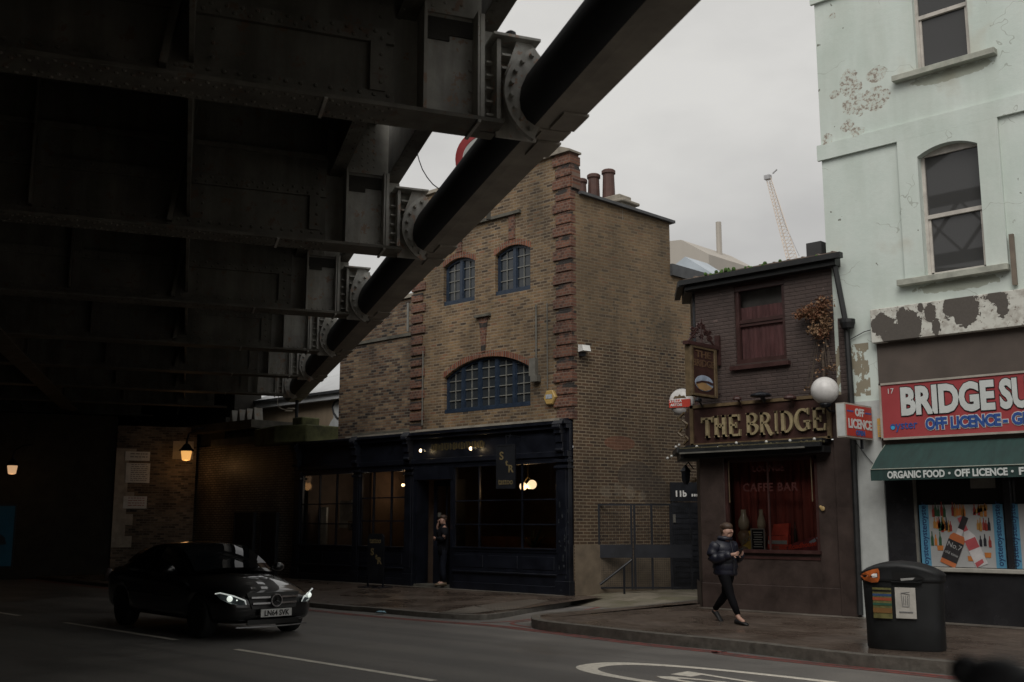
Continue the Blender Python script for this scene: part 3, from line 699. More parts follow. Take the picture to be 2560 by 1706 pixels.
# chimney behind the side coping
M = MB(); M.box(-17.1, -15.95, 20.8, 21.5, 9.2, 9.62); M.box(-17.05, -16.0, 20.85, 21.45, 9.62, 9.72); M.box(-17.15, -15.92, 20.78, 21.52, 9.70, 9.78); M.box(-16.9, -16.1, 20.9, 21.4, 9.78, 9.95)
ch = M.build('chimney', MC['stone'], cb, fixn=False, bevel=.02)
mat('terracotta', (.085, .042, .034), .7, .3, 5)
for px, pt_, r_, Yp_ in ((1452, 449, .14, 20.6), (1484, 437, .145, 20.9), (1521, 426, .15, 21.1)):
    x, zt = onY(px, pt_, Yp_)
    M = MB(); M.lathe([(r_ * 1.25, 9.5), (r_ * 1.15, 9.9), (r_, zt - .14), (r_ * 1.05, zt - .12), (r_ * 1.22, zt - .1), (r_ * 1.22, zt - .03), (r_, zt), (r_ * .8, zt), (r_ * .78, zt - .2)], (x, Yp_, 0), 14); M.build('chimney_pot', MC['terracotta'], ch, smooth=False)
M = MB(); M.box(XR - .002, XR + .06, YC + .05, YC + 1.0, .1, 1.2)
M.M = None
M = MB(); x0, y0 = XR + .01, YC + .02
M.add([(x0 + .02, y0, .0), (x0 + .18, y0 + .95, 0), (x0 + .18, y0 + .95, 1.26), (x0 + .02, y0, 1.26), (x0 - .2, y0, .0), (x0 - .2, y0, 1.26), (x0 - .1, y0 + .95, 0), (x0 - .1, y0 + .95, 1.26)], [(0, 1, 2, 3), (0, 3, 5, 4), (3, 2, 7, 5), (1, 6, 7, 2)])
M.add([(x0 + .165, y0 + .95, 0), (x0 + .53, y0 + 3.15, 0), (x0 + .53, y0 + 3.15, 1.0), (x0 + .165, y0 + .95, 1.0)], [(0, 1, 2, 3)])
M.build('plinth', MC['render_plinth'], cb, fixn=False)
# pipes and box on the front
M = MB(); M.cyl((-17.33, YC - .04, 5.55), (-17.33, YC - .04, 7.0), .022, n=6); M.cyl((-16.98, YC - .03, 4.9), (-16.98, YC - .03, 7.0), .014, n=6); M.box(-17.5, -17.3, YC - .12, YC, 5.25, 5.68); M.box(-17.42, -17.2, YC - .16, YC - .03, 5.1, 5.25)
M.cyl((-21.42, YC - .04, 4.3), (-21.42, YC - .04, 6.3), .022, n=6)
M.build('conduit', mat('grey_metal', (.12, .115, .10), .6, .3), cb, fixn=False)
# ---- shopfront
YS = YC - .16
SX0, SX1 = -26.95, -16.24
M = MB()
M.box(SX0, SX1, YS - .12, YC + .02, ZF - .10, ZF - .02); M.box(SX0, SX1, YS - .05, YC + .02, ZF - .2, ZF - .1)
M.box(SX0, SX1, YS + .06, YC + .02, 3.40, ZF - .2)
M.box(SX0, SX1, YS - .02, YC + .02, 3.27, 3.40); M.box(SX0, SX1, YS + .02, YC, 3.20, 3.27)
sfo = M.build('shop_fascia', navy, cb, fixn=False, bevel=.008)
M = MB(); M.box(-21.4, SX1 - .15, YS - .13, YC + .01, ZF - .018, ZF + .035); M.box(-24.4, -21.4, YS - .11, YC, ZF - .018, ZF + .02); M.build('lead_flashing', MC['stone'], sfo, fixn=False)
pil = [(-26.95, -26.62), (-24.13, -23.85), (-21.95, -21.62), (-16.62, -16.24)]
for a, b in pil:
    M = MB(); M.box(a, b, YS, YC, .1, 3.2); M.box(a - .03, b + .03, YS - .03, YC, .1, .45); M.box(a + .06, b - .06, YS - .015, YC, .6, 3.0); M.box(a - .03, b + .03, YS - .05, YC, 3.0, 3.06); M.box(a - .03, b + .03, YS - .06, YC, 3.14, 3.2)
    # console bracket with a scrolled head
    xm = (a + b) / 2
    for k, (dy, z0, z1) in enumerate(((.06, 3.28, 3.42), (.09, 3.42, 3.6), (.13, 3.6, 3.8), (.18, 3.8, 4.02))): M.box(xm - .10, xm + .10, YS - dy, YC, z0, z1)
    M.cyl((xm - .12, YS - .16, 3.95), (xm + .12, YS - .16, 3.95), .07, n=10); M.cyl((xm - .11, YS - .09, 3.42), (xm + .11, YS - .09, 3.42), .045, n=10)
    M.add([(xm - .15, YS - .2, 4.02), (xm + .15, YS - .2, 4.02), (xm + .15, YC, 4.02), (xm - .15, YC, 4.02), (xm - .13, YS - .1, 4.14), (xm + .13, YS - .1, 4.14), (xm + .13, YC, 4.18), (xm - .13, YC, 4.18)], [(0, 1, 5, 4), (4, 5, 6, 7), (0, 4, 7, 3), (1, 2, 6, 5)])
    M.build('pilaster', navy, cb, fixn=False, bevel=.006)
rnd = random.Random(3)
M = MB()
for i in range(26):
    x = -16.24 - rnd.random() * .3; z = rnd.choice([rnd.uniform(.2, 1.5), rnd.uniform(1, 2.2)]); w = rnd.uniform(.01, .04); M.box(x, x + w, YS - .034, YS - .02, z, z + rnd.uniform(.02, .1))
M.build('paint_chips', MC['navy_wear'], cb, fixn=False)
# window bays: x0, x1, sill z, head z, mullion xs, transom zs
def bay(x0, x1, zs, zh, mull, trans):
    M = MB(); y0, y1 = YS + .05, YS + .11
    M.box(x0, x1, YS + .0, YC + .05, zs - .09, zs - .02); M.box(x0, x1, YS - .03, YC + .05, zs - .02, zs + .015); M.box(x0, x1, YS + .03, YC + .04, zh, 3.2)
    for x in [x0, x1 - .05] + [m_ - .02 for m_ in mull]: M.box(x, x + (.05 if x in (x0, x1 - .05) else .035), y0, y1, zs + .015, zh)
    for z in trans: M.box(x0 + .05, x1 - .05, y0 + .004, y1 - .004, z - .016, z + .016)
    f = M.build('shop_window', navy, cb, fixn=False)
    M = MB(); M.quad((x0, y1 - .02, zs), (x1, y1 - .02, zs), (x1, y1 - .02, zh), (x0, y1 - .02, zh)); M.build('pane', SHOPGLASS, f, fixn=False)
    M = MB(); M.box(x0, x1, YS + .02, YC, .1, zs - .09); M.box(x0, x1, YS - .01, YC, .1, .32)
    for z in (.56,): M.box(x0, x1, YS - .03, YC, z, z + .035)
    n = max(1, round((x1 - x0) / 1.1))
    for i in range(n):
        a = x0 + (x1 - x0) * i / n + .08; b = x0 + (x1 - x0) * (i + 1) / n - .08; M.box(a, b, YS + .008, YC, .68, zs - .18)
    M.build('stall_riser', navy, cb, fixn=False, bevel=.006)
bay(-26.62, -24.13, 1.12, 3.12, (-25.75, -24.95), (2.28, 1.72)); bay(-23.85, -21.95, 1.12, 3.12, (-23.3, -22.55), (2.42, 1.80)); bay(-20.1, -16.62, 1.16, 3.14, (-19.2, -17.75), (2.30, 1.72))
M = MB(); M.box(-21.62, -20.1, YS + .02, YC + .04, 2.86, 3.2)
M.box(-21.62, -21.5, YS + .04, YC + .3, .1, 2.86); M.box(-20.22, -20.1, YS + .04, YC + .3, .1, 2.86); M.build('door_frame', navy, cb, fixn=False)
M = MB(); y = YC + .3; M.box(-21.3, -20.3, y, y + .05, .2, 1.15); M.box(-21.3, -21.18, y, y + .05, 1.15, 2.86); M.box(-20.42, -20.3, y, y + .05, 1.15, 2.86); M.box(-21.18, -20.42, y, y + .05, 2.7, 2.86); M.box(-20.83, -20.79, y, y + .05, 1.15, 2.7)
dr = M.build('door', navy, cb, fixn=False); M = MB(); M.quad((-21.18, y + .03, 1.15), (-20.42, y + .03, 1.15), (-20.42, y + .03, 2.7), (-21.18, y + .03, 2.7)); M.build('pane', SHOPGLASS, dr, fixn=False)
M = MB(); M.box(-21.1, -21.0, y - .03, y, 1.9, 2.02); M.build('knob', MC['grey_metal'], dr, fixn=False)
M = MB(); M.box(-21.5, -20.22, YC - .2, YC + .35, .1, .2); M.build('doorstep', MC['dark_stone'], cb, fixn=False)
# gold ghost lettering and two picture lamps on the fascia
mat('gold', (.13, .10, .04), .45, .3, 9, metal=.2)
M = MB()
for i in range(34):
    x = -20.95 + i * .058; M.box(x, x + .012, YS + .045, YS + .058, 3.60 + (.02 if i % 3 else 0), 3.78 - (.03 if i % 4 == 1 else 0))
for i in (2, 6, 9, 14, 19, 23, 27, 31):
    x = -20.95 + i * .058; M.box(x, x + .075, YS + .045, YS + .056, 3.60, 3.62); M.box(x, x + .07, YS + .045, YS + .056, 3.76, 3.78)
M.build('gilt_lettering', MC['gold'], sfo, fixn=False)
WARM = (1, .62, .28)
mat('lamp_glow', (.9, .8, .6), .5, 0, emit=(1, .68, .36), es=5)
def plight(name, loc, e, col=WARM, r=.05, parent=None, kind='POINT', blend=None, rot=None, size=None):
    d = bpy.data.lights.new(name, kind); d.energy = e; d.color = col; d.shadow_soft_size = r
    if kind == 'SPOT': d.spot_size = R(size); d.spot_blend = .8
    o = bpy.data.objects.new(name, d); S.collection.objects.link(o)
    if parent: o.parent = parent; o.location = world_of(parent).inverted() @ Vector(loc)
    else: o.location = loc
    if rot: o.rotation_euler = rot
    return o
for px, py, lb in ((1052, 1127, 'small lit gold spotlight on the black shop fascia, the left one of the pair'), (1177, 1122, 'small lit gold spotlight on the black shop fascia, the right one of the pair')):
    x, z = onY(px, py, YS - .18); t = thing('spotlight', lb, 'spotlight', (x, YS - .18, z), group='picture lights on the tattoo shop fascia')
    M = MB(); M.ball((0, 0, 0), .045, 10, 6, (1, 1, 1)); M.build('bulb', MC['lamp_glow'], t, local=True, smooth=True)
    M = MB(); M.cyl((.04, .0, 0), (.10, .05, 0), .045, .03, 10); M.cyl((.08, .04, 0), (.08, .22, 0), .012, n=6); M.build('housing', black, t, local=True)
    plight('spot_glow', (x + .06, YS - .05, z), .9, (1, .75, .4), .03, t)
# shop interior
rm = thing('shop_interior', 'dim tattoo shop room seen through the black framed windows', 'room', (-21.5, YC + 2, 0))
M = MB(); M.box(-26.9, -16.4, YC + 3.3, YC + 3.4, .1, 3.6); M.box(-26.9, -16.4, YC + .36, YC + 3.4, .05, .12); M.box(-26.9, -16.4, YC + .3, YC + 3.4, 3.45, 3.5); M.box(-26.95, -26.85, YC + .3, YC + 3.4, .1, 3.5); M.box(-24.1, -24.0, YC + .4, YC + 3.4, .1, 3.5); M.box(-21.85, -21.75, YC + .4, YC + 3.4, .1, 3.5); M.box(-16.5, -16.42, YC + .3, YC + 3.4, .1, 3.5)
M.build('room_shell', mat('room_wall', (.12, .085, .065), .85, .3, 2), rm, fixn=False)
M = MB(); M.box(-22.95, -21.9, YC + 1.35, YC + 1.42, .3, 2.5); M.box(-21.92, -21.86, YC + .5, YC + 1.4, .3, 2.5); M.build('green_wall', mat('green_wall', (.34, .44, .08), .8, .2), rm, fixn=False)
M = MB(); M.box(-26.5, -26.2, YC + .5, YC + .56, 1.1, 2.2); M.box(-26.1, -25.3, YC + .9, YC + .95, 1.6, 2.4); M.build('pale_panel', mat('pale_panel', (.6, .6, .56), .8, .3, 3), rm, fixn=False)
plight('room_light', (-25.4, YC + 1.1, 2.7), 8, (1, .85, .65), .1, rm)
M = MB(); M.box(-24.9, -24.2, YC + 1.2, YC + 1.25, 1.5, 2.5); M.build('curtain', mat('orange_curtain', (.35, .15, .05), .8, .5, 8, stretch=(3, 1, .2)), rm, fixn=False)
M = MB(); M.box(-19.6, -16.6, YC + .35, YC + .4, 1.16, 1.42); M.build('bench', mat('leather', (.22, .09, .03), .6, .3, 4), rm, fixn=False)
mat('paper_art', (.42, .40, .36), .7, .35, 20)
def framed(x0, x1, z0, z1, y, lb, art='paper_art'):
    t = thing('picture', lb, 'picture', ((x0 + x1) / 2, y, z0))
    M = MB(); M.box(x0, x1, y, y + .03, z0, z1); M.build('frame', mat('gilt_frame', (.22, .15, .09), .5, .2), t, fixn=False)
    M = MB(); w = .035; M.box(x0 + w, x1 - w, y - .004, y, z0 + w, z1 - w); M.build('print', MC[art], t, fixn=False)
    M = MB(); cx, cz = (x0 + x1) / 2, (z0 + z1) / 2; W_, H_ = x1 - x0, z1 - z0
    M.box(cx - W_ * .13, cx + W_ * .13, y - .007, y - .003, cz - H_ * .28, cz + H_ * .26); M.box(cx - W_ * .22, cx + W_ * .2, y - .0062, y - .003, cz - H_ * .1, cz + H_ * .1); M.build('drawing', mat('ink', (.05, .035, .04), .7, .3), t, fixn=False)
def sx(px, py): return onY(px, py, YS + .14)
a, b = sx(876, 1247), sx(897, 1284); framed(a[0], b[0], b[1], a[1], YS + .14, 'small gilt framed print hanging in the middle black shop window, the upper one')
a, b = sx(870, 1303), sx(899, 1327); framed(a[0], b[0], b[1], a[1], YS + .14, 'wide framed sketch hanging in the middle black shop window, the lower one')
a, b = sx(980, 1250), sx(1002, 1290); framed(a[0], b[0], b[1], a[1], YC + 1.2, 'black framed picture on the green wall inside the shop', 'green_wall')
# globe lamps inside
x, z = onY(1320, 1213, YC + .9); t = thing('pendant_lamp', 'glowing double globe pendant lamp behind the large right shop window', 'lamp', (x, YC + .9, z))
M = MB(); M.ball((-.16, 0, -.03), .10, 14, 8); M.ball((.14, 0, .01), .115, 14, 8); M.ball((.02, .05, -.01), .09, 12, 8); M.build('globe', mat('globe_glow', (.9, .8, .6), .5, 0, emit=(1, .72, .42), es=1.6), t, local=True, smooth=True)
M = MB(); M.tube([(-.16, 0, .05), (0, 0, .2), (.14, 0, .1)], .012); M.cyl((0, 0, .2), (0, 0, .8), .01, n=6); M.build('stem', MC['gold'], t, local=True)
plight('lamp_light', (x, YC + .8, z - .1), 5, WARM, .1, t)
x, z = onY(1010, 1213, YC + .7); t = thing('wall_lamp', 'small twin bulb lamp glowing inside the middle shop window', 'lamp', (x, YC + .7, z))
M = MB(); M.ball((-.05, 0, 0), .04, 10, 6); M.ball((.05, 0, 0), .04, 10, 6); M.build('bulb', MC['lamp_glow'], t, local=True, smooth=True)
M = MB(); M.tube([(-.05, 0, .03), (-.12, 0, .14), (-.2, 0, .16)], .01); M.tube([(.05, 0, .03), (0, .05, .1)], .01); M.build('arm', MC['gold'], t, local=True)
plight('lamp_light', (x - .3, YC + 1.0, z - .05), 6, (1, .66, .38), .06, t)
# spiky house plant in the window
mat('spiky_leaf', (.06, .14, .09), .5, .4, 8); pl = thing('potted_plant', 'spiky green potted plant behind the right shop window', 'plant', (-17.75, YC + .28, 1.05))
M = MB(); rnd = random.Random(5)
for i in range(34):
    a = rnd.uniform(0, 6.28); ln = rnd.uniform(.35, .85); tilt = rnd.uniform(.15, 1.0); pts = []
    for k in range(5):
        q = k / 4; rr = ln * q * math.sin(tilt) * (1 + .3 * q); pts.append((rr * math.cos(a), rr * math.sin(a) * .5, .05 + ln * q * math.cos(tilt) - .3 * tilt * q * q * ln))
    for k in range(4):
        w0, w1 = .02 * (1 - k / 4) + .003, .02 * (1 - (k + 1) / 4) + .003
        p, q = pts[k], pts[k + 1]; sxx, syy = -math.sin(a), math.cos(a)
        M.add([(p[0] - sxx * w0, p[1] - syy * w0, p[2]), (p[0] + sxx * w0, p[1] + syy * w0, p[2]), (q[0] + sxx * w1, q[1] + syy * w1, q[2]), (q[0] - sxx * w1, q[1] - syy * w1, q[2])], [(0, 1, 2, 3)])
M.build('leaves', MC['spiky_leaf'], pl, local=True, fixn=False)
M = MB(); M.lathe([(.09, 0), (.12, .14)], (0, 0, -.05), 12); M.build('pot', MC['terracotta'], pl, local=True)
# ---- left annex of the corner building
an = thing('brick_annex', 'low sooty brick wing left of the gabled building above the black shopfront', 'building', (-23.5, YC, 0))
M = MB(); M.box(-25.07, XL, YC - .01, YC + 3, 3.2, 6.78); M.build('wall', MC['annex_brick'], an, fixn=False)
M = MB(); M.box(-25.12, XL - .02, YC - .06, YC + .2, 6.78, 6.86); M.box(-24.4, XL, YC - .03, YC + .02, ZF - .02, ZF + .12); M.build('coping', MC['dark_stone'], an, fixn=False)
M = MB(); M.box(-24.9, XL, YC + .35, YC + 3, 6.7, 7.95); M.build('upper_wall', MC['annex_brick'], an, fixn=False)
M = MB(); M.box(-24.95, XL, YC + .28, YC + .6, 7.95, 8.06); M.build('upper_coping', MC['stone'], an, fixn=False)
M = MB(); M.cyl((-22.06, YC - .04, 6.9), (-22.06, YC - .04, 7.7), .035, n=8); M.build('downpipe', MC['white_bar'], an, fixn=False)
# ---- warehouse behind to the left, and pale building further back
mat('tan_render', (.30, .235, .165), .9, .22, 1.5, stretch=(1, 1, .25)); mat('zinc_roof', (.40, .41, .42), .5, .12, 2); mat('pale_cladding', (.5, .52, .54), .5, .1, 2)
wh = thing('warehouse', 'low tan rendered shed with a pale metal roof behind the black shopfront', 'building', (-31, 22, 0))
YW = 22.0
def wq(l, y=YW): return [(*((lambda r_: (r_[0], y, r_[1]))(onY(a, b, y))),) for a, b in l]
M = MB(); M.box(-33.5, -26.6, YW, YW + 4, 0, onY(800, 1004, YW)[1]); M.build('wall', MC['tan_render'], wh, fixn=False)
z1 = onY(800, 1004, YW)[1]; z2 = onY(800, 984, YW - .25)[1]
M = MB(); M.box(-33.8, -26.3, YW - .25, YW + .1, z1 - .02, z2); M.build('fascia', MC['pale_cladding'], wh, fixn=False)
M = MB(); M.add([(-33.8, YW - .3, z2 + .04), (-26.3, YW - .3, z2 + .04), (-26.3, YW + 5, z2 + 1.9), (-33.8, YW + 5, z2 + 1.9), (-33.8, YW - .3, z2 - .02), (-26.3, YW - .3, z2 - .02), (-26.3, YW + 5, z2), (-33.8, YW + 5, z2)], [(0, 1, 2, 3), (4, 5, 1, 0), (5, 6, 2, 1)])
M.build('roof', MC['zinc_roof'], wh, fixn=False)
M = MB(); M.box(-33.8, -26.3, YW - .34, YW - .3, z2 - .06, z2 + .03); M.build('gutter', MC['tube_paint'], wh, fixn=False)
# white painted mural shape with dark outline on the tan wall
x0, zb = onY(815, 1096, YW - .02); x1, zt = onY(850, 1000, YW - .02)
out_ = [(815, 1098), (818, 1075), (826, 1056), (834, 1044), (832, 1030), (829, 1015), (834, 1005), (843, 1001), (852, 1000), (852, 1098)]
M = MB(); M.prism([onY(a, b, YW - .02) for a, b in out_], YW - .02, YW - .005); M.build('painted_shape', mat('chalk_white', (.5, .52, .53), .8, .15, 5), wh, fixn=False)
M = MB(); M.tube([(p[0], YW - .03, p[1]) for p in [onY(a, b, YW - .03) for a, b in ((846, 1001), (836, 1006), (831, 1018), (834, 1032), (842, 1044), (846, 1047))]], .035, 6); M.build('painted_outline', MC['tube_paint'], wh, fixn=False)
pb = thing('pale_building', 'pale blue grey clad building far off below the end of the bridge', 'building', (-60, 40, 0))
M = MB(); M.box(-58, -53.4, 40, 46, 0, onY(670, 1005, 40)[1]); M.build('wall', MC['pale_cladding'], pb, fixn=False)
M = MB(); zr = onY(670, 1005, 40)[1]; M.add([(-58, 39.9, zr), (-53.2, 39.9, zr), (-53.2, 43, zr + .8), (-58, 43, zr + .8)], [(0, 1, 2, 3)]); M.box(-58, -53.3, 39.85, 40, zr - .12, zr + .02); M.build('roof', mat('pinkish_tile', (.45, .38, .34), .8, .2), pb, fixn=False)
# ------------------------------------------------------------------ abutment under the bridge
ab = thing('bridge_abutment', 'sooty brick bridge abutment with a mossy stone cap at the far side of the road', 'abutment', (-30, 19, 0))
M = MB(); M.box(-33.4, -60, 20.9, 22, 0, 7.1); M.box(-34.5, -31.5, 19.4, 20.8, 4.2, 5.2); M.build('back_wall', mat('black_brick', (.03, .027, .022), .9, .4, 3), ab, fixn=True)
M = MB(); M.box(-48, -27.3, 19.3, 21, 0, 4.25); M.build('tiled_wall', MC['glazed_brick'], ab, fixn=False)
M = MB(); M.box(-31.6, -27.0, 18.95, 21.2, 4.22, 4.42); M.box(-31.2, -27.35, 19.25, 21, 4.42, 4.62); M.build('cornice', MC['dark_stone'], ab, fixn=False)
M = MB(); bx, bz = onY(700, 1060, 18.9)
xa, xb = onY(690, 1080, 18.6)[0], onY(766, 1080, 18.9)[0]
M.add([(xa - 1.6, 18.9, 4.1), (xa, 18.55, 4.1), (xb, 18.9, 4.1), (xb, 20.2, 4.1), (xa - 1.6, 20.2, 4.1), (xa - 1.6, 18.9, 4.62), (xa, 18.55, 4.62), (xb, 18.9, 4.62), (xb, 20.2, 4.62), (xa - 1.6, 20.2, 4.62)], [(0, 1, 6, 5), (1, 2, 7, 6), (2, 3, 8, 7), (5, 6, 7, 8, 9), (0, 4, 3, 2, 1)])
M.box(xa + .3, xb - .3, 18.95, 19.6, 4.62, 4.86)
M.build('mossy_cap', MC['moss_stone'], ab, fixn=False, bevel=.03)
M = MB(); M.box(-33.2, -29.2, 18.9, 21, 4.7, 4.95); M.build('bearing_shelf', MC['dark_stone'], ab, fixn=False)
M = MB()
for i, px in enumerate((585, 603, 622, 640)):
    x, z = onY(px, 1040, 19.2); M.prism([(x - .1, 4.95), (x + .1, 4.95), (x + .03, 5.35), (x - .03, 5.35)], 19.1, 19.4)
M.build('bearing', MC['bridge_paint_skylit'], ab, fixn=False)
x, z = onY(741, 1050, 19.1); M = MB(); M.cyl((x, 19.1, 4.86), (x, 19.1, 5.5), .05, n=8); M.build('post', MC['tube_paint'], ab)
# pier face with the notices
A = onZ(273, 1434, .14); AZP = 25.2; Dp = (math.sin(R(AZP)), math.cos(R(AZP)))
wP = onP(483, 1300, A, AZP)[0]
PM = Matrix.Translation((A[0], A[1], 0)) @ Matrix.Rotation(R(90 - AZP), 4, 'Z')   # local x along the face, -y toward the road side
pr = thing('bridge_pier', 'brick pier with a pale toothed edge standing under the bridge', 'pier', (A[0], A[1], 0), R(90 - AZP))
M = MB(); M.box(0, wP, 0, 1.2, 0, 4.9); M.build('wall', MC['sooty_brick'], pr, local=True, fixn=False)
M = MB(); M.box(-14, -.01, .1, 1.2, 0, 5.2); M.build('rear_wall', mat('black_brick', (.03, .027, .022), .9, .4, 3), pr, local=True, fixn=False)
M = MB()
ztop = onP(285, 1121, A, AZP)[1]; zbot = onP(275, 1369, A, AZP)[1]; nst = 9; hh = (ztop - zbot) / nst
for i in range(nst): M.box(.0, .62 if i % 2 == 0 else .40, -.02, .02, zbot + i * hh, zbot + (i + 1) * hh)
M.build('toothed_edge', mat('pale_stone', (.4, .36, .3), .8, .25, 4), pr, local=True, fixn=False)
M = MB(); x0, z0 = onP(431, 1148, A, AZP); x1, z1 = onP(484, 1120, A, AZP); M.box(x0, x1, -.02, .02, z0, z0 + .6); M.build('pale_patch', MC['pale_stone'], pr, local=True, fixn=False)
mat('notice_white', (.72, .72, .7), .6, .12, 6); mat('notice_ink', (.22, .22, .22), .7, 0); mat('notice_red', (.4, .2, .18), .7, 0)
for (xa_, ya_, xb_, yb_, rows, lb) in ((314, 1129, 374, 1153, 2, 'wide white notice board on the pier, topmost of three'), (316, 1158, 373, 1208, 9, 'tall white notice full of small lines on the pier, middle of three'), (309, 1241, 366, 1272, 4, 'white notice with red heading on the pier, lowest of three')):
    a = onP(xa_, ya_, A, AZP); b = onP(xb_, yb_, A, AZP)
    t = thing('notice_board', lb, 'notice', tuple(PM @ Vector((a[0], -.04, b[1]))), R(90 - AZP), 'notices on the bridge pier')
    w, h = b[0] - a[0], a[1] - b[1]
    M = MB(); M.box(0, w, 0, .03, 0, h); M.build('panel', MC['notice_white'], t, local=True, fixn=False)
    M = MB(); rr = random.Random(rows)
    for k in range(rows):
        z = h * (1 - (k + .9) / (rows + 1)); xx = w * .2
        while xx < w * .85: ww = rr.uniform(.04, .14); M.box(xx, min(xx + ww, w * .9), -.004, 0, z, z + h * .34 / (rows + 1)); xx += ww + .025
    M.build('lettering', MC['notice_red'] if rows == 4 else MC['notice_ink'], t, local=True, fixn=False)
# lamps under the bridge
def bridge_lamp(px, py, dist, e, lb, sc=1):
    p = at_dist(px, py, dist); t = thing('wall_lantern', lb, 'lamp', p, 0, 'lanterns under the bridge')
    t.scale = (sc,) * 3
    M = MB(); M.lathe([(.06, -.26), (.13, -.24), (.17, 0), (.17, .05), (.15, .08)], (0, 0, 0), 14); M.build('glass', mat('lantern_glow', (.9, .6, .3), .5, 0, emit=(1, .5, .14), es=.8) if px > 200 else mat('lantern_glow_pale', (.9, .7, .5), .5, 0, emit=(1, .6, .32), es=.5), t, local=True, smooth=True)
    M = MB(); M.lathe([(.24, .05), (.24, .08), (.16, .16), (.10, .26), (.04, .3), (.03, .45)], (0, 0, 0), 14); M.tube([(0, 0, .4), (.02, .05, .62), (.1, .3, .8), (.12, .6, .82)], .03); M.build('hood', black, t, local=True)
    M = MB(); M.ball((0, 0, -.18), .05, 8, 6); M.build('bulb', MC['lamp_glow'], t, local=True)
    plight('lantern_light', (p[0], p[1], p[2] - .4), e, (1, .52, .2), .15, t)
dP = math.hypot(A[0], A[1])
bridge_lamp(466, 1132, math.hypot(*[(PM @ Vector((wP * .9, -.9, 0)))[i] for i in (0, 1)]), 4.5, 'hooded lantern glowing orange beside the pier with notices', 1.0)
bridge_lamp(31, 1168, 36.6, 2, 'smaller hooded lantern glowing at the far left under the bridge', .85)
x, z = onY(560, 1150, 19.3)
# blue lit poster at the left edge
a = onP(0, 1275, onZ(30, 1430), AZP + 8); bq = at_dist(0, 1330, 36.8)
ps = thing('poster', 'large blue backlit poster at the left edge in the dark underpass', 'poster', (bq[0], bq[1], 0), R(64))
w = 1.3; z0, z1 = .45, 2.25
M = MB(); M.box(-1.6, .42, 0, .06, z0 - .06, z1 + .06); M.build('frame', black, ps, local=True)
M = MB(); M.box(-1.55, .37, -.01, 0, z0, z1); M.build('picture', mat('poster_blue', (.008, .05, .08), .5, .3, 2, emit=(.0, .13, .22), es=.015), ps, local=True)
M = MB(); M.prism([(-1.5, .95), (.2, 1.1), (.15, 1.3), (-.1, 1.5), (-.35, 1.85), (-.6, 1.6), (-1.5, 1.7)], -.02, -.01); M.build('dark_shape', mat('poster_dark', (.02, .02, .03), .6, .3), ps, local=True)
# two dark doors and a pipe in the tiled wall
for px0, px1, lb in ((585, 635, 'dark metal door in the tiled wall under the bridge, left of two'), (652, 692, 'dark metal door in the tiled wall next to the black shopfront')):
    x0, z0 = onY(px0, 1440, 19.25); x1, z1 = onY(px1, 1286, 19.25); t = thing('metal_door', lb, 'door', ((x0 + x1) / 2, 19.25, .1), group='doors under the bridge')
    M = MB(); M.box(x0, x1, 19.2, 19.29, .1, z1); M.build('leaf', black, t, fixn=False)
    M = MB(); M.box(x0 - .06, x0, 19.19, 19.3, .1, z1 + .06); M.box(x1, x1 + .06, 19.19, 19.3, .1, z1 + .06); M.box(x0, x1, 19.19, 19.3, z1, z1 + .06); M.build('frame', MC['tube_paint'], t, fixn=False)
# hanging sign, A-board, alarm box, camera
mat('board_face', (.007, .008, .011), .5, .3); mat('gold_leaf', (.15, .115, .055), .45, .2, 20)
x, z = onY(1265, 1190, YC - .75)
hs = thing('hanging_sign', 'black hanging board with gilt letters sticking out over the right shop window', 'sign', (x, YC - .75, z), R(12))
M = MB(); M.box(-.23, .23, -.02, .02, -.27, .70); M.box(-.26, .26, -.03, .03, .70, .73); M.box(-.26, .26, -.03, .03, -.3, -.27); M.box(-.26, -.23, -.03, .03, -.27, .7); M.box(.23, .26, -.03, .03, -.27, .7); M.build('board', MC['board_face'], hs, local=True, fixn=False)
M = MB()
for tx, xx, zz, s_ in (('S', -.17, .38, .26), ('t', -.0, .24, .2), ('R', .07, .08, .24)): text(M, tx, xx, -.025, zz, s_, bold=.006, ext=.003)
text(M, 'tattoo', -.2, -.025, -.2, .2, bold=.002, xs=.8, ext=.003); M.build('lettering', MC['gold_leaf'], hs, local=True, fixn=False)
M = MB(); M.tube([(0, .7, .95), (0, 0, .95), (0, 0, .73)], .012); M.tube([(0, 0, .78), (.08, 0, .86), (.12, 0, .98)], .008); M.build('bracket', black, hs, local=True)
x, y = onZ(938, 1470, .12)
bd = thing('pavement_board', 'black pavement A-board with gilt letters standing before the middle shop window', 'sign', (x, y, .12), R(10))
M = MB(); M.box(-.27, .27, -.02, .02, .22, 1.28); M.prism([(-.27, 1.28), (.27, 1.28), (.2, 1.36), (-.2, 1.36)], -.02, .02); M.build('board', MC['board_face'], bd, local=True, fixn=False)
M = MB()
for s_ in (-.25, .25): M.box(s_ - .02, s_ + .02, -.02, .02, .03, .3); M.box(s_ - .12, s_ + .12, -.25, .25, 0, .03)
M.build('foot', black, bd, local=True, fixn=False)
M = MB(); text(M, 'tattoo', -.2, -.023, 1.12, .2, bold=.002, xs=.75, ext=.003)
for tx, xx, zz, s_ in (('S', -.16, .82, .24), ('t', -.0, .72, .2), ('R', .06, .6, .24)): text(M, tx, xx, -.023, zz, s_, bold=.006, ext=.003)
M.build('lettering', MC['gold_leaf'], bd, local=True, fixn=False)
x, z = onY(1374, 994, YC - .1); al = thing('alarm_box', 'yellow hexagonal alarm box beside the red quoins above the shopfront', 'alarm box', (x, YC - .1, z))
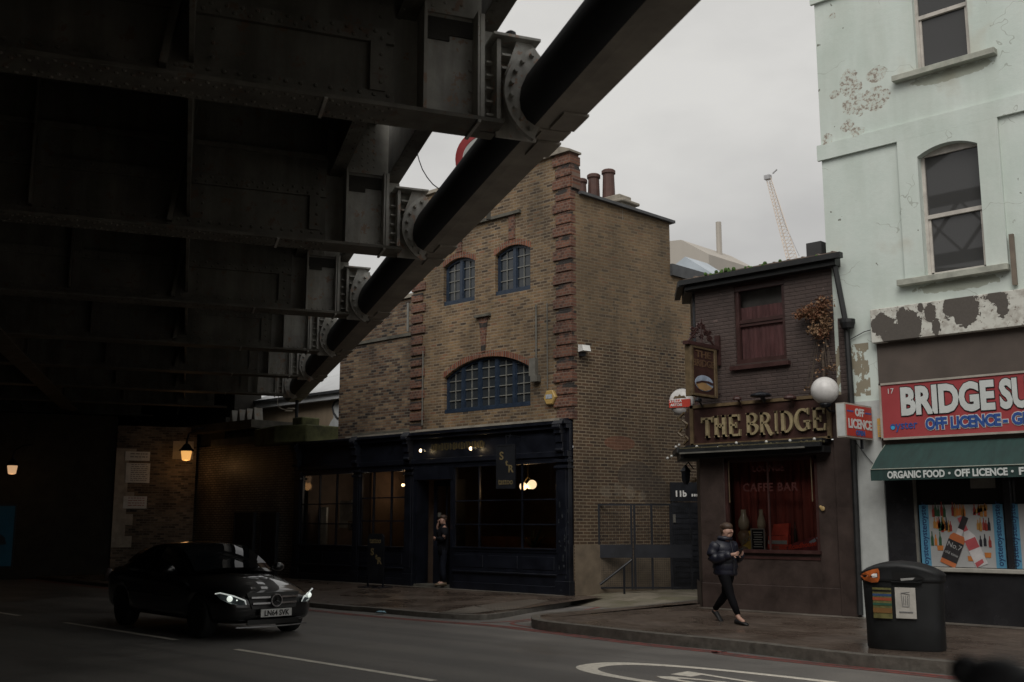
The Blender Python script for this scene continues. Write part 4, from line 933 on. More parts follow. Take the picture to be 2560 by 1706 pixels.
M = MB(); M.lathe([(.19, 0), (.19, .07)], (0, 0, 0), 6, 'Y'); M.lathe([(.17, -.02), (.19, 0)], (0, 0, 0), 6, 'Y'); o = M.build('case', mat('alarm_yellow', (.40, .27, .09), .5, .15), al, local=True); 
M = MB(); M.box(-.10, .10, -.03, -.02, -.03, .07); M.build('label', mat('label_grey', (.35, .38, .42), .5, .3, 30), al, local=True)
kx, kz = onP(1451, 871, (XR, YC), 9.4)
vp = (XR + ADIR[0] * kx, YC + ADIR[1] * kx, kz)
cm = thing('security_camera', 'small white floodlight box fixed high on the alley wall', 'camera', vp, -AZ9)
M = MB(); M.add([(.02, -.09, .08), (.02, .09, .08), (.02, .09, -.1), (.02, -.09, -.1), (.2, -.12, .05), (.2, .12, .05), (.24, .12, -.09), (.24, -.12, -.09)], [(0, 1, 2, 3), (4, 5, 6, 7), (0, 4, 7, 3), (1, 2, 6, 5), (0, 1, 5, 4), (3, 7, 6, 2)]); M.build('housing', MC['notice_white'], cm, local=True)
M = MB(); M.box(0, .12, -.06, .06, -.2, -.1); M.build('bracket', black, cm, local=True)
# ---- alley gate and handrail: a line running diagonally from the alley wall to the pub side
def diag(P0): return Matrix.Translation((P0[0], P0[1], 0)) @ Matrix.Rotation(R(43.5), 4, 'Z')
G0 = (-16.09, 19.91); TG = diag(G0)
gt = thing('alley_gate', 'black mesh gate with a solid middle band closing the alley', 'gate', (G0[0], G0[1], .2), R(43.5))
def gq(px, py, P0=G0): return onP(px, py, P0, 46.5)
gx = [gq(p, 1300)[0] for p in (1497, 1578, 1586, 1629, 1676, 1727)]; zt_ = 2.0; zg = -.2
def gz_(py): return gq(1600, py)[1] - .2
zz0, zz1 = gz_(1395), gz_(1362)
M = MB()
for x in gx: M.box(x - .022, x + .022, -.022, .022, .04, zt_)
M.box(gx[0], gx[-1], -.02, .02, zt_ - .045, zt_); M.box(gx[0], gx[-1], -.02, .02, .06, .10); M.build('frame', black, gt, local=True, fixn=False)
M = MB(); M.box(gx[0], gx[1], -.026, .026, zz0, zz1); M.box(gx[2], gx[-1], -.026, .026, zz0, zz1); M.build('panel', mat('gate_panel', (.014, .016, .022), .5, .3), gt, local=True, fixn=False)
M = MB(); x = gx[0]
while x < gx[-1]: M.box(x, x + .004, -.002, .002, .08, zt_ - .04); x += .05
z = .12
while z < zt_ - .05: M.box(gx[0], gx[-1], -.003, .001, z, z + .004); z += .05
M.build('mesh', black, gt, local=True, fixn=False)
H0 = (-16.1, 19.45); hr = thing('handrail', 'sloping black handrail on a post at the alley entrance', 'handrail', (H0[0], H0[1], 0), R(43.5))
p = [gq(1500, 1462, H0), gq(1580, 1400, H0)]; q = gq(1561, 1483, H0)
M = MB(); M.tube([(p[0][0], 0, p[0][1]), (p[1][0], 0, p[1][1])], .028, 8); M.build('rail', black, hr, local=True)
M = MB(); M.cyl((q[0], 0, .02), (q[0], 0, p[0][1] + (p[1][1] - p[0][1]) * .72), .024, n=8); M.build('post', black, hr, local=True)
D0 = (-15.76, 22.1); dd = thing('side_door', 'black slatted side door under a black panel numbered 11b in the alley', 'door', (D0[0], D0[1], .16), R(43.5))
x0, z1 = gq(1677, 1206, D0); x1 = gq(1733, 1206, D0)[0]; zb_ = gq(1677, 1256, D0)[1] - .16; z1 -= .16
M = MB(); M.box(x0, x1 + .3, 0, .1, 0, zb_)
for k in range(14): M.box(x0 + .06, x1 + .25, -.012, 0, .15 + k * .13, .15 + k * .13 + .1)
M.build('leaf', black, dd, local=True, fixn=False)
M = MB(); M.box(x0 - .02, x1 + .3, -.02, .08, zb_ + .02, z1); M.build('fanlight_panel', black, dd, local=True, fixn=False)
M = MB(); text(M, '11b', x0 + .08, -.025, zb_ + .14, .2, bold=.008, ext=.003); [M.box(x0 + .5 + i * .06, x0 + .54 + i * .06, -.026, -.02, zb_ + .14, zb_ + .20) for i in range(6)]; M.build('number', MC['notice_white'], dd, local=True, fixn=False)
M = MB(); M.box(x0 + .03, x0 + .09, -.05, 0, 1.6, 1.8); M.build('handle', MC['grey_metal'], dd, local=True, fixn=False)
# distant things
mat('far_concrete', (.40, .37, .33), .9, .12, .3, stretch=(1, 1, .3)); mat('far_glass', (.40, .45, .50), .4, .2, .5)
YD = 48
fb = thing('concrete_tower', 'grey concrete roof block with slanting glass roof far behind the pub', 'building', (-35, YD, 0))
pl_ = [onY(a, b, YD) for a, b in ((1640, 612), (1664, 604), (1703, 600), (1772, 636), (1772, 720), (1640, 720))]
M = MB(); M.prism(pl_, YD, YD + 5); M.build('block', MC['far_concrete'], fb)
M = MB(); M.prism([onY(a, b, YD - 3) for a, b in ((1690, 660), (1713, 642), (1790, 690), (1790, 720), (1690, 700))], YD - 3, YD - 1); M.build('glass_roof', MC['far_glass'], fb)
M = MB(); M.prism([onY(a, b, YD + 6) for a, b in ((1772, 645), (1800, 650), (1850, 662), (1900, 690), (1772, 700))], YD + 6, YD + 9); M.build('low_roof', MC['zinc_roof'], fb)
x, zt = onY(1796, 556, YD + 3); M = MB(); M.cyl((x, YD + 3, 12), (x, YD + 3, zt), .16, n=8); tag(M.build('flue_mast', MC['far_concrete'], None), 'slim grey flue standing against the sky behind the pub', 'mast')
CY_ = 150
ck = thing('tower_crane', 'distant yellow lattice crane jib leaning against the grey sky', 'crane', (-90, CY_, 0))
mat('crane_paint', (.62, .52, .43), .6, .15, .5)
def c3(a, b, y=CY_): r_ = onY(a, b, y); return Vector((r_[0], y, r_[1]))
top, bot = c3(1921, 446), c3(1985, 665); M = MB(); ax = (bot - top).normalized(); sd_ = Vector((ax.z, 0, -ax.x)).normalized()
N = 26
for k in range(N):
    t, u = k / N, (k + 1) / N; w0, w1 = .4 + .5 * t, .4 + .5 * u
    a, b = top.lerp(bot, t), top.lerp(bot, u)
    for sgn in (-1, 1): M.cyl(a + sd_ * w0 * sgn, b + sd_ * w1 * sgn, .06, n=4)
    M.cyl(a + sd_ * w0, b - sd_ * w1, .04, n=4); M.cyl(a - sd_ * w0, b + sd_ * w1, .04, n=4); M.cyl(a + sd_ * w0 + Vector((0, 1, 0)), b + sd_ * w1 + Vector((0, 1, 0)), .07, n=4)
M.build('jib', MC['crane_paint'], ck)
M = MB(); M.box(top.x - .6, top.x + .4, CY_ - .4, CY_ + .4, top.z - .2, top.z + .5); M.cyl(top + Vector((.8, 0, .6)), top + Vector((1.6, 0, 1.1)), .12, n=5); M.build('jib_head', mat('crane_grey', (.35, .35, .36), .6, .2), ck)
M = MB(); M.tube([c3(1928, 450), c3(1962, 560), c3(1998, 640)], .06, 4); M.build('cable', MC['crane_grey'], ck)
# ------------------------------------------------------------------ the pub
YP = 18.2
PX0, PX1 = -12.13, -8.86
mat('maroon_dark', (.04, .027, .023), .5, .35, 3, bmp=.25); mat('maroon_trim', (.045, .02, .018), .4, .3, 5); mat('maroon_sign', (.042, .017, .013), .5, .3, 5)
mat('sign_gold', (.29, .235, .135), .5, .25, 10); mat('old_gold', (.115, .08, .042), .5, .35, 8); mat('black_gutter', (.012, .013, .014), .5, .4, 4)
def painted(name, col, bh=.075):
    m, b, l = newmat(name); MC[name] = m; v, u, z = uvec(m, (1, 0))
    t = nn(m, 'ShaderNodeTexBrick'); t.inputs['Scale'].default_value = 1; t.inputs['Brick Width'].default_value = .225; t.inputs['Row Height'].default_value = bh; t.inputs['Mortar Size'].default_value = .012
    t.inputs['Mortar Smooth'].default_value = .6; t.inputs['Color1'].default_value = (0, 0, 0, 1); t.inputs['Color2'].default_value = (1, 1, 1, 1); l(v, t.inputs['Vector'])
    n = noise(m, 1.2, 6, .65)
    c = ramp(m, [(.3, tuple(x * .7 for x in col)), (.7, tuple(x * 1.3 for x in col))], n)
    c = mixc(m, .08, c, t.outputs['Color'], 'OVERLAY'); c = mixc(m, mth(m, 'GREATER_THAN', noise(m, 7, 3), .72), c, tuple(min(1, x * 2.0) for x in col))
    l(c, b.inputs['Base Color']); b.inputs['Roughness'].default_value = .6
    l(bump(m, mth(m, 'SUBTRACT', mth(m, 'MULTIPLY', noise(m, 20, 4), .6), t.outputs['Fac']), .9, .012), b.inputs['Normal']); return m
painted('painted_brick', (.062, .043, .038))
pub = thing('pub', 'small dark maroon painted brick pub with a chamfered corner and gold lettered sign', 'pub', (-10.6, YP, .15))
WX0, WX1, WZ0, WZ1 = -11.22, -10.12, 4.82, 6.38
M = MB(); wall(M, PX0, -9.13, 4.08, 6.72, [(WX0, WX1, WZ0, WZ1)], YP)
M.quad((PX0, YP, 4.08), (PX0, YP, 6.72), (-12.85, YP + .95, 6.72), (-12.85, YP + .95, 4.08)); M.quad((-12.85, YP + .95, .1), (-12.85, YP + .95, 6.72), (-12.4, YP + 6, 6.72), (-12.4, YP + 6, .1))
M.build('wall', MC['painted_brick'], pub, fixn=False)
M = MB(); M.box(-9.04, -8.86, YP - .03, YP + .3, 1.0, 5.45); M.build('side_pier', MC['painted_brick'], pub, fixn=False)
M = MB(); M.box(-12.55, -12.35, YP + .30, YP + .42, 4.7, 6.3)
M.M = Matrix.Translation((-12.5, YP + .46, 0)) @ Matrix.Rotation(R(-53), 4, 'Z'); M.v = []; M.f = []; M.box(-.42, .42, -.03, .03, 4.7, 6.45); M.M = None
M.build('chamfer_window', black, pub, fixn=False)
# roof: shallow mono pitch with tiles, moss and a black gutter
mat('roof_tile', (.17, .13, .105), .85, .4, 5, bmp=.4); mat('moss', (.05, .10, .02), .95, .5, 9)
M = MB(); zr0, zr1 = 6.63, 6.78
n = 11
for i in range(n):
    a, b = -12.3 + 3.3 * i / n, -12.3 + 3.3 * (i + 1) / n
    for k in range(3): M.add([(a, YP - .18 + k * .35, zr0 + k * .04 + .03), (b, YP - .18 + k * .35, zr0 + k * .04 + .03), (b, YP + .2 + k * .35, zr0 + .05 + k * .04), (a, YP + .2 + k * .35, zr0 + .05 + k * .04), (a, YP - .18 + k * .35, zr0 + k * .04 - .02), (b, YP - .18 + k * .35, zr0 + k * .04 - .02)], [(0, 1, 2, 3), (4, 5, 1, 0)])
    M.cyl((b, YP - .2, zr0 + .02), (b, YP + .9, zr0 + .13), .035, n=6)
M.add([(-12.3, YP - .18, zr0 - .02), (-13.1, YP + .9, zr0 - .02), (-13, YP + 6, zr0), (-9, YP + 6, zr0), (-9, YP + .9, zr1 + .05), (-12.3, YP + .9, zr1 + .05)], [(0, 5, 1), (1, 5, 4, 3, 2)])
M.build('tiled_roof', MC['roof_tile'], pub, fixn=False)
M = MB(); rnd = random.Random(9)
for i in range(60):
    x = rnd.choice([rnd.gauss(-11.45, .28), rnd.uniform(-12.2, -9.2)]); M.ball((x, YP - .2 + rnd.uniform(-.03, .1), zr0 + rnd.uniform(-.07, .08)), rnd.uniform(.015, .05), 6, 4)
M.build('moss', MC['moss'], pub, fixn=False)
M = MB(); M.box(-12.32, -8.8, YP - .3, YP - .18, 6.52, 6.62); M.box(-12.25, -8.95, YP - .2, YP + .02, 6.42, 6.58); bar(M, (-12.3, YP - .26, 6.50), (-13.15, YP + .85, 6.50), .12, .11); bar(M, (-12.2, YP - .08, 6.40), (-12.95, YP + .9, 6.40), .2, .16)
M.build('gutter', MC['black_gutter'], pub, fixn=False)
# upstairs sash window with pink curtains
f = MB(); t = .075
f.box(WX0, WX0 + t, YP + .04, YP + .14, WZ0, WZ1); f.box(WX1 - t, WX1, YP + .04, YP + .14, WZ0, WZ1); f.box(WX0, WX1, YP + .02, YP + .14, WZ1 - .11, WZ1); f.box(WX0, WX1, YP + .03, YP + .14, WZ0, WZ0 + .09)
f.box(WX0 + t, WX1 - t, YP + .05, YP + .13, 5.62, 5.69); f.box(WX0 + t, WX1 - t, YP + .07, YP + .15, 5.56, 5.62); f.box(WX0 - .08, WX1 + .08, YP - .01, YP + .05, WZ1, WZ1 + .04)
f.box(WX0 - .1, WX1 + .08, YP - .09, YP + .05, WZ0 - .12, WZ0 - .04)
fo = f.build('window', MC['maroon_trim'], pub, fixn=False)
M = MB(); M.quad((WX0, YP + .11, WZ0), (WX1, YP + .11, WZ0), (WX1, YP + .11, WZ1), (WX0, YP + .11, WZ1)); M.build('pane', glassmat('dim_glass', clear=.85), fo, fixn=False)
M = MB()
for i in range(40):
    a, b = WX0 + (WX1 - WX0) * i / 40, WX0 + (WX1 - WX0) * (i + 1) / 40; ya, yb = YP + .14 + .012 * math.sin(i * 1.9), YP + .14 + .012 * math.sin((i + 1) * 1.9); M.quad((a, ya, WZ0), (b, yb, WZ0), (b, yb, 5.95), (a, ya, 5.95))
M.build('curtain', mat('pink_curtain', (.42, .22, .22), .85, .3, 4, stretch=(3, 1, .5)), fo, fixn=False)
M = MB(); M.box(WX0 - .05, WX1 + .05, YP + .3, YP + .32, WZ0 - .1, WZ1 + .1); M.build('backing', mat('pane_reflection', (.2, .19, .18), .9, .3), fo, fixn=False)  # grey of the backing stands in for the reflection in the upper pane
# fascia sign
FX0, FX1, FZ0, FZ1 = -12.2, -9.22, 3.27, 4.06
M = MB(); M.box(FX0, FX1, YP - .14, YP + .05, FZ0, FZ1); M.box(-12.9, FX0, YP + .05, YP + .6, FZ0, FZ1) if False else None
bar(M, (FX0, YP - .10, FZ0), (-12.95, YP + .85, FZ0), .14, FZ1 - FZ0)
sgn = M.build('fascia_sign', MC['maroon_sign'], pub, fixn=False)
M = MB()
for x0, x1, z0, z1 in ((FX0 - .02, FX1, FZ1 - .05, FZ1 + .01), (FX0 - .02, FX1, FZ0 - .01, FZ0 + .04), (FX0 - .03, FX0 + .05, FZ0 - .01, FZ1 + .01), (FX1 - .06, FX1 + .01, FZ0, FZ1 + .01)): M.box(x0, x1, YP - .17, YP - .12, z0, z1)
for k in range(9): M.cyl((-12.62 + .13 * math.sin(k * 1.7), YP + .18, 3.34 + k * .08), (-12.62 + .13 * math.sin(k * 1.7 + 1), YP + .16, 3.42 + k * .08), .025, n=5)
M.build('gilt_border', MC['old_gold'], sgn, fixn=False)
# slab-serif letters drawn stroke by stroke
def letter(M, ch, x, z, w, h, y0, y1):
    s_ = w * .26; b = h * .10; X = lambda a: x + a * w; Z = lambda a: z + a * h
    def R_(x0, x1, z0, z1): M.prism([(X(x0), Z(z0)), (X(x1), Z(z0)), (X(x1), Z(z1)), (X(x0), Z(z1))], y0, y1)
    def P_(*p): M.prism([(X(a), Z(b_)) for a, b_ in p], y0, y1)
    def foot(c, z0, up): d = .11; P_((c - .19, z0), (c + .19, z0), (c + .13, z0 + up * d * .6), (c + .10, z0 + up * d), (c - .10, z0 + up * d), (c - .13, z0 + up * d * .6))
    def A_(cx, cz, rx, rz, a0, a1, tx, tz, N=12):
        for i in range(N):
            t, u = R(a0 + (a1 - a0) * i / N), R(a0 + (a1 - a0) * (i + 1) / N)
            P_((cx + rx * math.cos(t), cz + rz * math.sin(t)), (cx + rx * math.cos(u), cz + rz * math.sin(u)), (cx + (rx - tx) * math.cos(u), cz + (rz - tz) * math.sin(u)), (cx + (rx - tx) * math.cos(t), cz + (rz - tz) * math.sin(t)))
    def stem(c, z0=0, z1=1): R_(c - .12, c + .12, z0, z1); foot(c, z0, 1); foot(c, z1, -1)
    if ch == 'T': R_(.38, .62, 0, .92); foot(.5, 0, 1); P_((0, .72), (.08, .72), (.14, .86), (.86, .86), (.92, .72), (1, .72), (1, 1), (.96, .97), (.04, .97), (0, 1))
    if ch == 'H': stem(.2); stem(.8); R_(.2, .8, .48, .56); P_((.44, .42), (.56, .42), (.56, .62), (.44, .62))
    if ch == 'E': stem(.25); R_(.25, .9, .9, 1); P_((.86, 1), (.98, 1), (.98, .7), (.9, .7)); R_(.25, .7, .47, .56); P_((.64, .38), (.72, .38), (.72, .64), (.64, .64)); R_(.25, .92, 0, .1); P_((.88, 0), (1.02, 0), (1.06, .3), (.96, .3))
    if ch == 'B': stem(.22); A_(.45, .74, .45, .26, -90, 90, .2, .1); A_(.45, .27, .52, .27, -90, 90, .22, .1); R_(.2, .47, .9, 1); R_(.2, .47, .46, .56); R_(.2, .47, 0, .1)
    if ch == 'R': stem(.22); A_(.45, .74, .45, .26, -90, 90, .2, .1); R_(.2, .47, .9, 1); R_(.2, .47, .48, .57); P_((.42, .5), (.62, .52), (1.0, .06), (1.12, .1), (1.12, 0), (.98, -.07), (.82, .02))
    if ch == 'I': stem(.5)
    if ch == 'D': stem(.22); A_(.4, .5, .6, .5, -90, 90, .22, .1); R_(.2, .42, .9, 1); R_(.2, .42, 0, .1)
    if ch == 'G': A_(.55, .5, .55, .5, 50, 310, .22, .1, 18); R_(.78, 1.0, .08, .42); R_(.62, 1.06, .38, .47); P_((.84, .98), (.96, 1), (.94, .7), (.86, .76))
def word(M, items, y0, y1):
    for ch, x, z, w, h in items: letter(M, ch, x, z, w, h, y0, y1)
def wp(px, py): return onY(px, py, YP - .16)
its = []
for ch, xa, xb, zt_, zb__ in (('T', 1756, 1783, 1042, 1096), ('H', 1787, 1817, 1038, 1094), ('E', 1822, 1850, 1036, 1092), ('B', 1867, 1897, 1031, 1089), ('R', 1901, 1928, 1030, 1088), ('I', 1934, 1949, 1027, 1085), ('D', 1953, 1983, 1026, 1084), ('G', 1989, 2024, 1020, 1080), ('E', 2032, 2062, 1018, 1078)):
    a = wp(xa, zb__); b = wp(xb, zt_); its.append((ch, a[0], a[1], b[0] - a[0], b[1] - a[1]))
its2 = []
M = MB(); word(M, its, YP - .20, YP - .142); M.build('lettering', MC['sign_gold'], sgn, fixn=False)
# canopy with bulbs
M = MB()
M.prism([(-12.2, 3.27), (-9.3, 3.27), (-9.3, 3.2), (-12.35, 3.2)], YP - .34, YP + .02); M.box(-12.35, -9.3, YP - .42, YP - .34, 3.12, 3.2); M.box(-12.3, -9.3, YP - .3, YP, 3.02, 3.14)
bar(M, (-12.3, YP - .36, 3.14), (-13.15, YP + .7, 3.14), .2, .1); bar(M, (-12.2, YP - .2, 3.02), (-12.95, YP + .75, 3.02), .4, .14)
cn = M.build('canopy', MC['black_gutter'], pub, fixn=False)
M = MB(); M.box(-12.3, -9.6, YP - .45, YP - .42, 3.10, 3.13); M.build('edge_strip', MC['grey_metal'], cn, fixn=False)
M = MB(); M.box(-12.3, -9.3, YP - .36, YP - .25, 3.2, 3.225); rnd = random.Random(2)
for i in range(70): x = rnd.uniform(-12.4, -9.3); M.ball((x, YP - .3 + rnd.uniform(-.1, .05), 3.21), rnd.uniform(.015, .04), 5, 4)
M.build('canopy_moss', mat('old_moss', (.07, .06, .03), .95, .4, 6), cn, fixn=False)
bulbs = [(1742, 1117), (1797, 1119), (1841, 1108), (1916, 1105), (1975, 1102), (2036, 1098)]
M = MB()
for px, py in bulbs: x, z = onY(px, py, YP - .35); M.ball((x, YP - .35, z), .03, 8, 6)
for px, py in ((1698, 1113), (1690, 1118), (1679, 1141), (1669, 1146)): x, z = onY(px, py, YP + .35); M.ball((x, YP + .35, z), .03, 8, 6)
M.build('canopy_bulbs', mat('bulb_white', (.5, .5, .48), .3, 0), cn, smooth=True)
# ground floor: pilaster, window bay, stall riser
MD, MT = MC['maroon_dark'], MC['maroon_trim']
M = MB(); GX0, GX1 = -11.57, -9.6
M.box(-12.13, GX0, YP - .02, YP + .2, .15, 3.1); M.box(GX1, -8.86, YP - .02, YP + .2, .15, 3.25); M.box(-9.22, -8.9, YP - .07, YP, .15, 4.05); M.box(GX0, GX1, YP + .02, YP + .2, 2.98, 3.1)
M.box(-12.13, -8.86, YP - .05, YP - .015, .15, .62); M.box(GX0, GX1, YP - .015, YP + .2, .15, 1.22)
M.quad((-12.13, YP, .15), (-12.13, YP, 3.1), (-12.85, YP + .95, 3.1), (-12.85, YP + .95, .15)); M.quad((-12.14, YP - .05, .15), (-12.14, YP - .05, .62), (-12.9, YP + .93, .62), (-12.9, YP + .93, .15))
M.build('ground_floor', MD, pub, fixn=False, bevel=.006)
M = MB(); M.box(GX0 - .03, GX1 + .03, YP - .08, YP + .1, 1.21, 1.27); M.box(GX0, GX1, YP - .03, YP + .02, 1.10, 1.15); M.box(GX0, GX0 + .06, YP, YP + .1, 1.27, 2.98); M.box(GX1 - .06, GX1, YP, YP + .1, 1.27, 2.98); M.box(GX0, GX1, YP, YP + .1, 2.92, 2.98); M.box(-10.66, -10.63, YP + .03, YP + .07, 1.27, 2.92)
pw = M.build('bar_window', MT, pub, fixn=False)
M = MB(); M.cyl((-11.47, YP + .0, 2.15), (-11.47, YP, 2.95), .012, n=5); M.cyl((-9.72, YP, 2.15), (-9.72, YP, 2.95), .012, n=5); M.build('brass_rod', MC['old_gold'], pw, fixn=False)
M = MB(); M.quad((GX0, YP + .06, 1.25), (GX1, YP + .06, 1.25), (GX1, YP + .06, 2.98), (GX0, YP + .06, 2.98)); M.build('pane', SHOPGLASS, pw, fixn=False)
mat('red_letters', (.05, .012, .01), .5, .3)
M = MB(); text(M, 'LOUNGE', -10.98, YP + .05, 2.73, .17, bold=.004, ext=.003); text(M, 'CAFFE BAR', -11.2, YP + .05, 2.36, .21, bold=.006, ext=.003, sp=1.15); M.build('lettering', MC['red_letters'], pw, fixn=False)
M = MB()
for i in range(60):
    a, b = GX0 - .8 + (GX1 - GX0 + 1.1) * i / 60, GX0 - .8 + (GX1 - GX0 + 1.1) * (i + 1) / 60; f_ = lambda q: YP + .5 + .03 * math.sin(q * 1.7) + .02 * math.sin(q * .7); M.quad((a, f_(i), 1.2), (b, f_(i + 1), 1.2), (b, f_(i + 1), 3.0), (a, f_(i), 3.0))
M.build('curtain', mat('red_curtain', (.24, .05, .035), .8, .4, 3, stretch=(4, 1, .4)), pw, fixn=False)
M = MB(); M.box(GX0, GX1, YP + .07, YP + .7, 1.15, 1.24); M.box(GX0, GX1, YP + .7, YP + .75, 1.1, 3.1); M.build('window_board', darkin, pw, fixn=False)
# things standing in the bar window
IY = YP + .25
def ix(px, py, y=IY): return onY(px, py, y)
def item(name, px, label, cat, fn, y=IY, group=None):
    x = ix(px, 1400, y)[0]; t = thing(name, label, cat, (x, y, 1.24), 0, group); fn(t); return t
def tin_sign(t):
    M = MB(); M.M = Matrix.Rotation(R(-12), 4, 'X'); M.lathe([(.17, 0), (.19, .015), (.17, .03)], (0, 0, .2), 24, 'Y'); M.build('plate', mat('mustard', (.75, .5, .1), .5, .25, 8), t, local=True)
    M = MB(); M.M = Matrix.Rotation(R(-12), 4, 'X') @ Matrix.Rotation(R(50), 4, 'Y'); text(M, 'beer', -.11, -.006, .12, .13, ext=.002); M = M; M.M = None; M.v = []; M.f = []
    me = text_mesh('XXX', .12, bold=.004, ext=.002, align='CENTER'); M.merge(me, Matrix.Translation((.0, -.03, .17)) @ Matrix.Rotation(R(-25), 4, 'Y') @ Matrix.Rotation(math.pi / 2, 4, 'X')); M.build('lettering', mat('brown_ink', (.3, .27, .2), .6, 0), t, local=True)
item('tin_sign', 1873, 'round mustard yellow tin sign leaning in the pub window', 'tin sign', tin_sign)
def menu(t):
    M = MB(); M.box(-.14, .14, 0, .02, 0, .40); M.build('slate', black, t, local=True)
    M = MB(); M.box(-.15, -.13, -.012, .02, 0, .42); M.box(.13, .15, -.012, .02, 0, .42); M.box(-.13, .13, -.012, .02, .4, .42); M.box(-.13, .13, -.012, .02, 0, .02); M.build('frame', mat('grey_wood', (.4, .38, .33), .7, .2), t, local=True)
    M = MB(); [M.box(-.1 + .01 * (k % 3), .1 - .02 * (k % 2), -.004, 0, .34 - k * .045, .355 - k * .045) for k in range(7)]; M.build('lettering', mat('chalk', (.6, .6, .55), .8, 0), t, local=True)
item('menu_board', 1897, 'small framed chalk menu board standing in the pub window', 'menu board', menu, YP + .16)
def lampfn(s_):
    def f_(t):
        M = MB(); M.lathe([(.12 * s_, 0), (.13 * s_, .05), (.05 * s_, .09), (.11 * s_, .2), (.12 * s_, .3), (.07 * s_, .38)], (0, 0, 0), 14); M.build('base', mat('oil_lamp', (.3, .2, .12), .35, .3), t, local=True, smooth=True)
        M = MB(); M.lathe([(.06 * s_, .38), (.1 * s_, .46), (.1 * s_, .56), (.05 * s_, .68), (.045 * s_, .78)], (0, 0, 0), 14); M.build('chimney', mat('smoked_glass', (.5, .42, .3), .2, .2), t, local=True, smooth=True)
    return f_
item('oil_lamp', 1863, 'tall brass and glass oil lamp in the pub window', 'lamp', lampfn(1.1), YP + .33)
item('lantern', 1907, 'smaller grey glass lantern behind the menu board in the pub window', 'lantern', lampfn(.8), YP + .36)
def radio(t):
    M = MB(); M.box(-.24, .2, 0, .14, .02, .12); M.prism([(-.24, .12), (.2, .12), (.2, .3), (-.22, .28)], 0, .12); M.build('body', mat('red_tin', (.75, .11, .07), .45, .25, 6), t, local=True, bevel=.01)
    M = MB(); M.box(-.22, .18, -.006, 0, .13, .2); M.build('band', mat('grey_band', (.45, .48, .45), .5, .2), t, local=True)
    M = MB(); M.prism([(-.16, .3), (.2, .3), (.22, .52), (-.1, .5)], .02, .1); M.build('lid', MC['red_tin'], t, local=True)
    M = MB(); text(M, 'CAFE', -.19, -.008, .035, .09, ext=.002); M.build('lettering', MC['brown_ink'], t, local=True)
item('vintage_box', 1948, 'bright red vintage box with an open lid in the pub window', 'box', radio, YP + .3)
def surf(t):
    pts = [(-.35, .0), (-.37, .08), (-.2, .16), (.02, .23), (.2, .27), (.38, .28), (.36, .16), (.3, .04), (.2, -.02), (0, 0)]
    M = MB(); M.prism(pts, 0, .02); M.build('panel', mat('dark_red_tin', (.25, .05, .05), .5, .4, 9), t, local=True)
    M = MB(); me = text_mesh('Roadhouse', .13, bold=.003, ext=.002, shear=.3); M.merge(me, Matrix.Translation((-.33, -.004, .03)) @ Matrix.Rotation(R(-9), 4, 'Y') @ Matrix.Rotation(math.pi / 2, 4, 'X')); M.build('lettering', mat('bright_red', (.9, .1, .05), .5, .1), t, local=True)
    M = MB(); M.prism([(.24, .26), (.38, .28), (.36, .16), (.3, .04), (.27, .02), (.32, .18)], -.004, 0); M.prism([(.1, .18), (.22, .25), (.25, .2), (.14, .14)], -.004, 0); M.build('pale_edge', mat('pale_blue', (.4, .48, .55), .5, .3, 8), t, local=True)
item('tin_sign', 2012, 'curved dark red tin sign with bright script at the right end of the pub window', 'tin sign', surf, YP + .2)
def bottle(h, col):
    def f_(t):
        M = MB(); M.lathe([(.035, 0), (.035, h * .6), (.012, h * .78), (.012, h)], (0, 0, 0), 10); M.build('body', mat('bottle_' + col[0], col[1], .2, .2), t, local=True, smooth=True)
    return f_
item('bottle', 1991, 'slim dark bottle standing behind the red script sign in the pub window', 'bottle', bottle(.55, ('dark', (.05, .035, .03))), YP + .34)
x, z = ix(1821, 1256, YP + .12); t = thing('hanging_ornament', 'strip of small bright discs hanging at the left edge of the pub window', 'ornament', (x, YP + .02, z))
M = MB(); M.lathe([(.05, 0), (.05, .02)], (0, 0, 0), 14, 'Y'); M.build('orange_disc', mat('orange_disc', (.4, .12, .06), .5, .2), t, local=True)
M = MB(); M.box(-.05, .05, 0, .02, -.28, -.1); M.build('yellow_card', mat('yellow_card', (.4, .28, .12), .6, .3, 20), t, local=True)
M = MB(); M.cyl((0, .01, -.6), (0, .01, .3), .006, n=4); M.build('string', black, t, local=True)
M = MB(); x, z = onY(2056, 1272, YP - .07); M.ball((x, YP - .06, z), .045, 10, 6, (1, .5, 1)); M.ball((x - .04, YP - .06, z + .03), .03, 8, 5, (1, .5, 1)); tag(M.build('heart_plaque', MC['yellow_card']), 'small cream heart shaped plaque on the right pub pilaster', 'plaque')
# round coach lamp and lantern at the chamfer
x, z = onY(2062, 977, YP - .45); t = thing('globe_lamp', 'white glass globe lamp on the right end of the pub sign', 'lamp', (x, YP - .45, z))
M = MB(); M.ball((0, 0, 0), .245, 28, 18); M.build('globe', mat('opal_glass', (.60, .59, .58), .35, .12, 9), t, local=True, smooth=True)
M = MB(); M.lathe([(.08, -.3), (.11, -.25), (.09, -.2)], (0, 0, 0), 14); M.tube([(0, 0, -.28), (0, .15, -.36), (0, .45, -.34)], .018); M.build('bracket', black, t, local=True)
YB = YP + .9
x, z = onY(1704, 1005, YB); t = thing('globe_sign', 'round white bracket sign with a red band at the corner of the pub', 'sign', (x, YB, z), R(15))
M = MB(); M.lathe([(.0, -.12), (.16, -.11), (.25, -.07), (.285, 0), (.25, .07), (.16, .11), (0, .12)], (0, 0, 0), 30, 'Y'); M.build('body', MC['opal_glass'], t, local=True, smooth=True)
M = MB(); M.box(-.235, .235, -.13, -.09, -.13, .04); M.build('red_band', mat('band_red', (.5, .05, .03), .45, .1), t, local=True)
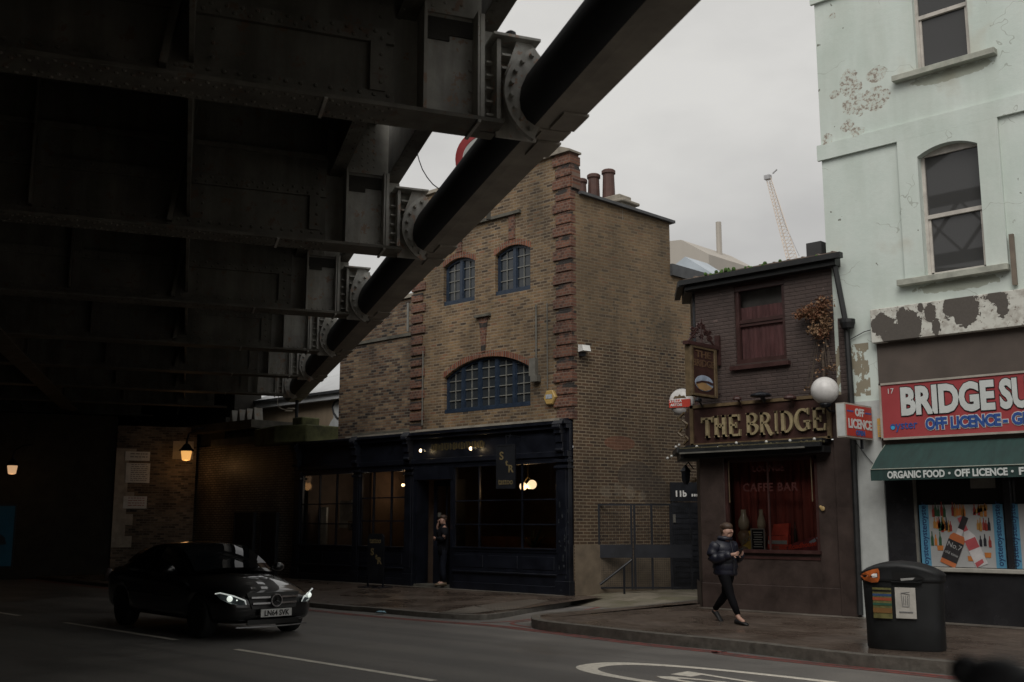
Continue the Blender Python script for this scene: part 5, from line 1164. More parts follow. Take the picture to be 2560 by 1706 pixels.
M = MB(); text(M, 'STELLA', -.22, -.14, -.02, .085, bold=.002, ext=.002); text(M, 'ARTOIS', -.2, -.14, -.1, .075, bold=.002, ext=.002); M.build('lettering', MC['notice_white'], t, local=True)
M = MB(); M.prism([(-.14, .07), (.14, .07), (.1, .12), (.04, .11), (0, .15), (-.04, .11), (-.1, .12)], -.125, -.1); M.build('emblem', MC['old_gold'], t, local=True)
M = MB(); M.tube([(.05, 0, -.1), (.3, -.1, -.12), (.5, -.3, -.1)], .02); M.tube([(.1, 0, -.3), (.25, -.05, -.22), (.35, -.15, -.12)], .02); M.build('bracket', black, t, local=True)
x, z = onY(1711, 1187, YP + .3); t = thing('coach_lantern', 'small black coach lantern under the left corner of the pub canopy', 'lantern', (x, YP + .35, z))
M = MB(); M.lathe([(.04, -.2), (.09, -.12), (.1, .05), (.13, .07), (.05, .16), (.02, .2)], (0, 0, 0), 6); M.tube([(0, 0, .18), (.1, -.05, .25), (.25, -.08, .1)], .012); M.build('body', black, t, local=True)
M = MB(); M.ball((.25, -.1, -.12), .06, 8, 6, (1.4, 1, .8)); M.build('brass_arm', MC['old_gold'], t, local=True)
# hanging pub sign (a flat board seen obliquely)
hp = thing('hanging_pub_sign', 'tall maroon and gilt hanging pub sign with a little bridge picture and scrolled top', 'sign', (-11.6, 17.13, 4.16), R(90))
w, h = .89, .97
M = MB(); M.box(0, w, -.035, .08, 0, h); M.build('board', MC['maroon_sign'], hp, local=True)
M = MB()
for a, b, c, d in ((0, .08, 0, h), (w - .09, w, 0, h), (.08, w - .09, 0, .05), (.08, w - .09, h - .05, h)): M.box(a, b, -.06, .05, c, d)
M.box(-.02, 0, -.05, .08, -.02, h); M.build('gilt_frame', MC['old_gold'], hp, local=True, bevel=.006)
M = MB(); text(M, 'THE', w / 2, -.04, h * .78, .19, bold=.004, xs=1.5, align='CENTER', ext=.003); text(M, 'BRIDGE', w / 2, -.04, h * .60, .19, bold=.003, xs=1.15, align='CENTER', ext=.003); M.build('lettering', mat('dull_gold', (.10, .055, .028), .6, .2), hp, local=True)
SX_ = Matrix.Translation((w / 2, 0, 0)) @ Matrix.Diagonal((2.0, 1, 1, 1)) @ Matrix.Translation((-w / 2, 0, 0))
M = MB(); M.M = SX_; M.lathe([(.0, -.045), (.155, -.045), (.155, -.03)], (w / 2, 0, h * .27), 24, 'Y'); M.build('picture', mat('sky_blue_paint', (.30, .36, .46), .5, .3, 7), hp, local=True)
M = MB(); M.M = SX_; cz = h * .27; M.prism([(w / 2 - .15, cz - .03), (w / 2 - .02, cz + .03), (w / 2 + .13, cz - .07), (w / 2 + .1, cz - .11), (w / 2, cz - .15), (w / 2 - .1, cz - .12)], -.052, -.045); M.build('painted_bank', mat('ochre_paint', (.33, .2, .09), .5, .2), hp, local=True)
M = MB(); M.M = SX_; M.prism([(w / 2 - .15, cz + .0), (w / 2 - .05, cz + .045), (w / 2 + .06, cz + .05), (w / 2 + .15, cz + .02), (w / 2 + .14, cz - .02), (w / 2 + .05, cz + .015), (w / 2 - .05, cz + .01), (w / 2 - .14, cz - .03)], -.058, -.052); M.build('painted_bridge', MT, hp, local=True)
M = MB(); c_ = w / 2
M.box(-.1, w + .06, -.07, .06, h, h + .07); M.M = Matrix.Translation((w / 2, 0, 0)) @ Matrix.Diagonal((1.35, 1, 1, 1)) @ Matrix.Translation((-w / 2, 0, 0))
for sg_ in (-1, 1):
    for k, (r_, ox, oz) in enumerate(((.07, .21, .14), (.065, .12, .24), (.055, .05, .35), (.045, .22, .26), (.05, .0, .15))):
        pts = [(c_ + sg_ * (ox + r_ * (1 - q / 16) * math.cos(q * .7)), -.0, h + .06 + oz + r_ * (1 - q / 16) * math.sin(q * .7)) for q in range(13)]; M.tube(pts, .017, 5)
    M.tube([(c_ + sg_ * .33, 0, h + .07), (c_ + sg_ * .2, 0, h + .22), (c_ + sg_ * .1, 0, h + .36), (c_, 0, h + .5)], .022, 5)
M.cyl((c_, 0, h + .07), (c_, 0, h + .56), .02, n=6); M.build('scrollwork', MC['maroon_trim'], hp, local=True)
M = MB(); M.cyl((w, 0, h + .03), (w + .16, 0, h + .03), .02, n=6); M.box(w + .1, w + .16, -.05, .05, h - .3, h + .3); M.cyl((w, 0, .1), (w + .16, 0, .1), .015, n=6); M.build('bracket', MC['maroon_trim'], hp, local=True)
# floodlights on the pub sign
for px, py, lb, tn in ((1902, 988, 'wide black floodlight on top of the middle of the pub sign', 1.35), (1843, 997, 'small pink tinged spotlight on the left part of the pub sign', .6), (1975, 994, 'low maroon spotlight on the right part of the pub sign', .8), (1746, 1001, 'small black spotlight on the left end of the pub sign', .5)):
    x, z = onY(px, py, YP - .3); t = thing('floodlight', lb, 'floodlight', (x, YP - .3, z))
    M = MB(); M.lathe([(.03 * tn, .06), (.13 * tn, .02), (.15 * tn, -.01), (.14 * tn, -.03)], (0, 0, 0), 12); M.cyl((0, 0, 0), (0, .12, -.10), .03 * tn, n=8); M.cyl((0, .1, -.1), (0, .14, -.14), .012, n=5); M.build('head', MC['maroon_trim'] if 'maroon' in lb or 'pink' in lb else black, t, local=True)
# drain pipes between the pub and the mint house
dp = thing('drainpipe', 'black rainwater pipe with a hopper between the pub and the mint house', 'drainpipe', (-9, YP - .15, .15))
M = MB(); a = onY(2085, 668, YP - .1); b = onY(2113, 800, YP - .14); M.tube([(a[0], YP - .1, a[1] + .15), (b[0], YP - .14, b[1])], .05, 8); M.lathe([(.11, 0), (.14, .1), (.14, .16)], (b[0] + .04, YP - .14, b[1] - .16), 10)
q = onY(2120, 830, YP - .1); M.tube([(b[0], YP - .1, b[1] - .1), (b[0] + .02, YP - .1, 4.0), (b[0] - .02, YP - .1, .2)], .055, 8); M.build('pipe', MC['black_gutter'], dp)
# dead buddleia on the pub wall
bu = thing('dead_shrub', 'dry orange brown shrub growing out of the pub wall beside the drainpipe', 'shrub', (*[onY(2052, 800, YP - .1)[0]], YP - .1, onY(2052, 800, YP)[1]))
mat('dry_leaf', (.15, .065, .032), .9, .5, 12); mat('dry_leaf_pale', (.20, .12, .065), .9, .4, 12); mat('twig', (.08, .06, .045), .9, .3)
B = Vector(bu.location); rnd = random.Random(21)
lf, lf2, tw = MB(), MB(), MB()
def spray(c, n, sx_, sz_, M_):
    for _ in range(n):
        p = Vector((c[0] + rnd.gauss(0, sx_), YP - .12 - abs(rnd.gauss(0, .1)), c[1] + rnd.gauss(0, sz_))); d1 = Vector((rnd.uniform(-1, 1), rnd.uniform(-1, 1), rnd.uniform(-.4, 1))).normalized() * rnd.uniform(.03, .075); d2 = d1.cross(Vector((rnd.uniform(-1, 1), rnd.uniform(-1, 1), rnd.uniform(-1, 1)))).normalized() * .018
        M_.add([tuple(p - d2), tuple(p + d1 * .5 - d2), tuple(p + d1), tuple(p + d2)], [(0, 1, 2, 3)])
for px, py, n, s1, s2 in ((2058, 762, 170, .09, .07), (2022, 782, 220, .10, .045), (2046, 790, 200, .10, .07), (2048, 828, 240, .09, .05), (2060, 838, 120, .05, .05), (2005, 790, 60, .05, .03), (2066, 800, 120, .05, .08), (2080, 920, 20, .05, .04), (2025, 975, 14, .04, .04)):
    c = onY(px, py, YP - .15); spray(c, n, s1, s2, lf if rnd.random() < .6 else lf2); spray(c, n // 3, s1, s2, lf2)
    for _ in range(5): e = (c[0] + rnd.gauss(0, s1), YP - .2, c[1] + rnd.gauss(0, s2)); tw.tube([tuple(B), ((B.x + e[0]) / 2 + rnd.gauss(0, .03), YP - .15, (B.z + e[2]) / 2), e], .006, 4)
stem_ = [onY(*q_, YP - .1) for q_ in ((2060, 870), (2058, 900), (2062, 930), (2060, 960))]
tw.tube([(a_, YP - .12, b_) for a_, b_ in stem_], .03, 6); tw.tube([(stem_[1][0], YP - .1, stem_[1][1]), (stem_[1][0] + .2, YP - .12, stem_[1][1] + .02)], .012, 5)
for k in range(22): a_, b_ = stem_[k % 4]; spray((a_ + rnd.gauss(0, .03), b_ + rnd.gauss(0, .06)), 2, .04, .05, lf2 if k % 3 else lf)
lf.build('dry_leaves', MC['dry_leaf'], bu, fixn=False); lf2.build('pale_leaves', MC['dry_leaf_pale'], bu, fixn=False); tw.build('twigs', MC['twig'], bu, fixn=False)
# chimney box and pots on the pub roof
x, z = onY(2047, 633, YP + .6); t = thing('roof_box', 'dark square box on the pub roof against the mint wall', 'roof box', (x, YP + .6, 6.6))
M = MB(); M.box(x - .16, x + .16, YP + .4, YP + .75, 6.6, onY(2047, 610, YP + .6)[1]); M.build('box', mat('slate_box', (.04, .04, .042), .7, .3), t, bevel=.01)
x, z = onY(2081, 612, YP + .1); M = MB(); M.lathe([(.06, 6.6), (.06, z - .04), (.08, z - .03), (.08, z), (.05, z)], (x, YP + .1, 0), 10); tag(M.build('vent_pipe', MC['opal_glass']), 'short white vent pipe at the right end of the pub roof', 'vent pipe')

# ------------------------------------------------------------------ the mint green house and the shop below
MX0, MX1 = -9.22, 8.0
def mintmat():
    m, b, l = newmat('mint_stucco'); MC['mint_stucco'] = m; v, u, z = uvec(m, (1, 0))
    n = noise(m, 1.1, 6, .6); base = ramp(m, [(.25, (.52, .595, .55)), (.5, (.575, .64, .60)), (.75, (.62, .67, .635))], n)
    st = noise(m, 1.3, 5, .6, stretch=(1.6, 1, .3)); base = mixc(m, 1, base, ramp(m, [(.3, (.9, .9, .88)), (.6, (1.02, 1.02, 1.02))], st), 'MULTIPLY')
    base = mixc(m, ramp(m, [(.62, (0,) * 3), (.72, (.6,) * 3)], noise(m, .55, 4, .6)), base, (.44, .43, .35))
    # flaking spots
    sp = noise(m, 9, 4, .7); sp = noise(m, 15, 5, .75); reg = patches(m, u, z, [(*onY(a, b, 18.2), c, d) for a, b, c, d in ((2125, 210, .2, .25), (2190, 185, .22, .12), (2140, 262, .28, .2), (2185, 250, .25, .22), (2115, 312, .15, .14), (2140, 330, .16, .1), (2066, 350, .1, .12), (2085, 235, .1, .1), (2080, 40, .06, .06))], .32, 3.2)
    fl = mth(m, 'MULTIPLY', mth(m, 'GREATER_THAN', sp, .54), reg); rim = mth(m, 'MULTIPLY', mth(m, 'GREATER_THAN', sp, .505), reg); base = mixc(m, rim, base, (.55, .52, .45)); base = mixc(m, fl, base, mixc(m, noise(m, 22, 3), (.16, .145, .13), (.40, .35, .30))); dirt = mth(m, 'MULTIPLY', reg, .12); base = mixc(m, dirt, base, (.2, .2, .16))
    base = mixc(m, mth(m, 'GREATER_THAN', noise(m, 6.5, 2, .5), .77), base, (.18, .19, .16))
    # lower left: old plaster showing under the paint
    low = mth(m, 'MULTIPLY', mth(m, 'LESS_THAN', z, 4.95), mth(m, 'LESS_THAN', u, -8.5)); lo2 = mth(m, 'MULTIPLY', low, mth(m, 'GREATER_THAN', noise(m, 4.5, 5, .6, stretch=(1, 1, .6)), .47)); lo2 = mth(m, 'MULTIPLY', lo2, mth(m, 'GREATER_THAN', z, 4.0))
    base = mixc(m, lo2, base, (.25, .22, .16))
    # dirt below the sills
    for (x0, z0) in ((-6.7, 9.5), (-6.8, 5.76)):
        d = patches(m, u, z, [(x0, z0, .75, .10)], .16, 7); base = mixc(m, mth(m, 'MULTIPLY', d, .6), base, (.22, .22, .15))
    crk = nn(m, 'ShaderNodeTexVoronoi', feature='DISTANCE_TO_EDGE'); crk.inputs['Scale'].default_value = .6
    dv = nn(m, 'ShaderNodeVectorMath', operation='ADD'); wn = nn(m, 'ShaderNodeTexNoise'); wn.inputs['Scale'].default_value = 2.5; l(pos(m), wn.inputs[0]); l(pos(m), dv.inputs[0]); l(wn.outputs['Color'], dv.inputs[1]); l(dv.outputs[0], crk.inputs['Vector'])
    ck_ = mth(m, 'MULTIPLY', mth(m, 'LESS_THAN', crk.outputs['Distance'], .004), mth(m, 'GREATER_THAN', noise(m, .9, 2), .5)); base = mixc(m, mth(m, 'MULTIPLY', ck_, .5), base, (.25, .26, .22))
    l(base, b.inputs['Base Color']); b.inputs['Roughness'].default_value = .85; l(bump(m, mth(m, 'SUBTRACT', noise(m, 12, 5, .65), fl), .35, .012), b.inputs['Normal'])
    m, b, l = newmat('peeling_band'); MC['peeling_band'] = m; v, u, z = uvec(m, (1, 0))
    pa = [(-8.15, 5.22, .2, .2), (-7.95, 5.0, .2, .2), (-7.65, 5.12, .2, .27), (-7.78, 5.3, .1, .16), (-7.28, 5.3, .1, .16), (-7.2, 5.05, .07, .15), (-6.68, 5.3, .22, .3), (-6.82, 5.42, .14, .12), (-6.95, 5.35, .1, .2), (-6.2, 5.42, .14, .1), (-6.1, 5.3, .1, .22), (-5.3, 5.3, .3, .2), (-4.1, 5.2, .4, .3), (-7.45, 5.42, .05, .08)]
    mk = patches(m, u, z, pa, .17, 7); mk = mth(m, 'MAXIMUM', mk, mth(m, 'MULTIPLY', patches(m, u, z, [(a, b, c * 1.3, d * 1.1) for a, b, c, d in pa], .1, 5), mth(m, 'GREATER_THAN', noise(m, 13, 4, .65), .56))); f = noise(m, 6, 5, .65)
    wht = mixc(m, ramp(m, [(.45, (0,) * 3), (.6, (1,) * 3)], f), (.58, .58, .53), (.40, .38, .34))
    wht = mixc(m, mth(m, 'GREATER_THAN', noise(m, 16, 3, .6), .64), wht, (.2, .17, .14)); c = mixc(m, mk, wht, mixc(m, noise(m, 30, 3), (.07, .061, .053), (.11, .097, .085)))
    l(c, b.inputs['Base Color']); b.inputs['Roughness'].default_value = .85; l(bump(m, mth(m, 'SUBTRACT', mth(m, 'MULTIPLY', f, .3), mk), .8, .02), b.inputs['Normal'])
    mat('brown_render', (.085, .068, .058), .85, .2, 2, bmp=.2, bs=60); mat('mint_sill', (.36, .37, .32), .8, .3, 4, bmp=.2); mat('white_strip', (.44, .46, .45), .8, .15, 3, bmp=.2); mat('sash_white', (.48, .45, .41), .6, .2, 5)
mintmat()
mh = thing('mint_house', 'tall pale mint green stucco house with sash windows and flaking paint', 'building', (-5, YP, .15))
AX0, AX1 = -7.38, -6.34
h1 = (AX0, AX1, 5.98, 8.27); h2 = (-7.32, -6.36, 9.72, 11.9); h3 = (-3.4, -2.4, 5.98, 8.27); h4 = (-3.4, -2.4, 9.72, 11.9)
M = MB(); YM = YP + .014; wall(M, MX0, MX1, 5.52, 14, [h1, h2, h3, h4], YM, .20)
for h in (h1, h3): spandrel(M, h[0], h[1], 8.13, 8.27, YM, .2)
M.quad((MX0, YM, .1), (MX0, YP + 4, .1), (MX0, YP + 4, 14), (MX0, YM, 14)); M.quad((MX0, YM, 3.9), (-8.32, YM, 3.9), (-8.32, YM, 5.52), (MX0, YM, 5.52))
M.build('wall', MC['mint_stucco'], mh, fixn=False)
M = MB(); yb = YP - .05
M.box(MX0 - .06, MX1, yb, YP + .012, 8.50, 8.80); M.box(MX0 - .06, MX1, yb, YP + .012, 11.65, 12.0)
for cx in (-6.86, -2.9):
    a0, a1 = cx - .52, cx + .52
    for p, q in ((cx - .87, a0), (a1, cx + .87)): M.box(p, q, yb, YP + .012, 5.97, 8.13)
    M.box(cx - .87, a0, yb, YP + .012, 8.13, 8.499); M.box(a1, cx + .87, yb, YP + .012, 8.13, 8.499)
    N = 16
    for i in range(N):
        a, b = a0 + (a1 - a0) * i / N, a0 + (a1 - a0) * (i + 1) / N; za, zb = arc_z(a, a0, a1, 8.13, 8.27), arc_z(b, a0, a1, 8.13, 8.27)
        M.quad((a, yb, za), (b, yb, zb), (b, yb, 8.499), (a, yb, 8.499)); M.quad((a, yb, za), (a, YP + .02, za), (b, YP + .02, zb), (b, yb, zb))
M.build('surround', MC['mint_stucco'], mh, fixn=False)
def sash(h, zmid, arch):
    x0, x1, z0, z1 = h; y = YP + .11; f = MB(); t = .055
    f.box(x0, x0 + t, y, y + .08, z0, z1); f.box(x1 - t, x1, y, y + .08, z0, z1); f.box(x0, x1, y, y + .08, z1 - (.13 if arch else .07), z1); f.box(x0 + t, x1 - t, y + .03, y + .09, z0, z0 + .075); f.box(x0 + t, x1 - t, y, y + .06, zmid - .035, zmid + .035)
    f.box(x0 + t, x0 + t + .04, y + .03, y + .07, z0, zmid); f.box(x1 - t - .04, x1 - t, y + .03, y + .07, z0, zmid)
    fo = f.build('window', MC['sash_white'], mh, fixn=False)
    M = MB(); M.quad((x0, y + .04, zmid), (x1, y + .04, zmid), (x1, y + .04, z1), (x0, y + .04, z1)); M.quad((x0, y + .06, z0), (x1, y + .06, z0), (x1, y + .06, zmid), (x0, y + .06, zmid)); M.build('pane', glassmat('mirror_glass', (.055, .055, .055), .02), fo, fixn=False)
for h in (h1, h3): sash(h, 7.05, True)
for h in (h2, h4): sash(h, 10.75, False)
M = MB()
for x0, x1, z in ((-7.85, -5.98, 5.86), (-7.72, -5.92, 9.60), (-3.8, -1.9, 5.86), (-3.8, -1.9, 9.6)): M.box(x0, x1, YP - .14, YP + .15, z, z + .11)
M.build('sill', MC['mint_sill'], mh, fixn=False, bevel=.008)
x, z = onY(2526, 585, YP - .08); M = MB(); M.box(x - .035, x + .035, YP - .07, YP - .01, 4.9 + .7, z); M.build('waste_pipe', mat('brown_pipe', (.16, .13, .10), .7, .3), mh, fixn=False)
M = MB(); M.box(-8.36, MX1, YP - .16, YP + .02, 4.90, 5.50); M.build('peeling_fascia', MC['peeling_band'], mh, fixn=False, bevel=.01)
M = MB(); M.box(-8.33, MX1, YP - .02, YP + .02, 3.1, 4.9); M.build('brown_render', MC['brown_render'], mh, fixn=False)
M = MB(); M.box(MX0, -8.34, YP - .02, YP + .02, .9, 3.9); M.box(-9.0, -8.34, YP - .03, YP, .15, .9); M.build('white_strip', MC['white_strip'], mh, fixn=False)
M = MB(); M.tube([(onY(a, b, YP - .03)[0], YP - .03, onY(a, b, YP - .03)[1]) for a, b in ((2124, 850), (2160, 830), (2250, 805), (2400, 782), (2560, 768))], .008, 4); M.tube([(onY(a, b, YP - .04)[0], YP - .04, onY(a, b, YP - .04)[1]) for a, b in ((2140, 1107), (2165, 1140), (2192, 1170))], .006, 4); M.build('cable', MC['tube_paint'], mh, fixn=False)
# ground floor of the shop
mat('black_tile', (.018, .018, .02), .25, .3, 2); mat('concrete_sill', (.30, .29, .26), .8, .2, 4)
M = MB(); M.box(-8.33, -7.84, YP - .0, YP + .3, .15, 3.1); M.box(-7.84, MX1, YP, YP + .3, .15, .98)
M.box(-8.33, MX1, YP + .0, YP + .3, 2.62, 3.1); 
for x in (onY(2525, 1400, YP)[0], -3.0, -.5, 2): M.box(x - .03, x + .07, YP, YP + .1, .98, 2.62)
gs = M.build('ground_floor', MC['black_tile'], mh, fixn=False)
M = MB(); M.box(-7.86, MX1, YP - .07, YP + .1, .97, 1.04); M.build('window_sill', MC['concrete_sill'], mh, fixn=False, bevel=.01)
M = MB()
for x in (-7.84,): M.box(x, x + .04, YP + .0, YP + .05, 1.04, 2.62)
M.build('window_frame', MC['grey_metal'], mh, fixn=False)
M = MB(); M.quad((-7.84, YP + .13, 1.0), (MX1, YP + .13, 1.0), (MX1, YP + .13, 2.65), (-7.84, YP + .13, 2.65)); M.build('shop_pane', glassmat('dark_shop_glass', (.02, .02, .02)), mh, fixn=False)
# posters
mat('poster_white', (.34, .345, .345), .35, .08, 2); mat('poster_cyan', (.09, .25, .38), .35, .12, 2); mat('poster_navy', (.02, .045, .12), .35, 0)
def c_(n_, c): return mat(n_, c, .4, .15, 6)
PY = YP + .085
def bottle2(M_, x, z, w, h, M=None):
    p = [(-w / 2, 0), (w / 2, 0), (w / 2, h * .55), (w * .18, h * .72), (w * .16, h), (-w * .16, h), (-w * .18, h * .72), (-w / 2, h * .55)]
    M_.prism([(x + a, z + b) for a, b in p], PY - .008, PY - .004)
def shop_poster(x0, x1, z0, z1, lb, seed):
    t = thing('window_poster', lb, 'poster', (x0, PY, z0), group='drinks posters in the shop window'); w, h = x1 - x0, z1 - z0; rr = random.Random(seed)
    M = MB(); M.box(x0, x1, PY, PY + .02, z0, z1); M.build('sheet', MC['poster_white'], t, fixn=False)
    M = MB(); sw = .16; M.box(x0, x0 + sw, PY - .003, PY, z0, z1); M.box(x1 - sw, x1, PY - .003, PY, z0, z1); M.build('blue_edge', MC['poster_cyan'], t, fixn=False)
    M = MB()
    for xs_ in (x0 + sw * .72, x1 - sw * .28):
        for k in range(3):
            me = text_mesh('oyster', .138, bold=.002, ext=.001); M.merge(me, Matrix.Translation((xs_, PY - .006, z0 + .03 + k * h / 3)) @ Matrix.Rotation(R(-90), 4, 'Y') @ Matrix.Rotation(math.pi / 2, 4, 'X')); bpy.data.meshes.remove(me)
    M.build('lettering', MC['poster_navy'], t, fixn=False)
    cols = [('bottle_green', (.03, .08, .04)), ('bottle_red', (.25, .04, .03)), ('bottle_amber', (.35, .18, .05)), ('bottle_black', (.02, .02, .025)), ('bottle_orange', (.45, .16, .04))]
    ms = {c[0]: MB() for c in cols}
    cl = [(.26, .83, 5), (.50, .83, 6), (.78, .60, 5), (.27, .62, 6), (.33, .58, 5), (.22, .36, 3), (.80, .34, 3), (.76, .84, 4)]
    for fx, fz, n in cl:
        for k in range(n):
            c = cols[rr.randrange(5)][0]; bottle2(ms[c], x0 + w * fx - w * .08 + w * .16 * k / n + rr.uniform(-.01, .01), z0 + h * fz - rr.uniform(0, .04), .045, rr.uniform(.16, .24))
    for fx, fz in ((.24, .26), (.60, .10), (.80, .16)):
        xx, zz = x0 + w * fx, z0 + h * fz; ms['bottle_orange'].prism([(xx - .05, zz), (xx + .04, zz), (xx + .05, zz + .08), (xx - .06, zz + .08)], PY - .008, PY - .004)
    xx, zz = x0 + w * .68, z0 + h * .86; ms['bottle_amber'].prism([(xx - .04, zz - .02), (xx + .2, zz + .05), (xx + .2, zz + .14), (xx + .06, zz + .12)], PY - .008, PY - .004)
    for c, cc in cols: ms[c].build('bottles', c_(c, cc), t, fixn=False)
    # big tilted bottle with a black label, and a second pale one
    T = Matrix.Translation((x0 + w * .40, 0, z0 + h * .30)) @ Matrix.Rotation(R(24), 4, 'Y')
    def PR(M_, p, a, b): M_.M = T; M_.prism(p, a, b); M_.M = None
    M = MB(); PR(M, [(-.13, -.3), (.13, -.3), (.13, .18), (.09, .24), (-.09, .24), (-.13, .18)], PY - .014, PY - .008); M.build('big_bottle', c_('whiskey', (.42, .13, .05)), t, fixn=False)
    M = MB(); PR(M, [(-.132, -.22), (.132, -.22), (.132, .12), (-.132, .12)], PY - .018, PY - .014); PR(M, [(-.05, .34), (.05, .34), (.05, .56), (-.05, .56)], PY - .018, PY - .012); M.build('big_label', c_('label_black', (.03, .028, .03)), t, fixn=False)
    M = MB(); PR(M, [(-.05, .24), (.05, .24), (.05, .34), (-.05, .34)], PY - .014, PY - .01); T2 = Matrix.Translation((x0 + w * .63, 0, z0 + h * .34)) @ Matrix.Rotation(R(-22), 4, 'Y'); M.M = T2; M.prism([(-.1, -.34), (.1, -.34), (.1, .14), (.04, .26), (-.04, .26), (-.1, .14)], PY - .012, PY - .006); M.M = None; M.build('pale_bottle', c_('pale_gin', (.5, .48, .48)), t, fixn=False)
    M = MB(); M.M = T2; M.prism([(-.095, -.05), (.095, -.05), (.095, .12), (-.095, .12)], PY - .015, PY - .012); M.prism([(-.04, .26), (.04, .26), (.04, .5), (-.04, .5)], PY - .015, PY - .01); M.prism([(-.09, -.34), (.05, -.3), (.05, -.24), (-.09, -.26)], PY - .015, PY - .012); M.M = None; M.build('pink_label', c_('pink_label', (.38, .08, .09)), t, fixn=False)
    M = MB()
    for k, (tx, s_) in enumerate((('No.7', .12), ('old time', .07))): me = text_mesh(tx, s_, ext=.001, align='CENTER'); M.merge(me, T @ Matrix.Translation((0, PY - .02, .0 - .12 * k)) @ Matrix.Rotation(math.pi / 2, 4, 'X'))
    M.build('label_text', MC['poster_white'], t, fixn=False)
a = onY(2297, 1263, PY); b = onY(2520, 1452, PY)
shop_poster(a[0], b[0], 1.05, a[1], 'large drinks poster with oyster lettered blue edges in the left shop window bay', 4)
shop_poster(onY(2529, 1400, PY)[0], -3.1, 1.05, a[1], 'drinks poster in the second shop window bay, cut off by the photo edge', 8)
M = MB(); M.box(-6.9, -6.5, PY + .0, PY + .02, 2.33, 2.6); M.build('grey_blind', MC['grey_metal'], mh, fixn=False)
# red shop sign
fs = thing('shop_sign', 'long red shop sign with big white letters over the green awning', 'sign', (-6, YP, 3.7))
RZ0, RZ1 = 3.22, 4.14; RX0 = -8.25; SY = YP - .12
M = MB(); M.box(RX0, 3, SY, YP - .03, RZ0, RZ1); M.build('panel', mat('shop_red', (.33, .055, .06), .4, .12, 2), fs, fixn=False)
M = MB(); M.box(RX0 - .03, 3, SY - .02, SY + .05, RZ1 - .0, RZ1 + .035); M.box(RX0 - .03, 3, SY - .02, SY + .05, RZ0 - .035, RZ0); M.box(RX0 - .035, RX0, SY - .02, SY + .05, RZ0 - .035, RZ1 + .035); M.build('frame', mat('sign_frame', (.34, .31, .27), .6, .2), fs, fixn=False)
ZB_ = onY(2253, 1036, SY)[1]; xb_ = onY(2253, 1037, SY)[0]; xe_ = onY(2481, 1025, SY)[0]
def fit(body, x0, x1, z, capz, m, name, ext, y, bold, out=None, outm=None, par=fs, sp=1):
    me = text_mesh(body, 1, 0, 1, 0, sp=sp); xs = [v.co.x for v in me.vertices]; ys = [v.co.y for v in me.vertices]; wd = max(xs) - min(xs); bpy.data.meshes.remove(me)
    size = capz / .73; sx_ = (x1 - x0) / (wd * size)
    M = MB(); text(M, body, x0, y, z, size, bold=bold, xs=sx_, ext=ext, sp=sp); M.build(name, m, par, fixn=False)
    if out: M = MB(); text(M, body, x0, y + .006, z, size, bold=bold + out, xs=sx_, ext=ext, sp=sp); M.build(name + '_edge', outm, par, fixn=False)
LW = mat('letter_white', (.55, .58, .57), .45, .06); LB = mat('letter_black', (.012, .012, .012), .5, 0); LN = mat('letter_blue', (.03, .08, .28), .45, 0)
fit('BRIDGE', xb_, xe_, ZB_, .46, LW, 'big_lettering', .006, SY - .012, .030, .016, LB)
xs_ = onY(2503, 1025, SY)[0]; fit('SUPERMARKET', xs_, xs_ + 2.7, ZB_, .46, LW, 'big_lettering', .006, SY - .012, .030, .016, LB)
x1_ = onY(2315, 1073, SY)[0]; x2_ = onY(2501, 1060, SY)[0]; fit('OFF LICENCE', x1_, x2_, 3.33, .19, LN, 'blue_lettering', .004, SY - .012, .012, .012, LW)
fit('- GROCERIES', onY(2509, 1060, SY)[0], onY(2509, 1060, SY)[0] + 1.3, 3.33, .19, LN, 'blue_lettering', .004, SY - .012, .012, .012, LW)
fit('oyster', onY(2226, 1078, SY)[0], onY(2293, 1066, SY)[0], 3.36, .15, LN, 'small_lettering', .004, SY - .006, .002)
M = MB(); text(M, '17', onY(2217, 985, SY)[0], SY - .006, 3.985, .13, ext=.003); M.build('number', LW, fs, fixn=False)
M = MB(); q = onY(2233, 1070, SY); M.lathe([(.0, 0), (.035, 0), (.035, .004)], (q[0] - .0, SY - .014, q[1] + .0), 12, 'Y'); M.build('blue_dot', mat('dot_blue', (.05, .35, .6), .4, 0), fs, fixn=False)
# box sign, sticking straight out from the wall: red face up the street, white edge to the road
bx = thing('projecting_sign', 'red projecting box sign reading off licence between the pub and the mint house', 'sign', (-8.47, 17.13, 3.2), R(90))
W_ = 1.01; z0, z1 = 0, .59
M = MB(); M.box(0, W_, .0, .17, z0, z1); M.build('box', MC['sign_frame'], bx, local=True, fixn=False)
M = MB(); M.box(.03, W_ - .03, -.008, 0, z0 + .03, z1 - .03); M.build('red_face', mat('box_red', (.42, .04, .025), .4, .12, 3), bx, local=True, fixn=False)
M = MB(); M.box(-.006, 0, .015, .155, z0 + .02, z1 - .02); M.build('white_side', MC['white_strip'], bx, local=True, fixn=False)
def tfit(body, z, cap, wfrac, m, cx=.5):
    me = text_mesh(body, 1, 0, 1, 0); xs = [v.co.x for v in me.vertices]; wd = max(xs) - min(xs); bpy.data.meshes.remove(me); size = cap / .73
    M = MB(); text(M, body, W_ * cx - W_ * wfrac / 2, -.012, z, size, bold=.008, xs=W_ * wfrac / (wd * size), ext=.002); M.build('lettering', m, bx, local=True, fixn=False)
tfit('OFF', z0 + .385, .13, .32, LW); tfit('LICENCE', z0 + .17, .16, .86, LW); tfit('OPEN', z0 + .055, .08, .32, LN)
M = MB()
for a, b in ((.05, .28), (.72, .95)): M.box(W_ * a, W_ * b, -.012, -.008, z0 + .44, z0 + .465)
M.build('dashes', LN, bx, local=True, fixn=False)
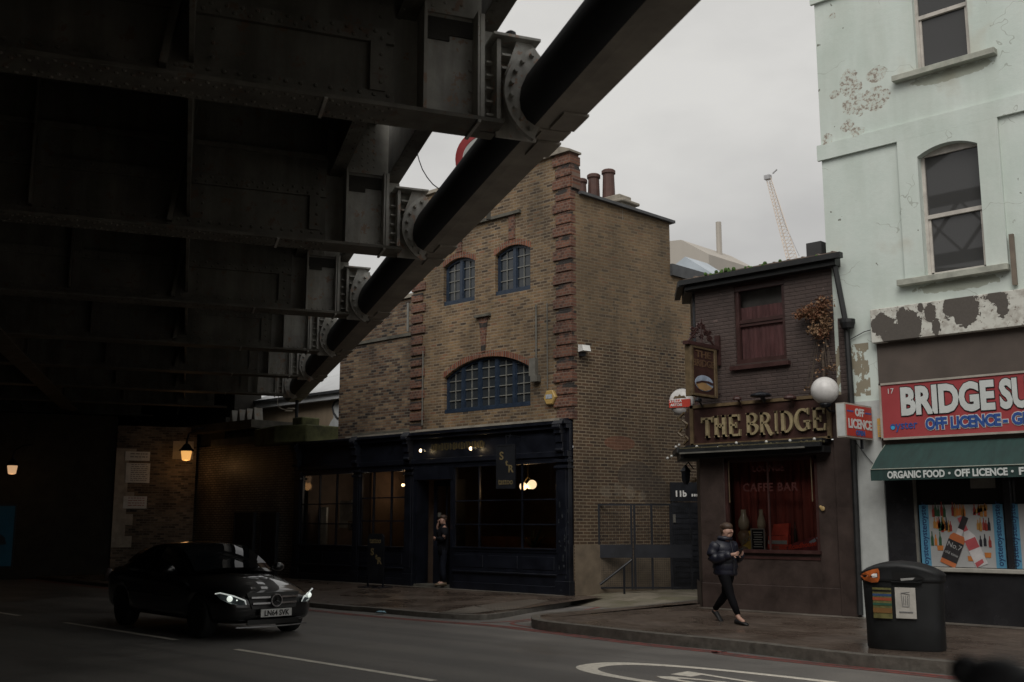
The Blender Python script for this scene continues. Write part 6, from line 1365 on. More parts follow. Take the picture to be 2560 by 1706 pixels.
M = MB(); M.box(.75, .79, .08, .12, z0 - .16, z0); M.box(W_, W_ + .06, .02, .15, z0 + .1, z0 + .5); M.build('bracket', black, bx, local=True, fixn=False)
a = onY(2193, 1047, YP - .08); b = onY(2213, 1092, YP - .08)
ys = thing('yellow_notice', 'small yellow notice plate between the box sign and the long red shop sign', 'notice', (a[0], YP - .08, b[1]))
M = MB(); M.box(a[0], b[0], YP - .09, YP - .03, b[1], a[1]); M.build('plate', mat('yellow_plate', (.50, .30, .07), .5, .15, 9), ys, fixn=False)
M = MB(); [M.box(a[0] + .02, b[0] - .02, YP - .094, YP - .09, b[1] + .03 + k * .04, b[1] + .045 + k * .04) for k in range(5)]; M.build('lettering', MC['brown_ink'], ys, fixn=False)
# awning
aw_ = thing('awning', 'dark green fabric awning with white lettering over the shop window', 'awning', (-6, YP, 3))
mat('awning_green', (.014, .040, .036), .8, .25, 3, stretch=(4, 1, 1)); AZ0, AZ1 = 3.13, 2.70
tl = onY(2218, 1112, YP - .06); fl = onY(2192, 1184, YP - .62)
AXL = tl[0] - .04; fz = 2.66
M = MB(); n = 30; rows_ = []
for k in range(7):
    q = k / 6; rows_.append([(AXL + (8 + AXL * 0) * 0 + (i / n) * 10, YP - .06 - .62 * q, tl[1] + (fz - tl[1]) * q + .012 * math.sin(math.pi * q)) for i in range(n + 1)])
M.grid(rows_); 
M.add([(AXL, YP - .06, tl[1]), (AXL, YP - .68, fz), (AXL, YP - .06, fz)], [(0, 1, 2)])
M.build('canopy', MC['awning_green'], aw_, fixn=False)
M = MB(); rows_ = []
for k in range(4): rows_.append([(AXL + (i / 60) * 10, YP - .68 - .004 * math.sin(i * 1.3), fz - .19 * k / 3) for i in range(61)])
M.grid(rows_); M.quad((AXL, YP - .68, fz), (AXL, YP - .06, fz), (AXL, YP - .06, fz - .17), (AXL, YP - .68, fz - .19)); M.build('valance', MC['awning_green'], aw_, fixn=False)
M = MB(); M.tube([(AXL, YP - .69, fz), (AXL + 10, YP - .69, fz)], .008, 5); M.tube([(AXL, YP - .06, tl[1]), (AXL, YP - .68, fz)], .008, 5); M.build('piping', mat('pale_piping', (.3, .32, .28), .7, .2), aw_, fixn=False)
VY = YP - .695
x0 = onY(2219, 1205, VY)[0]; x1 = onY(2361, 1195, VY)[0]; fit('ORGANIC FOOD', x0, x1, fz - .155, .115, LW, 'lettering', .002, VY, .006, par=aw_)
x0 = onY(2387, 1195, VY)[0]; x1 = onY(2518, 1190, VY)[0]; fit('OFF LICENCE', x0, x1, fz - .155, .115, LW, 'lettering', .002, VY, .006, par=aw_)
x0 = onY(2547, 1188, VY)[0]; fit('FRESH FRUIT', x0, x0 + .95, fz - .155, .115, LW, 'lettering', .002, VY, .006, par=aw_)
M = MB()
for px in (2374, 2532): x = onY(px, 1193, VY)[0]; M.lathe([(0, 0), (.02, 0), (.02, .004)], (x, VY - .002, fz - .10), 10, 'Y')
M.build('bullets', LW, aw_, fixn=False)
# a building on the near side of the street, seen only as reflections in glass and paint
na = thing('near_abutment', 'dark brick abutment wall on the near side under the bridge, seen only in reflections', 'abutment', (-30, -2, 0))
M = MB(); M.box(-110, -3.5, -3.2, -1.6, 0, 7.0); M.build('wall', MC['sooty_brick'], na, fixn=False)
lt = thing('lattice_girder', 'dark lattice girder bridge on the near side, seen only in the window reflections', 'girder bridge', (-18, -12, 12))
M = MB(); M.box(-60, 8, -12.2, -11.8, 13.4, 13.9); M.box(-60, 8, -12.2, -11.8, 16.2, 16.7); M.box(-60, 8, -12.1, -11.9, 9.0, 9.4)
for k in range(34): x = -60 + 2 * k; bar(M, (x, -12, 13.8), (x + 2, -12, 16.2), .2, .15); bar(M, (x + 2, -12, 13.8), (x, -12, 16.2), .2, .15)
bar(M, (-40, -12, 8), (-16, -12.3, 20), .6, .5); M.build('truss', MC['bridge_grime'], lt, fixn=False)
nb = thing('near_side_building', 'brown brick building on the near side of the street, seen only in the window reflections', 'building', (14, -16, 0))
M = MB(); M.box(10, 50, -24, -12, 0, 11); M.build('wall', MC['stock_brick'], nb, fixn=False)
# ------------------------------------------------------------------ the car
car = thing('car', 'black saloon car with lit headlights coming out from under the bridge', 'car', (-14.6, 10.0, 0), R(-4))
cp, cb_, cl_ = newmat('car_paint'); MC['car_paint'] = cp
cb_.inputs['Base Color'].default_value = (.003, .0035, .0045, 1); cb_.inputs['Roughness'].default_value = .3; cb_.inputs['Coat Weight'].default_value = 1; cb_.inputs['Coat Roughness'].default_value = .03; cb_.inputs['Specular IOR Level'].default_value = .3
mat('chrome', (.55, .56, .58), .18, 0, metal=1); mat('rubber', (.012, .012, .012), .8, .2); mat('trim_black', (.008, .008, .008), .4, 0); mat('rim_metal', (.18, .18, .19), .35, 0, metal=1)
# stations: x, half width at sill / shoulder, z sill, z shoulder, z deck edge, z deck centre, deck half width
st = [(-.02, .48, .50, .30, .52, .60, .63, .30), (-.10, .70, .72, .24, .56, .67, .71, .48), (-.30, .82, .84, .22, .60, .74, .785, .60), (-.70, .87, .89, .22, .66, .83, .865, .66), (-1.10, .885, .905, .22, .72, .89, .925, .70), (-1.45, .89, .91, .22, .78, .94, .97, .73),
      (-1.9, .895, .905, .22, .82, .955, .965, .74), (-2.5, .90, .905, .22, .84, .965, .97, .74), (-3.2, .90, .905, .22, .86, .98, .985, .74), (-3.8, .89, .905, .22, .88, 1.0, 1.02, .73), (-4.2, .86, .885, .24, .88, 1.01, 1.05, .70), (-4.5, .80, .83, .28, .86, 1.0, 1.04, .64), (-4.66, .68, .72, .34, .80, .94, .96, .52), (-4.69, .5, .52, .4, .72, .84, .86, .4)]
def sec(s_):
    x, ws, wh_, zs, zh, ze, zc, wd = s_
    half = [(0, zs), (ws * .75, zs), (ws * .97, zs + .05), (ws + .0, zs + .16), (wh_, zh - .06), (wh_ - .015, zh + .02), ((wh_ + wd) / 2, (zh + ze) / 2 + .025), (wd, ze), (wd * .55, (ze + zc) / 2 + .01), (0, zc)]
    return [(x, -a, b) for a, b in half] + [(x, a, b) for a, b in half[-2:0:-1]]
secs = [sec(q) for q in st]; n = len(secs[0])
v = [p for s_ in secs for p in s_]; f = [(i * n + j, i * n + (j + 1) % n, (i + 1) * n + (j + 1) % n, (i + 1) * n + j) for i in range(len(secs) - 1) for j in range(n)] + [tuple(range(n)), tuple(range(len(v) - 1, len(v) - n - 1, -1))]
M = MB(); M.add(v, f); body = M.build('body', cp, car, local=True, smooth=True, sub=2)
# wheel arches cut by a boolean so the wheels sit in openings
cut = MB()
for x in (-.86, -3.70):
    for s_ in (-1, 1): cut.cyl((x, s_ * .60, .33), (x, s_ * 1.2, .33), .375, n=28)
co = cut.build('cutter', black, car, local=True); co.display_type = 'WIRE'
bm_ = body.modifiers.new('arches', 'BOOLEAN'); bm_.object = co; bm_.operation = 'DIFFERENCE'; bm_.solver = 'EXACT'
bpy.context.view_layer.update()
dg = bpy.context.evaluated_depsgraph_get(); me = bpy.data.meshes.new_from_object(body.evaluated_get(dg)); body.modifiers.clear(); body.data = me
for p in me.polygons: p.use_smooth = True
bpy.data.objects.remove(co)
# greenhouse: roof skin with pillars, glass panels slightly proud
def gp(x, y, z): return (x, y, z)
roofc = [(-1.36, .70, .955), (-1.75, .645, 1.18), (-2.12, .60, 1.37), (-2.6, .585, 1.425), (-3.1, .58, 1.405), (-3.5, .60, 1.30), (-3.85, .65, 1.13), (-4.12, .68, 1.03)]
def top(x):
    for a, b in zip(roofc, roofc[1:]):
        if b[0] <= x <= a[0]: t = (x - a[0]) / (b[0] - a[0]); return (a[1] + (b[1] - a[1]) * t, a[2] + (b[2] - a[2]) * t)
rows_ = []
for x, w, z in roofc:
    bz = .955 + (-x - 1.36) * .012; r_ = []
    k = max(0, z - bz)
    for q in (0, .5, 1): r_.append((x, -(.80 - (.80 - w) * q - (.0 if k > .1 else 0)) if k > .05 else -(.74), bz + (z - .02 - bz) * q if k > .05 else bz))
    for q in (.92, .75, .4, 0): r_.append((x, -w * q, z + .035 * (1 - q * q)))
    rows_.append(r_ + [(a, -b, c) for a, b, c in r_[-2::-1]])
M = MB(); M.grid(rows_); M.build('roof', cp, car, local=True, smooth=True, sub=1)
CG = glassmat('car_glass', (.006, .007, .008), .01)
# windscreen
def screen(x0, w0, z0, x1, w1, z1, bow=.10, off=.012, e=.045):
    R_ = []
    for i in range(7):
        t = e + (1 - 2 * e) * i / 6; r_ = []
        for j in range(11):
            q = -1 + 2 * j / 10; w = (w0 + (w1 - w0) * t) * (1 - e * .6); r_.append((x0 + (x1 - x0) * t + bow * (1 - q * q) * (1 if x1 < x0 else -1) * .6, w * q, z0 + (z1 - z0) * t + off + .035 * (1 - q * q) + .03 * math.sin(math.pi * t)))
        R_.append(r_)
    return R_
M = MB(); M.grid(screen(-1.30, .72, .965, -2.12, .60, 1.375, .07, .02)); ws_ = M.build('windscreen', CG, car, local=True, smooth=True)
M = MB(); M.grid(screen(-4.08, .68, 1.04, -3.45, .59, 1.315, .05, .02)); M.build('rear_window', CG, car, local=True, smooth=True)
for s_ in (-1, 1):
    for nm, poly in (('front_side_window', [(-1.62, .985), (-2.08, 1.30), (-2.55, 1.375), (-2.62, .985)]), ('rear_side_window', [(-2.70, .985), (-2.66, 1.375), (-3.1, 1.36), (-3.45, 1.24), (-3.72, 1.06), (-3.7, 1.0)])):
        M = MB(); pts = []
        for x, z in poly:
            w, zt = top(x); bz = .955 + (-x - 1.36) * .012; q = (z - bz) / (zt - bz); pts.append((x, s_ * (.80 - (.80 - w) * q + .012), z))
        M.add(pts, [tuple(range(len(pts)))]); M.build(nm, CG, car, local=True)
M = MB()
for y0, y1 in ((-.55, .05), (.0, .58)): M.tube([(-1.33, y0, 1.01), (-1.42, (y0 + y1) / 2, 1.045), (-1.50, y1, 1.07)], .01, 5)
M.build('wiper', MC['trim_black'], car, local=True)
for s_ in (-1, 1):
    M = MB(); M.ball((-1.62, s_ * 1.0, 1.02), .1, 12, 8, (.8, 1.15, .75)); M.cyl((-1.66, s_ * .85, .98), (-1.62, s_ * .95, 1.0), .03, n=6); M.build('wing_mirror', cp, car, local=True, smooth=True)
# wheels
for x in (-.86, -3.70):
    for s_ in (-1, 1):
        M = MB(); M.lathe([(.20, -.11), (.30, -.115), (.33, -.09), (.335, 0), (.33, .09), (.30, .115), (.20, .11)], (x, s_ * .765, .335), 32, 'Y'); w_ = M.build('wheel', MC['rubber'], car, local=True, smooth=True)
        M = MB()
        for k in range(10): a = k * math.pi / 5; M.cyl((x, s_ * .84, .335), (x + .2 * math.cos(a), s_ * .86, .335 + .2 * math.sin(a)), .016, n=5)
        M.lathe([(.195, 0), (.215, .03 * s_)], (x, s_ * .83, .335), 28, 'Y'); M.lathe([(.0, 0), (.05, .02 * s_)], (x, s_ * .85, .335), 12, 'Y'); M.build('rim', MC['rim_metal'], w_, local=True)
# front end details on the nose (x about 0)
M = MB(); M.prism([(-.46, .70), (.46, .70), (.38, .46), (-.38, .46)], 0, 1); gv = [(-.02 - .10 * abs(a) - (.04 if b > .6 else 0) - y * .05, a, b) for a, y, b in M.v]
g2 = MB(); g2.add([(x + .055, y, z) for x, y, z in gv], M.f); g2.build('grille', MC['trim_black'], car, local=True)
def fb(M, y0, y1, z0, z1, N=8, x=.04, bow=.12):
    for i in range(N):
        a, b = y0 + (y1 - y0) * i / N, y0 + (y1 - y0) * (i + 1) / N
        xa, xb = x - bow * a * a * 2, x - bow * b * b * 2
        M.add([(xa, a, z0), (xb, b, z0), (xb, b, z1), (xa, a, z1), (xa - .03, a, z0), (xb - .03, b, z0), (xb - .03, b, z1), (xa - .03, a, z1)], [(0, 1, 2, 3), (3, 2, 6, 7), (0, 4, 5, 1), (0, 3, 7, 4), (1, 5, 6, 2)])
M = MB()
for z in (.635, .545):
    fb(M, -.41 + (.64 - z) * .3, -.10, z - .014, z + .014, 5, .055); fb(M, .10, .41 - (.64 - z) * .3, z - .014, z + .014, 5, .055)
N = 28
def ringX(M, r0, r1, x0, x1, cz=.585):
    for i in range(N):
        t, u = 2 * math.pi * i / N, 2 * math.pi * (i + 1) / N; P_ = [(r1, t), (r1, u), (r0, u), (r0, t)]
        vs = [(x1, r_ * math.cos(q), cz + r_ * math.sin(q)) for r_, q in P_] + [(x0, r_ * math.cos(q), cz + r_ * math.sin(q)) for r_, q in P_]
        M.add(vs, [(0, 1, 2, 3), (0, 4, 5, 1), (2, 6, 7, 3)])
ringX(M, .083, .098, .04, .075)
for k in range(3):
    a = math.pi / 2 + k * 2 * math.pi / 3; c_a, s_a = math.cos(a), math.sin(a); M.add([(.072, .088 * c_a, .585 + .088 * s_a), (.075, -.016 * s_a, .585 + .016 * c_a), (.09, 0, .585), (.075, .016 * s_a, .585 - .016 * c_a)], [(0, 1, 2), (0, 2, 3)])
M.build('chrome_trim', MC['chrome'], car, local=True, fixn=False)
M = MB(); M.add([(.045, -.03, .585)] + [(.045, .086 * math.cos(2 * math.pi * i / N), .585 + .086 * math.sin(2 * math.pi * i / N)) for i in range(N)], [(0, i + 1, (i + 1) % N + 1) for i in range(N)]); M.build('badge_disc', MC['trim_black'], car, local=True, fixn=False)
M = MB(); fb(M, -.27, .27, .34, .455, 6, .075, .04); plt = M.build('number_plate', mat('plate_white', (.62, .62, .60), .4, .05), car, local=True)
M = MB(); me = text_mesh('LN64 SVK', .115, bold=.003, xs=.88, ext=.001, align='CENTER'); M.merge(me, Matrix.Translation((.079, 0, .358)) @ Matrix.Rotation(R(90), 4, 'Z') @ Matrix.Rotation(math.pi / 2, 4, 'X')); M.build('plate_lettering', MC['trim_black'], plt, local=True)
M = MB(); fb(M, -.62, .62, .185, .205, 14, .05, .13)
M.build('chrome_lip', MC['chrome'], car, local=True)
M = MB(); fb(M, -.45, .45, .225, .30, 10, .035, .12); M.build('lower_intake', MC['trim_black'], car, local=True)
for s_ in (-1, 1):
    pts = [(-.05, .47, .535), (-.04, .50, .60), (-.12, .64, .665), (-.27, .80, .715), (-.34, .845, .70), (-.26, .80, .62), (-.13, .68, .55), (-.06, .55, .525)]
    def hl(P_, off): return [(x + off, s_ * (y + off * .4), z) for x, y, z in P_]
    M = MB(); M.add(hl(pts, .035), [tuple(range(8))]); h_ = M.build('headlight', mat('headlamp_glass', (.10, .12, .13), .1, .3, 20, coat=1), car, local=True, fixn=False)
    M = MB(); P_ = hl(pts, .045)
    for a, b in ((1, 2), (2, 3), (3, 4)): M.cyl(P_[a], P_[b], .011, n=6)
    M.cyl(P_[1], P_[0], .011, .006, n=6); M.build('light_strip', mat('daylight_led', (.9, .95, 1), .4, 0, emit=(.72, .76, .7), es=.38), h_, local=True)
    M = MB(); M.ball((-.135, s_ * .70, .625), .045, 12, 8); M.ball((-.09, s_ * .60, .60), .025, 10, 6); M.build('projector', mat('headlamp_bulb', (.9, .95, 1), .4, 0, emit=(.88, .95, .85), es=.75), h_, local=True)
    M = MB(); M.ball((-4.50, s_ * .80, .84), .13, 12, 8, (.6, .6, .9)); M.build('tail_light', mat('tail_glass', (.12, .09, .09), .15, .2), car, local=True, smooth=True)
M = MB()
for s_ in (-1, 1): M.tube([(-1.75, s_ * .905, .60), (-3.4, s_ * .912, .62)], .008, 4)
M.build('door_crease', cp, car, local=True)
# ------------------------------------------------------------------ people
def skinned(name, V, E, m, parent, root=0, sub=1):
    me = bpy.data.meshes.new(name); me.from_pydata([p[0] for p in V], E, []); me.update(); me.materials.append(m)
    o = bpy.data.objects.new(name, me); S.collection.objects.link(o); o.parent = parent
    sk = o.modifiers.new('skin', 'SKIN'); sk.use_smooth_shade = True
    if not me.skin_vertices: me.skin_vertices.new()
    for i, p in enumerate(V):
        r_ = p[1] if isinstance(p[1], tuple) else (p[1], p[1]); me.skin_vertices[0].data[i].radius = r_; me.skin_vertices[0].data[i].use_root = (i == root)
    s_ = o.modifiers.new('sub', 'SUBSURF'); s_.levels = sub; s_.render_levels = sub
    bpy.context.view_layer.update(); dg = bpy.context.evaluated_depsgraph_get(); ev = bpy.data.meshes.new_from_object(o.evaluated_get(dg)); o.modifiers.clear(); o.data = ev
    for p in ev.polygons: p.use_smooth = True
    return o
mat('skin', (.42, .25, .19), .55, .12, 12)
def fingers(V, E, palm, base, dirv, side, up, curl=.5, L_=.075):
    dirv = Vector(dirv).normalized(); side = Vector(side).normalized(); up = Vector(up).normalized(); b = Vector(base)
    for k, (off, ln) in enumerate(((-.03, .9), (-.01, 1.05), (.01, 1.0), (.03, .8))):
        i = len(V); p0 = b + side * off + dirv * .02; p1 = p0 + dirv * L_ * .5 * ln; p2 = p1 + (dirv * (1 - curl) - up * curl) * L_ * .45 * ln
        V += [(tuple(p0), .010), (tuple(p1), .009), (tuple(p2), .0075)]; E += [(palm, i), (i, i + 1), (i + 1, i + 2)]
    i = len(V); p0 = b - side * .04 - dirv * .02; p1 = p0 + (dirv * .7 - side * .5).normalized() * .045; V += [(tuple(p0), .012), (tuple(p1), .010)]; E += [(palm, i), (i, i + 1)]
# woman walking right, reading her phone
fx, fy = -10.0, 15.68
w1 = thing('person', 'woman walking right in a navy puffer jacket and black leggings looking down at a phone', 'person', (fx, fy, .15), R(-14))
V = [((0, 0, .84), (.13, .15)), ((.01, 0, 1.05), (.12, .14)), ((.0, 0, 1.24), (.12, .15)), ((.025, 0, 1.345), .05), ((.05, 0, 1.40), .052), ((.085, 0, 1.475), (.097, .086)), ((.085, 0, 1.55), (.085, .08)), ((.135, 0, 1.425), .035)]
E = [(0, 1), (1, 2), (2, 3), (3, 4), (4, 5), (5, 6), (4, 7)]
def leg(V, E, hip, knee, ank, toe, y, r=(.085, .06, .04, .035)):
    i = len(V); V += [((hip[0], y, hip[1]), r[0]), ((knee[0], y * 1.05, knee[1]), r[1]), ((ank[0], y * 1.1, ank[1]), r[2]), ((toe[0], y * 1.15, toe[1]), r[3])]; E += [(0, i), (i, i + 1), (i + 1, i + 2), (i + 2, i + 3)]
leg(V, E, (.03, .78), (.19, .46), (.36, .11), (.50, .045), -.09); leg(V, E, (-.03, .78), (-.12, .45), (-.40, .17), (-.31, .05), .09)
for s_ in (-1, 1):
    i = len(V); V += [((-.02, s_ * .16, 1.24), .04), ((-.04, s_ * .235, 1.05), .032), ((.22, s_ * .11, 1.10), .03), ((.29, s_ * .06, 1.12), (.028, .02))]; E += [(2, i), (i, i + 1), (i + 1, i + 2), (i + 2, i + 3)]
    fingers(V, E, i + 3, (.30, s_ * .055, 1.12), (.9, -s_ * .2, .15), (0, .3, 1), (0, -s_ * 1, 0), .45, .07)
skinned('body', V, E, MC['skin'], w1)
lg = mat('leggings', (.0035, .0035, .005), .85, .3, spec=.15); M = MB()
for y, hip, knee, calf, ank in ((-.085, (.0, .86), (.18, .46), (.25, .33), (.345, .155)), (.085, (0, .86), (-.12, .45), (-.22, .35), (-.385, .20))):
    M.sweep([((hip[0], y * .9, hip[1]), .115, .10), (((hip[0] * .6 + knee[0] * .4), y, .70), .10, .09), ((knee[0] * .8, y, .55), .08, .078), ((knee[0], y * 1.05, knee[1]), .07, .068), ((calf[0], y * 1.08, calf[1]), .066, .062), ((ank[0], y * 1.1, ank[1]), .047, .046)], 12)
M.sweep([((0, 0, .98), .12, .16), ((0, 0, .88), .13, .17), ((0, 0, .80), .11, .16), ((0, 0, .76), .05, .08)], 14)
M.build('leggings', lg, w1, local=True, smooth=True)
pj = mat('puffer', (.007, .008, .018), .45, .25, 7, bmp=.2, bs=9)
M = MB()
tz = [(.765, .15, .175), (.775, .175, .20), (.80, .185, .215), (.845, .175, .205), (.855, .175, .205), (.90, .20, .225), (.945, .185, .215), (.955, .185, .215), (1.0, .205, .23), (1.05, .185, .215), (1.06, .185, .215), (1.11, .20, .23), (1.155, .18, .215), (1.165, .18, .215), (1.21, .185, .225), (1.26, .16, .205), (1.30, .135, .175), (1.335, .10, .12), (1.36, .09, .09)]
M.sweep([((-.02 + .012 * math.sin(z * 9), 0, z), a, b) for z, a, b in tz], 22, up=(0, 1, 0))
for s_ in (-1, 1):
    ctl = [Vector((-.02, s_ * .16, 1.27)), Vector((-.045, s_ * .225, 1.17)), Vector((-.05, s_ * .25, 1.06)), Vector((.06, s_ * .22, 1.035)), Vector((.16, s_ * .16, 1.08)), Vector((.245, s_ * .105, 1.11))]
    P_ = []
    for k in range(26):
        t = k / 25 * (len(ctl) - 1); i = min(int(t), len(ctl) - 2); q = t - i; c = ctl[i].lerp(ctl[i + 1], q); r_ = .092 - .032 * k / 25 + .012 * abs(math.sin(k * .62)); P_.append((tuple(c), r_, r_ * 1.05))
    M.sweep(P_, 12, up=(0, 0, 1))
M.build('puffer_jacket', pj, w1, local=True, smooth=True)
M = MB(); M.lathe([(.115, 1.33), (.13, 1.36), (.115, 1.405), (.085, 1.39)], (.0, 0, 0), 16); M.build('collar', pj, w1, local=True, smooth=True)
M = MB(); M.add([(.19, -.006, .80), (.19, .006, .80), (.205, .006, 1.05), (.13, .006, 1.33), (.13, -.006, 1.33), (.205, -.006, 1.05)], [(0, 1, 2, 5), (5, 2, 3, 4)]); M.build('zip', mat('zip_dark', (.05, .05, .055), .5, .2), w1, local=True)
hair = mat('hair_brown', (.05, .028, .016), .6, .35, 30, stretch=(1, 1, 4))
M = MB(); M.ball((.055, 0, 1.555), .108, 18, 12, (.98, .86, .68)); M.ball((.005, 0, 1.50), .092, 12, 8, (.72, .93, 1.15)); M.ball((-.06, 0, 1.56), .04, 10, 8); M.build('hair', hair, w1, local=True, smooth=True)
M = MB(); M.ball((.18, 0, 1.475), .015, 8, 6, (1.3, .8, 1.4)); M.ball((.155, 0, 1.435), .012, 8, 6, (1, 2.0, .7)); [M.ball((.07, s_ * .088, 1.475), .02, 8, 6, (.8, .4, 1.3)) for s_ in (-1, 1)]; M.build('nose_and_ears', MC['skin'], w1, local=True, smooth=True)
M = MB(); [M.ball((.172, s_ * .034, 1.495), .006, 8, 6, (1, 1.6, .6)) for s_ in (-1, 1)]; M.build('eyes', hair, w1, local=True)
sh = mat('black_shoe', (.008, .008, .009), .6, .3)
M = MB()
def shoe(M, heel, toe, y, lift):
    h, t = Vector((heel[0], y, heel[1])), Vector((toe[0], y, toe[1])); d = (t - h).normalized(); u = d.cross(Vector((0, 1, 0))); u = -u if u.z < 0 else u
    R_ = []
    for q, w, hh in ((-.02, .022, .04), (.0, .04, .085), (.08, .042, .09), (.14, .046, .072), (.2, .048, .055), (.25, .04, .042), (.27, .016, .018)):
        c = h + d * q; R_.append([tuple(c + Vector((0, w * math.cos(a), 0)) + u * (hh / 2 + hh / 2 * math.sin(a))) for a in [2 * math.pi * k / 10 for k in range(10)] + [0]])
    M.grid(R_)
shoe(M, (.30, .01), (.55, .0), -.1, 0); M.build('shoe', sh, w1, local=True, smooth=True)
M = MB(); shoe(M, (-.45, .13), (-.28, .0), .1, 0); M.build('shoe', sh, w1, local=True, smooth=True)
ph = thing('phone', 'small dark phone held up by the walking woman', 'phone', tuple(world_of(w1) @ Vector((.34, 0, 1.15))), R(-14))
M = MB(); M.M = Matrix.Rotation(R(-50), 4, 'Y'); M.box(-.07, .07, -.036, .036, -.005, .005); M.M = None; M.build('body', black, ph, local=True)
# man smoking in the doorway
qx, qz = onY(1112, 1288, 19.0); fx2 = onY(1108, 1452, 19.0)[0]
w2 = thing('person', 'man in dark clothes standing in the shop doorway with a hand raised to his face', 'person', (fx2, 19.0, .2), R(-125))
H2 = (qz - .2) / 1.72
V = [((0, 0, .92), (.13, .15)), ((.0, 0, 1.15), (.12, .15)), ((.0, 0, 1.36), (.12, .17)), ((.01, 0, 1.47), .055), ((.02, 0, 1.52), .055), ((.03, 0, 1.60), (.09, .08)), ((.03, 0, 1.655), (.08, .075)), ((.09, 0, 1.545), .035)]
E = [(0, 1), (1, 2), (2, 3), (3, 4), (4, 5), (5, 6), (4, 7)]
leg(V, E, (0, .86), (.02, .48), (-.02, .09), (.13, .04), -.1); leg(V, E, (0, .86), (.03, .48), (-.01, .09), (.14, .04), .1)
arms = {-1: [(0, -.2, 1.38), (.05, -.26, 1.12), (.16, -.08, 1.42), (.13, -.03, 1.52)], 1: [(0, .2, 1.38), (.03, .25, 1.12), (.2, .0, 1.14), (.22, -.08, 1.15)]}
for s_ in (-1, 1):
    i = len(V); V += [(p, r_) for p, r_ in zip(arms[s_], (.055, .045, .032, .03))]; E += [(2, i), (i, i + 1), (i + 1, i + 2), (i + 2, i + 3)]
    fingers(V, E, i + 3, arms[s_][3], (.2, .3, 1) if s_ < 0 else (.2, -1, .1), (0, 1, 0) if s_ < 0 else (0, 0, 1), (-1, 0, 0), .4, .07)
for i, (p, r_) in enumerate(V): V[i] = ((p[0], p[1], p[2] * H2), r_)
skinned('body', V, E, MC['skin'], w2)
M = MB()
M.sweep([((0, 0, z * H2), a, b) for z, a, b in ((.74, .14, .185), (.9, .15, .19), (1.1, .14, .18), (1.25, .14, .195), (1.36, .13, .20), (1.42, .11, .17), (1.475, .07, .08), (1.50, .065, .07))], 18)
for s_ in (-1, 1):
    q = [Vector((p[0], p[1], p[2] * H2)) for p in arms[s_]]; q[2] = q[1].lerp(q[2], .88); M.sweep([(tuple(q[0] + Vector((0, -s_ * .04, .0))), .095, .095), (tuple(q[0].lerp(q[1], .5)), .082, .082), (tuple(q[1]), .078, .078), (tuple(q[1].lerp(q[2], .5)), .066, .066), (tuple(q[2]), .048, .048)], 12, up=(0, 0, 1))
M.build('coat', mat('black_coat', (.006, .0065, .009), .85, .4, spec=.15), w2, local=True, smooth=True)
M = MB()
for y in (-.095, .095): M.sweep([((0, y * .9, .95 * H2), .11, .10), ((0, y, .80 * H2), .10, .098), ((.01, y, .62 * H2), .085, .082), ((.025, y, .48 * H2), .073, .07), ((.01, y, .3 * H2), .07, .066), ((-.0, y * 1.05, .09 * H2), .062, .058)], 12)
M.build('jeans', mat('dark_jeans', (.009, .011, .018), .85, .3, spec=.15), w2, local=True, smooth=True)
M = MB()
for y in (-.11, .11): shoe(M, (-.06, .0), (.2, .0), y, 0)
M.build('shoes', mat('brown_shoe', (.14, .10, .06), .6, .3), w2, local=True, smooth=True)
M = MB(); M.ball((.005, 0, 1.665 * H2), .095, 16, 10, (1.0, .9, .72)); M.ball((-.035, 0, 1.62 * H2), .08, 12, 8, (.75, .95, 1)); M.build('hair', mat('hair_dark', (.04, .02, .012), .6, .3), w2, local=True, smooth=True)
M = MB(); M.ball((.115, 0, 1.595 * H2), .015, 8, 6, (1.3, .8, 1.5)); [M.ball((.02, s_ * .085, 1.6 * H2), .02, 8, 6, (.8, .4, 1.3)) for s_ in (-1, 1)]; M.build('nose_and_ears', MC['skin'], w2, local=True, smooth=True)
M = MB(); [M.ball((.105, s_ * .033, 1.625 * H2), .009, 6, 5) for s_ in (-1, 1)]; M.ball((.1, 0, 1.555 * H2), .01, 6, 5, (1, 2.2, .6)); M.build('eyes_and_mouth', MC['hair_dark'], w2, local=True)
# ------------------------------------------------------------------ litter bin
BX, BY = onZ(2262, 1628, .15); BX -= .09; bn = thing('litter_bin', 'large black twin street litter bin with an orange rimmed slot and two stickers', 'litter bin', (BX + .0, BY + .27, .15), R(12))
gl = mat('bin_plastic', (.006, .007, .008), .55, .35, 6, bmp=.12, bs=40)
def binrow(w, d, z, N=28, e=3.2):
    r_ = []
    for i in range(N + 1):
        t = 2 * math.pi * i / N; c_t, s_t = math.cos(t), math.sin(t); r_.append((w * math.copysign(abs(c_t) ** (2 / e), c_t), d * math.copysign(abs(s_t) ** (2 / e), s_t), z))
    return r_
M = MB(); rws = [binrow(.475, .27, 0), binrow(.485, .28, .03), binrow(.485, .275, .3), binrow(.495, .28, .6), binrow(.505, .285, .86)]
def topz(x): return 1.08 - .13 * (abs(x) / .53) ** 2.1
M.grid(rws)
band = binrow(.52, .30, .9)
M.grid([binrow(.505, .285, .86), binrow(.525, .305, .875), [(x, y, .91) for x, y, z in binrow(.525, .305, .9)], [(x, y * .99, min(1.16, max(.93, topz(x) - .03))) for x, y, z in binrow(.525, .30, 1.0)], [(x * 1.01, y * 1.02, max(.95, topz(x))) for x, y, z in binrow(.53, .30, 1)], [(x * .97, y * .8, max(.96, topz(x) + .03)) for x, y, z in binrow(.53, .30, 1)], [(x * .9, y * .3, max(.97, topz(x * .95) + .05)) for x, y, z in binrow(.53, .30, 1)], [(x * .88, 0, max(.97, topz(x * .92) + .055)) for x, y, z in binrow(.53, .30, 1)]])
M.build('body', gl, bn, local=True, smooth=True, fixn=False)
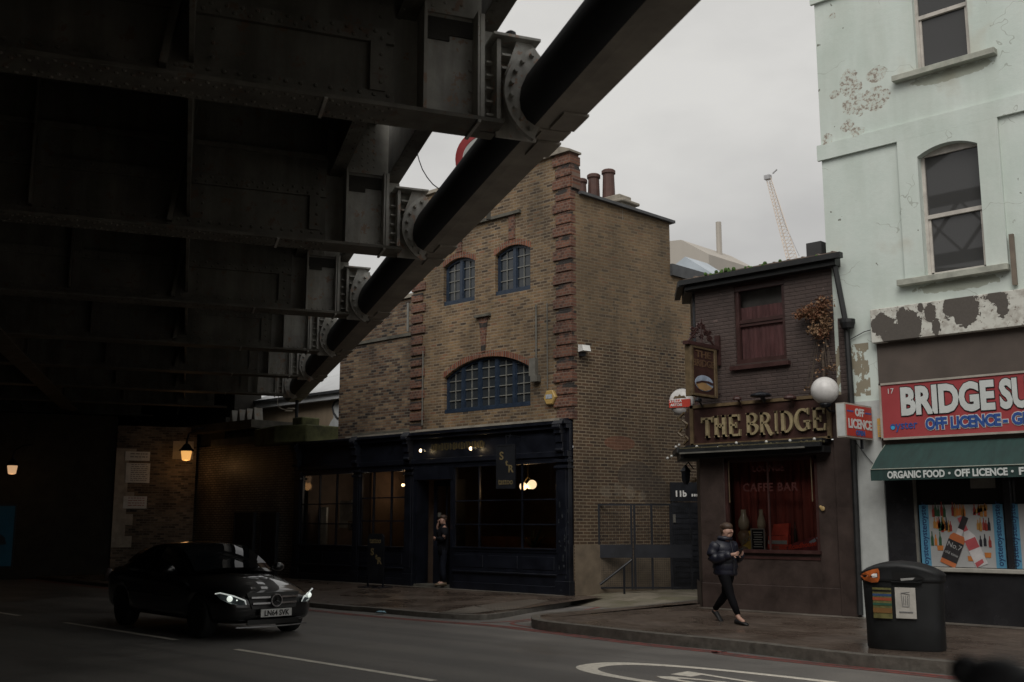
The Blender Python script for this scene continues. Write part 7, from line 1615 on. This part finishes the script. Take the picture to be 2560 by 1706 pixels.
def fr(x, off=.012): return -(.305) * max(0, (1 - (abs(x) / .53) ** 3.2)) ** (1 / 3.2) - off
def facepoly(M, P_, off, n=12, th=.006):
    xs = [p[0] for p in P_]; x0, x1 = min(xs), max(xs)
    v = [(x, fr(x, off), z) for x, z in P_]; c = (sum(p[0] for p in v) / len(v), min(p[1] for p in v), sum(p[2] for p in v) / len(v))
    M.add(v + [c], [(i, (i + 1) % len(v), len(v)) for i in range(len(v))])
M = MB(); P_ = [(-.505, .93), (-.48, .955), (-.42, .985), (-.32, 1.02), (-.24, 1.035), (-.225, 1.0), (-.225, .91), (-.25, .86), (-.34, .85), (-.44, .88), (-.49, .92)]; facepoly(M, P_, .018); o = M.build('orange_surround', mat('bin_orange', (.42, .10, .02), .4, .2, 9), bn, local=True, fixn=False)
M = MB(); facepoly(M, [(-.46, .93), (-.37, .975), (-.25, .98), (-.25, .92), (-.33, .895), (-.37, .89)], .024); M.build('slot', MC['trim_black'], bn, local=True, fixn=False)
M = MB(); facepoly(M, [(-.39, .935), (-.34, .965), (-.255, .97), (-.255, .925), (-.33, .91)], .03); M.build('cup', MC['notice_white'], bn, local=True, fixn=False)
M = MB(); facepoly(M, [(-.06, 1.0), (.1, 1.005), (.24, .975), (.34, .92), (.2, .885), (-.06, .89)], .018); M.build('slot', mat('bin_hole', (.003, .003, .003), .9, 0), bn, local=True, fixn=False)
M = MB(); facepoly(M, [(.04, .915), (.045, .885), (.19, .90), (.22, .93)], .03); M.build('paper_rim', mat('grey_paper', (.30, .30, .29), .6, .2), bn, local=True, fixn=False)
M = MB(); M.box(-.08, .30, -.335, -.29, .865, .88); M.build('ledge', gl, bn, local=True)
def sticker(x0, x1, z0, z1, bands, nm):
    for k, (c, q0, q1) in enumerate(bands):
        M = MB(); xs = [x0 + (x1 - x0) * i / 5 for i in range(6)]; M.grid([[(x, fr(x, .006 + .002 * k) + .0, z0 + (z1 - z0) * q) for x in xs] for q in (q0, q1)]); o = M.build(nm if k == 0 else 'band', c, bn, local=True, fixn=False)
sticker(-.335, -.09, .40, .79, [(mat('sticker_yellow', (.14, .13, .045), .6, .3, 20), 0, 1), (mat('sticker_blue', (.03, .07, .16), .6, .2), .72, .8), (mat('sticker_red', (.32, .07, .03), .6, .2), .58, .68), (mat('sticker_green', (.03, .10, .06), .6, .2), .42, .5), (mat('sticker_orange', (.2, .10, .03), .6, .2), .18, .34), (MC['trim_black'], .88, .93)], 'recycling_sticker')
sticker(-.045, .21, .41, .80, [(mat('sticker_white', (.46, .44, .40), .6, .12, 12), 0, 1)], 'white_sticker')
M = MB(); y_ = lambda x: fr(x, .012)
for a, b in (((.035, .72), (.045, .56)), ((.135, .72), (.125, .56)), ((.045, .56), (.125, .56)), ((.03, .73), (.14, .745)), ((.03, .73), (.135, .715)), ((.06, .70), (.062, .58)), ((.085, .70), (.085, .58)), ((.11, .70), (.108, .58)), ((.0, .495), (.17, .495)), ((.0, .485), (.17, .485))): M.cyl((a[0], y_(a[0]), a[1]), (b[0], y_(b[0]), b[1]), .0035, n=4)
M.build('bin_drawing', mat('pencil', (.2, .2, .2), .7, 0), bn, local=True)
# bulky dark bag close to the lens, bottom right corner
p = at_dist(2505, 1700, 1.5); bg_ = thing('bag', 'black bulky bag top blurred close to the camera in the bottom right corner', 'bag', p)
M = MB(); rt = Matrix.Rotation(YAW - R(24), 4, 'Z'); M.M = rt; M.ball((.03, 0, -.02), .04, 18, 12, (1.4, 1, .8)); M.ball((-.04, 0, .008), .02, 14, 10, (1, .9, 1)); M.ball((-.005, 0, -.004), .034, 14, 10, (1.3, 1, .9)); M.ball((.02, 0, -.1), .07, 14, 10, (1.1, .9, 1.2)); M.M = None; M.build('body', mat('bag_cloth', (.012, .012, .014), .7, .3, 6), bg_, local=True, smooth=True)
# ------------------------------------------------------------------ loose pieces that lie far apart become parts of their own
import numpy as np
def split_far(o):
    me = o.data; nv = len(me.vertices)
    if nv == 0: return
    co = np.empty(nv * 3, dtype=np.float32); me.vertices.foreach_get('co', co); co = co.reshape(nv, 3)
    par = list(range(nv))
    def find(a):
        while par[a] != a: par[a] = par[par[a]]; a = par[a]
        return a
    for e in me.edges:
        a, b = find(e.vertices[0]), find(e.vertices[1])
        if a != b: par[b] = a
    root = np.array([find(i) for i in range(nv)]); ids, isl = np.unique(root, return_inverse=True); k = len(ids)
    if k < 2 or k > 600: return
    lo = np.full((k, 3), np.inf); hi = np.full((k, 3), -np.inf); np.minimum.at(lo, isl, co); np.maximum.at(hi, isl, co)
    size = (hi - lo).max(axis=1); gap = np.maximum(0, np.maximum(lo[:, None] - hi[None], lo[None] - hi[:, None]))
    near = np.sqrt((gap ** 2).sum(axis=2)) <= np.maximum(.02, .5 * np.maximum(size[:, None], size[None]))
    grp = list(range(k))
    def f2(a):
        while grp[a] != a: grp[a] = grp[grp[a]]; a = grp[a]
        return a
    for a, b in zip(*np.nonzero(np.triu(near, 1))):
        x, y = f2(a), f2(b)
        if x != y: grp[y] = x
    piece = np.array([f2(i) for i in range(k)]); u = np.unique(piece)
    if len(u) < 2 or len(u) > 60: return
    vp_ = piece[isl]; polys = [(tuple(p.vertices), p.use_smooth, p.material_index) for p in me.polygons]; by = {q: [] for q in u}
    for p in polys: by[vp_[p[0][0]]].append(p)
    mats = list(me.materials); first = True; base = o.name.split('.')[0]; mods = [(m.type, m.name, getattr(m, 'width', 0)) for m in o.modifiers if m.type == 'BEVEL']
    for q in u:
        idx = np.nonzero(vp_ == q)[0]; mp_ = {int(v): i for i, v in enumerate(idx)}
        nm = bpy.data.meshes.new(base); nm.from_pydata([tuple(map(float, co[i])) for i in idx], [], [[mp_[v] for v in p[0]] for p in by[q]])
        for m in mats: nm.materials.append(m)
        for pl_, p in zip(nm.polygons, by[q]): pl_.use_smooth = p[1]; pl_.material_index = p[2]
        if first: o.data = nm; first = False; continue
        c = bpy.data.objects.new(base, nm); S.collection.objects.link(c); c.parent = o.parent; c.location = o.location; c.rotation_euler = o.rotation_euler
        for t_, n_, w_ in mods: b = c.modifiers.new('bevel', 'BEVEL'); b.width = w_; b.limit_method = 'ANGLE'; b.angle_limit = R(40)
KEEP = ('lettering', 'drawing', 'leaves', 'twigs', 'moss', 'text', 'shoes', 'eyes', 'ears', 'hair', 'mesh', 'body', 'litter', 'cross_girder', 'end_box', 'outrigger', 'foliage', 'line', 'marking', 'kerb', 'pavement', 'grille', 'number', 'dashes', 'chips')
for o in list(S.objects):
    if o.type == 'MESH' and not any(q in o.name for q in KEEP) and len(o.data.vertices) < 6000: split_far(o)
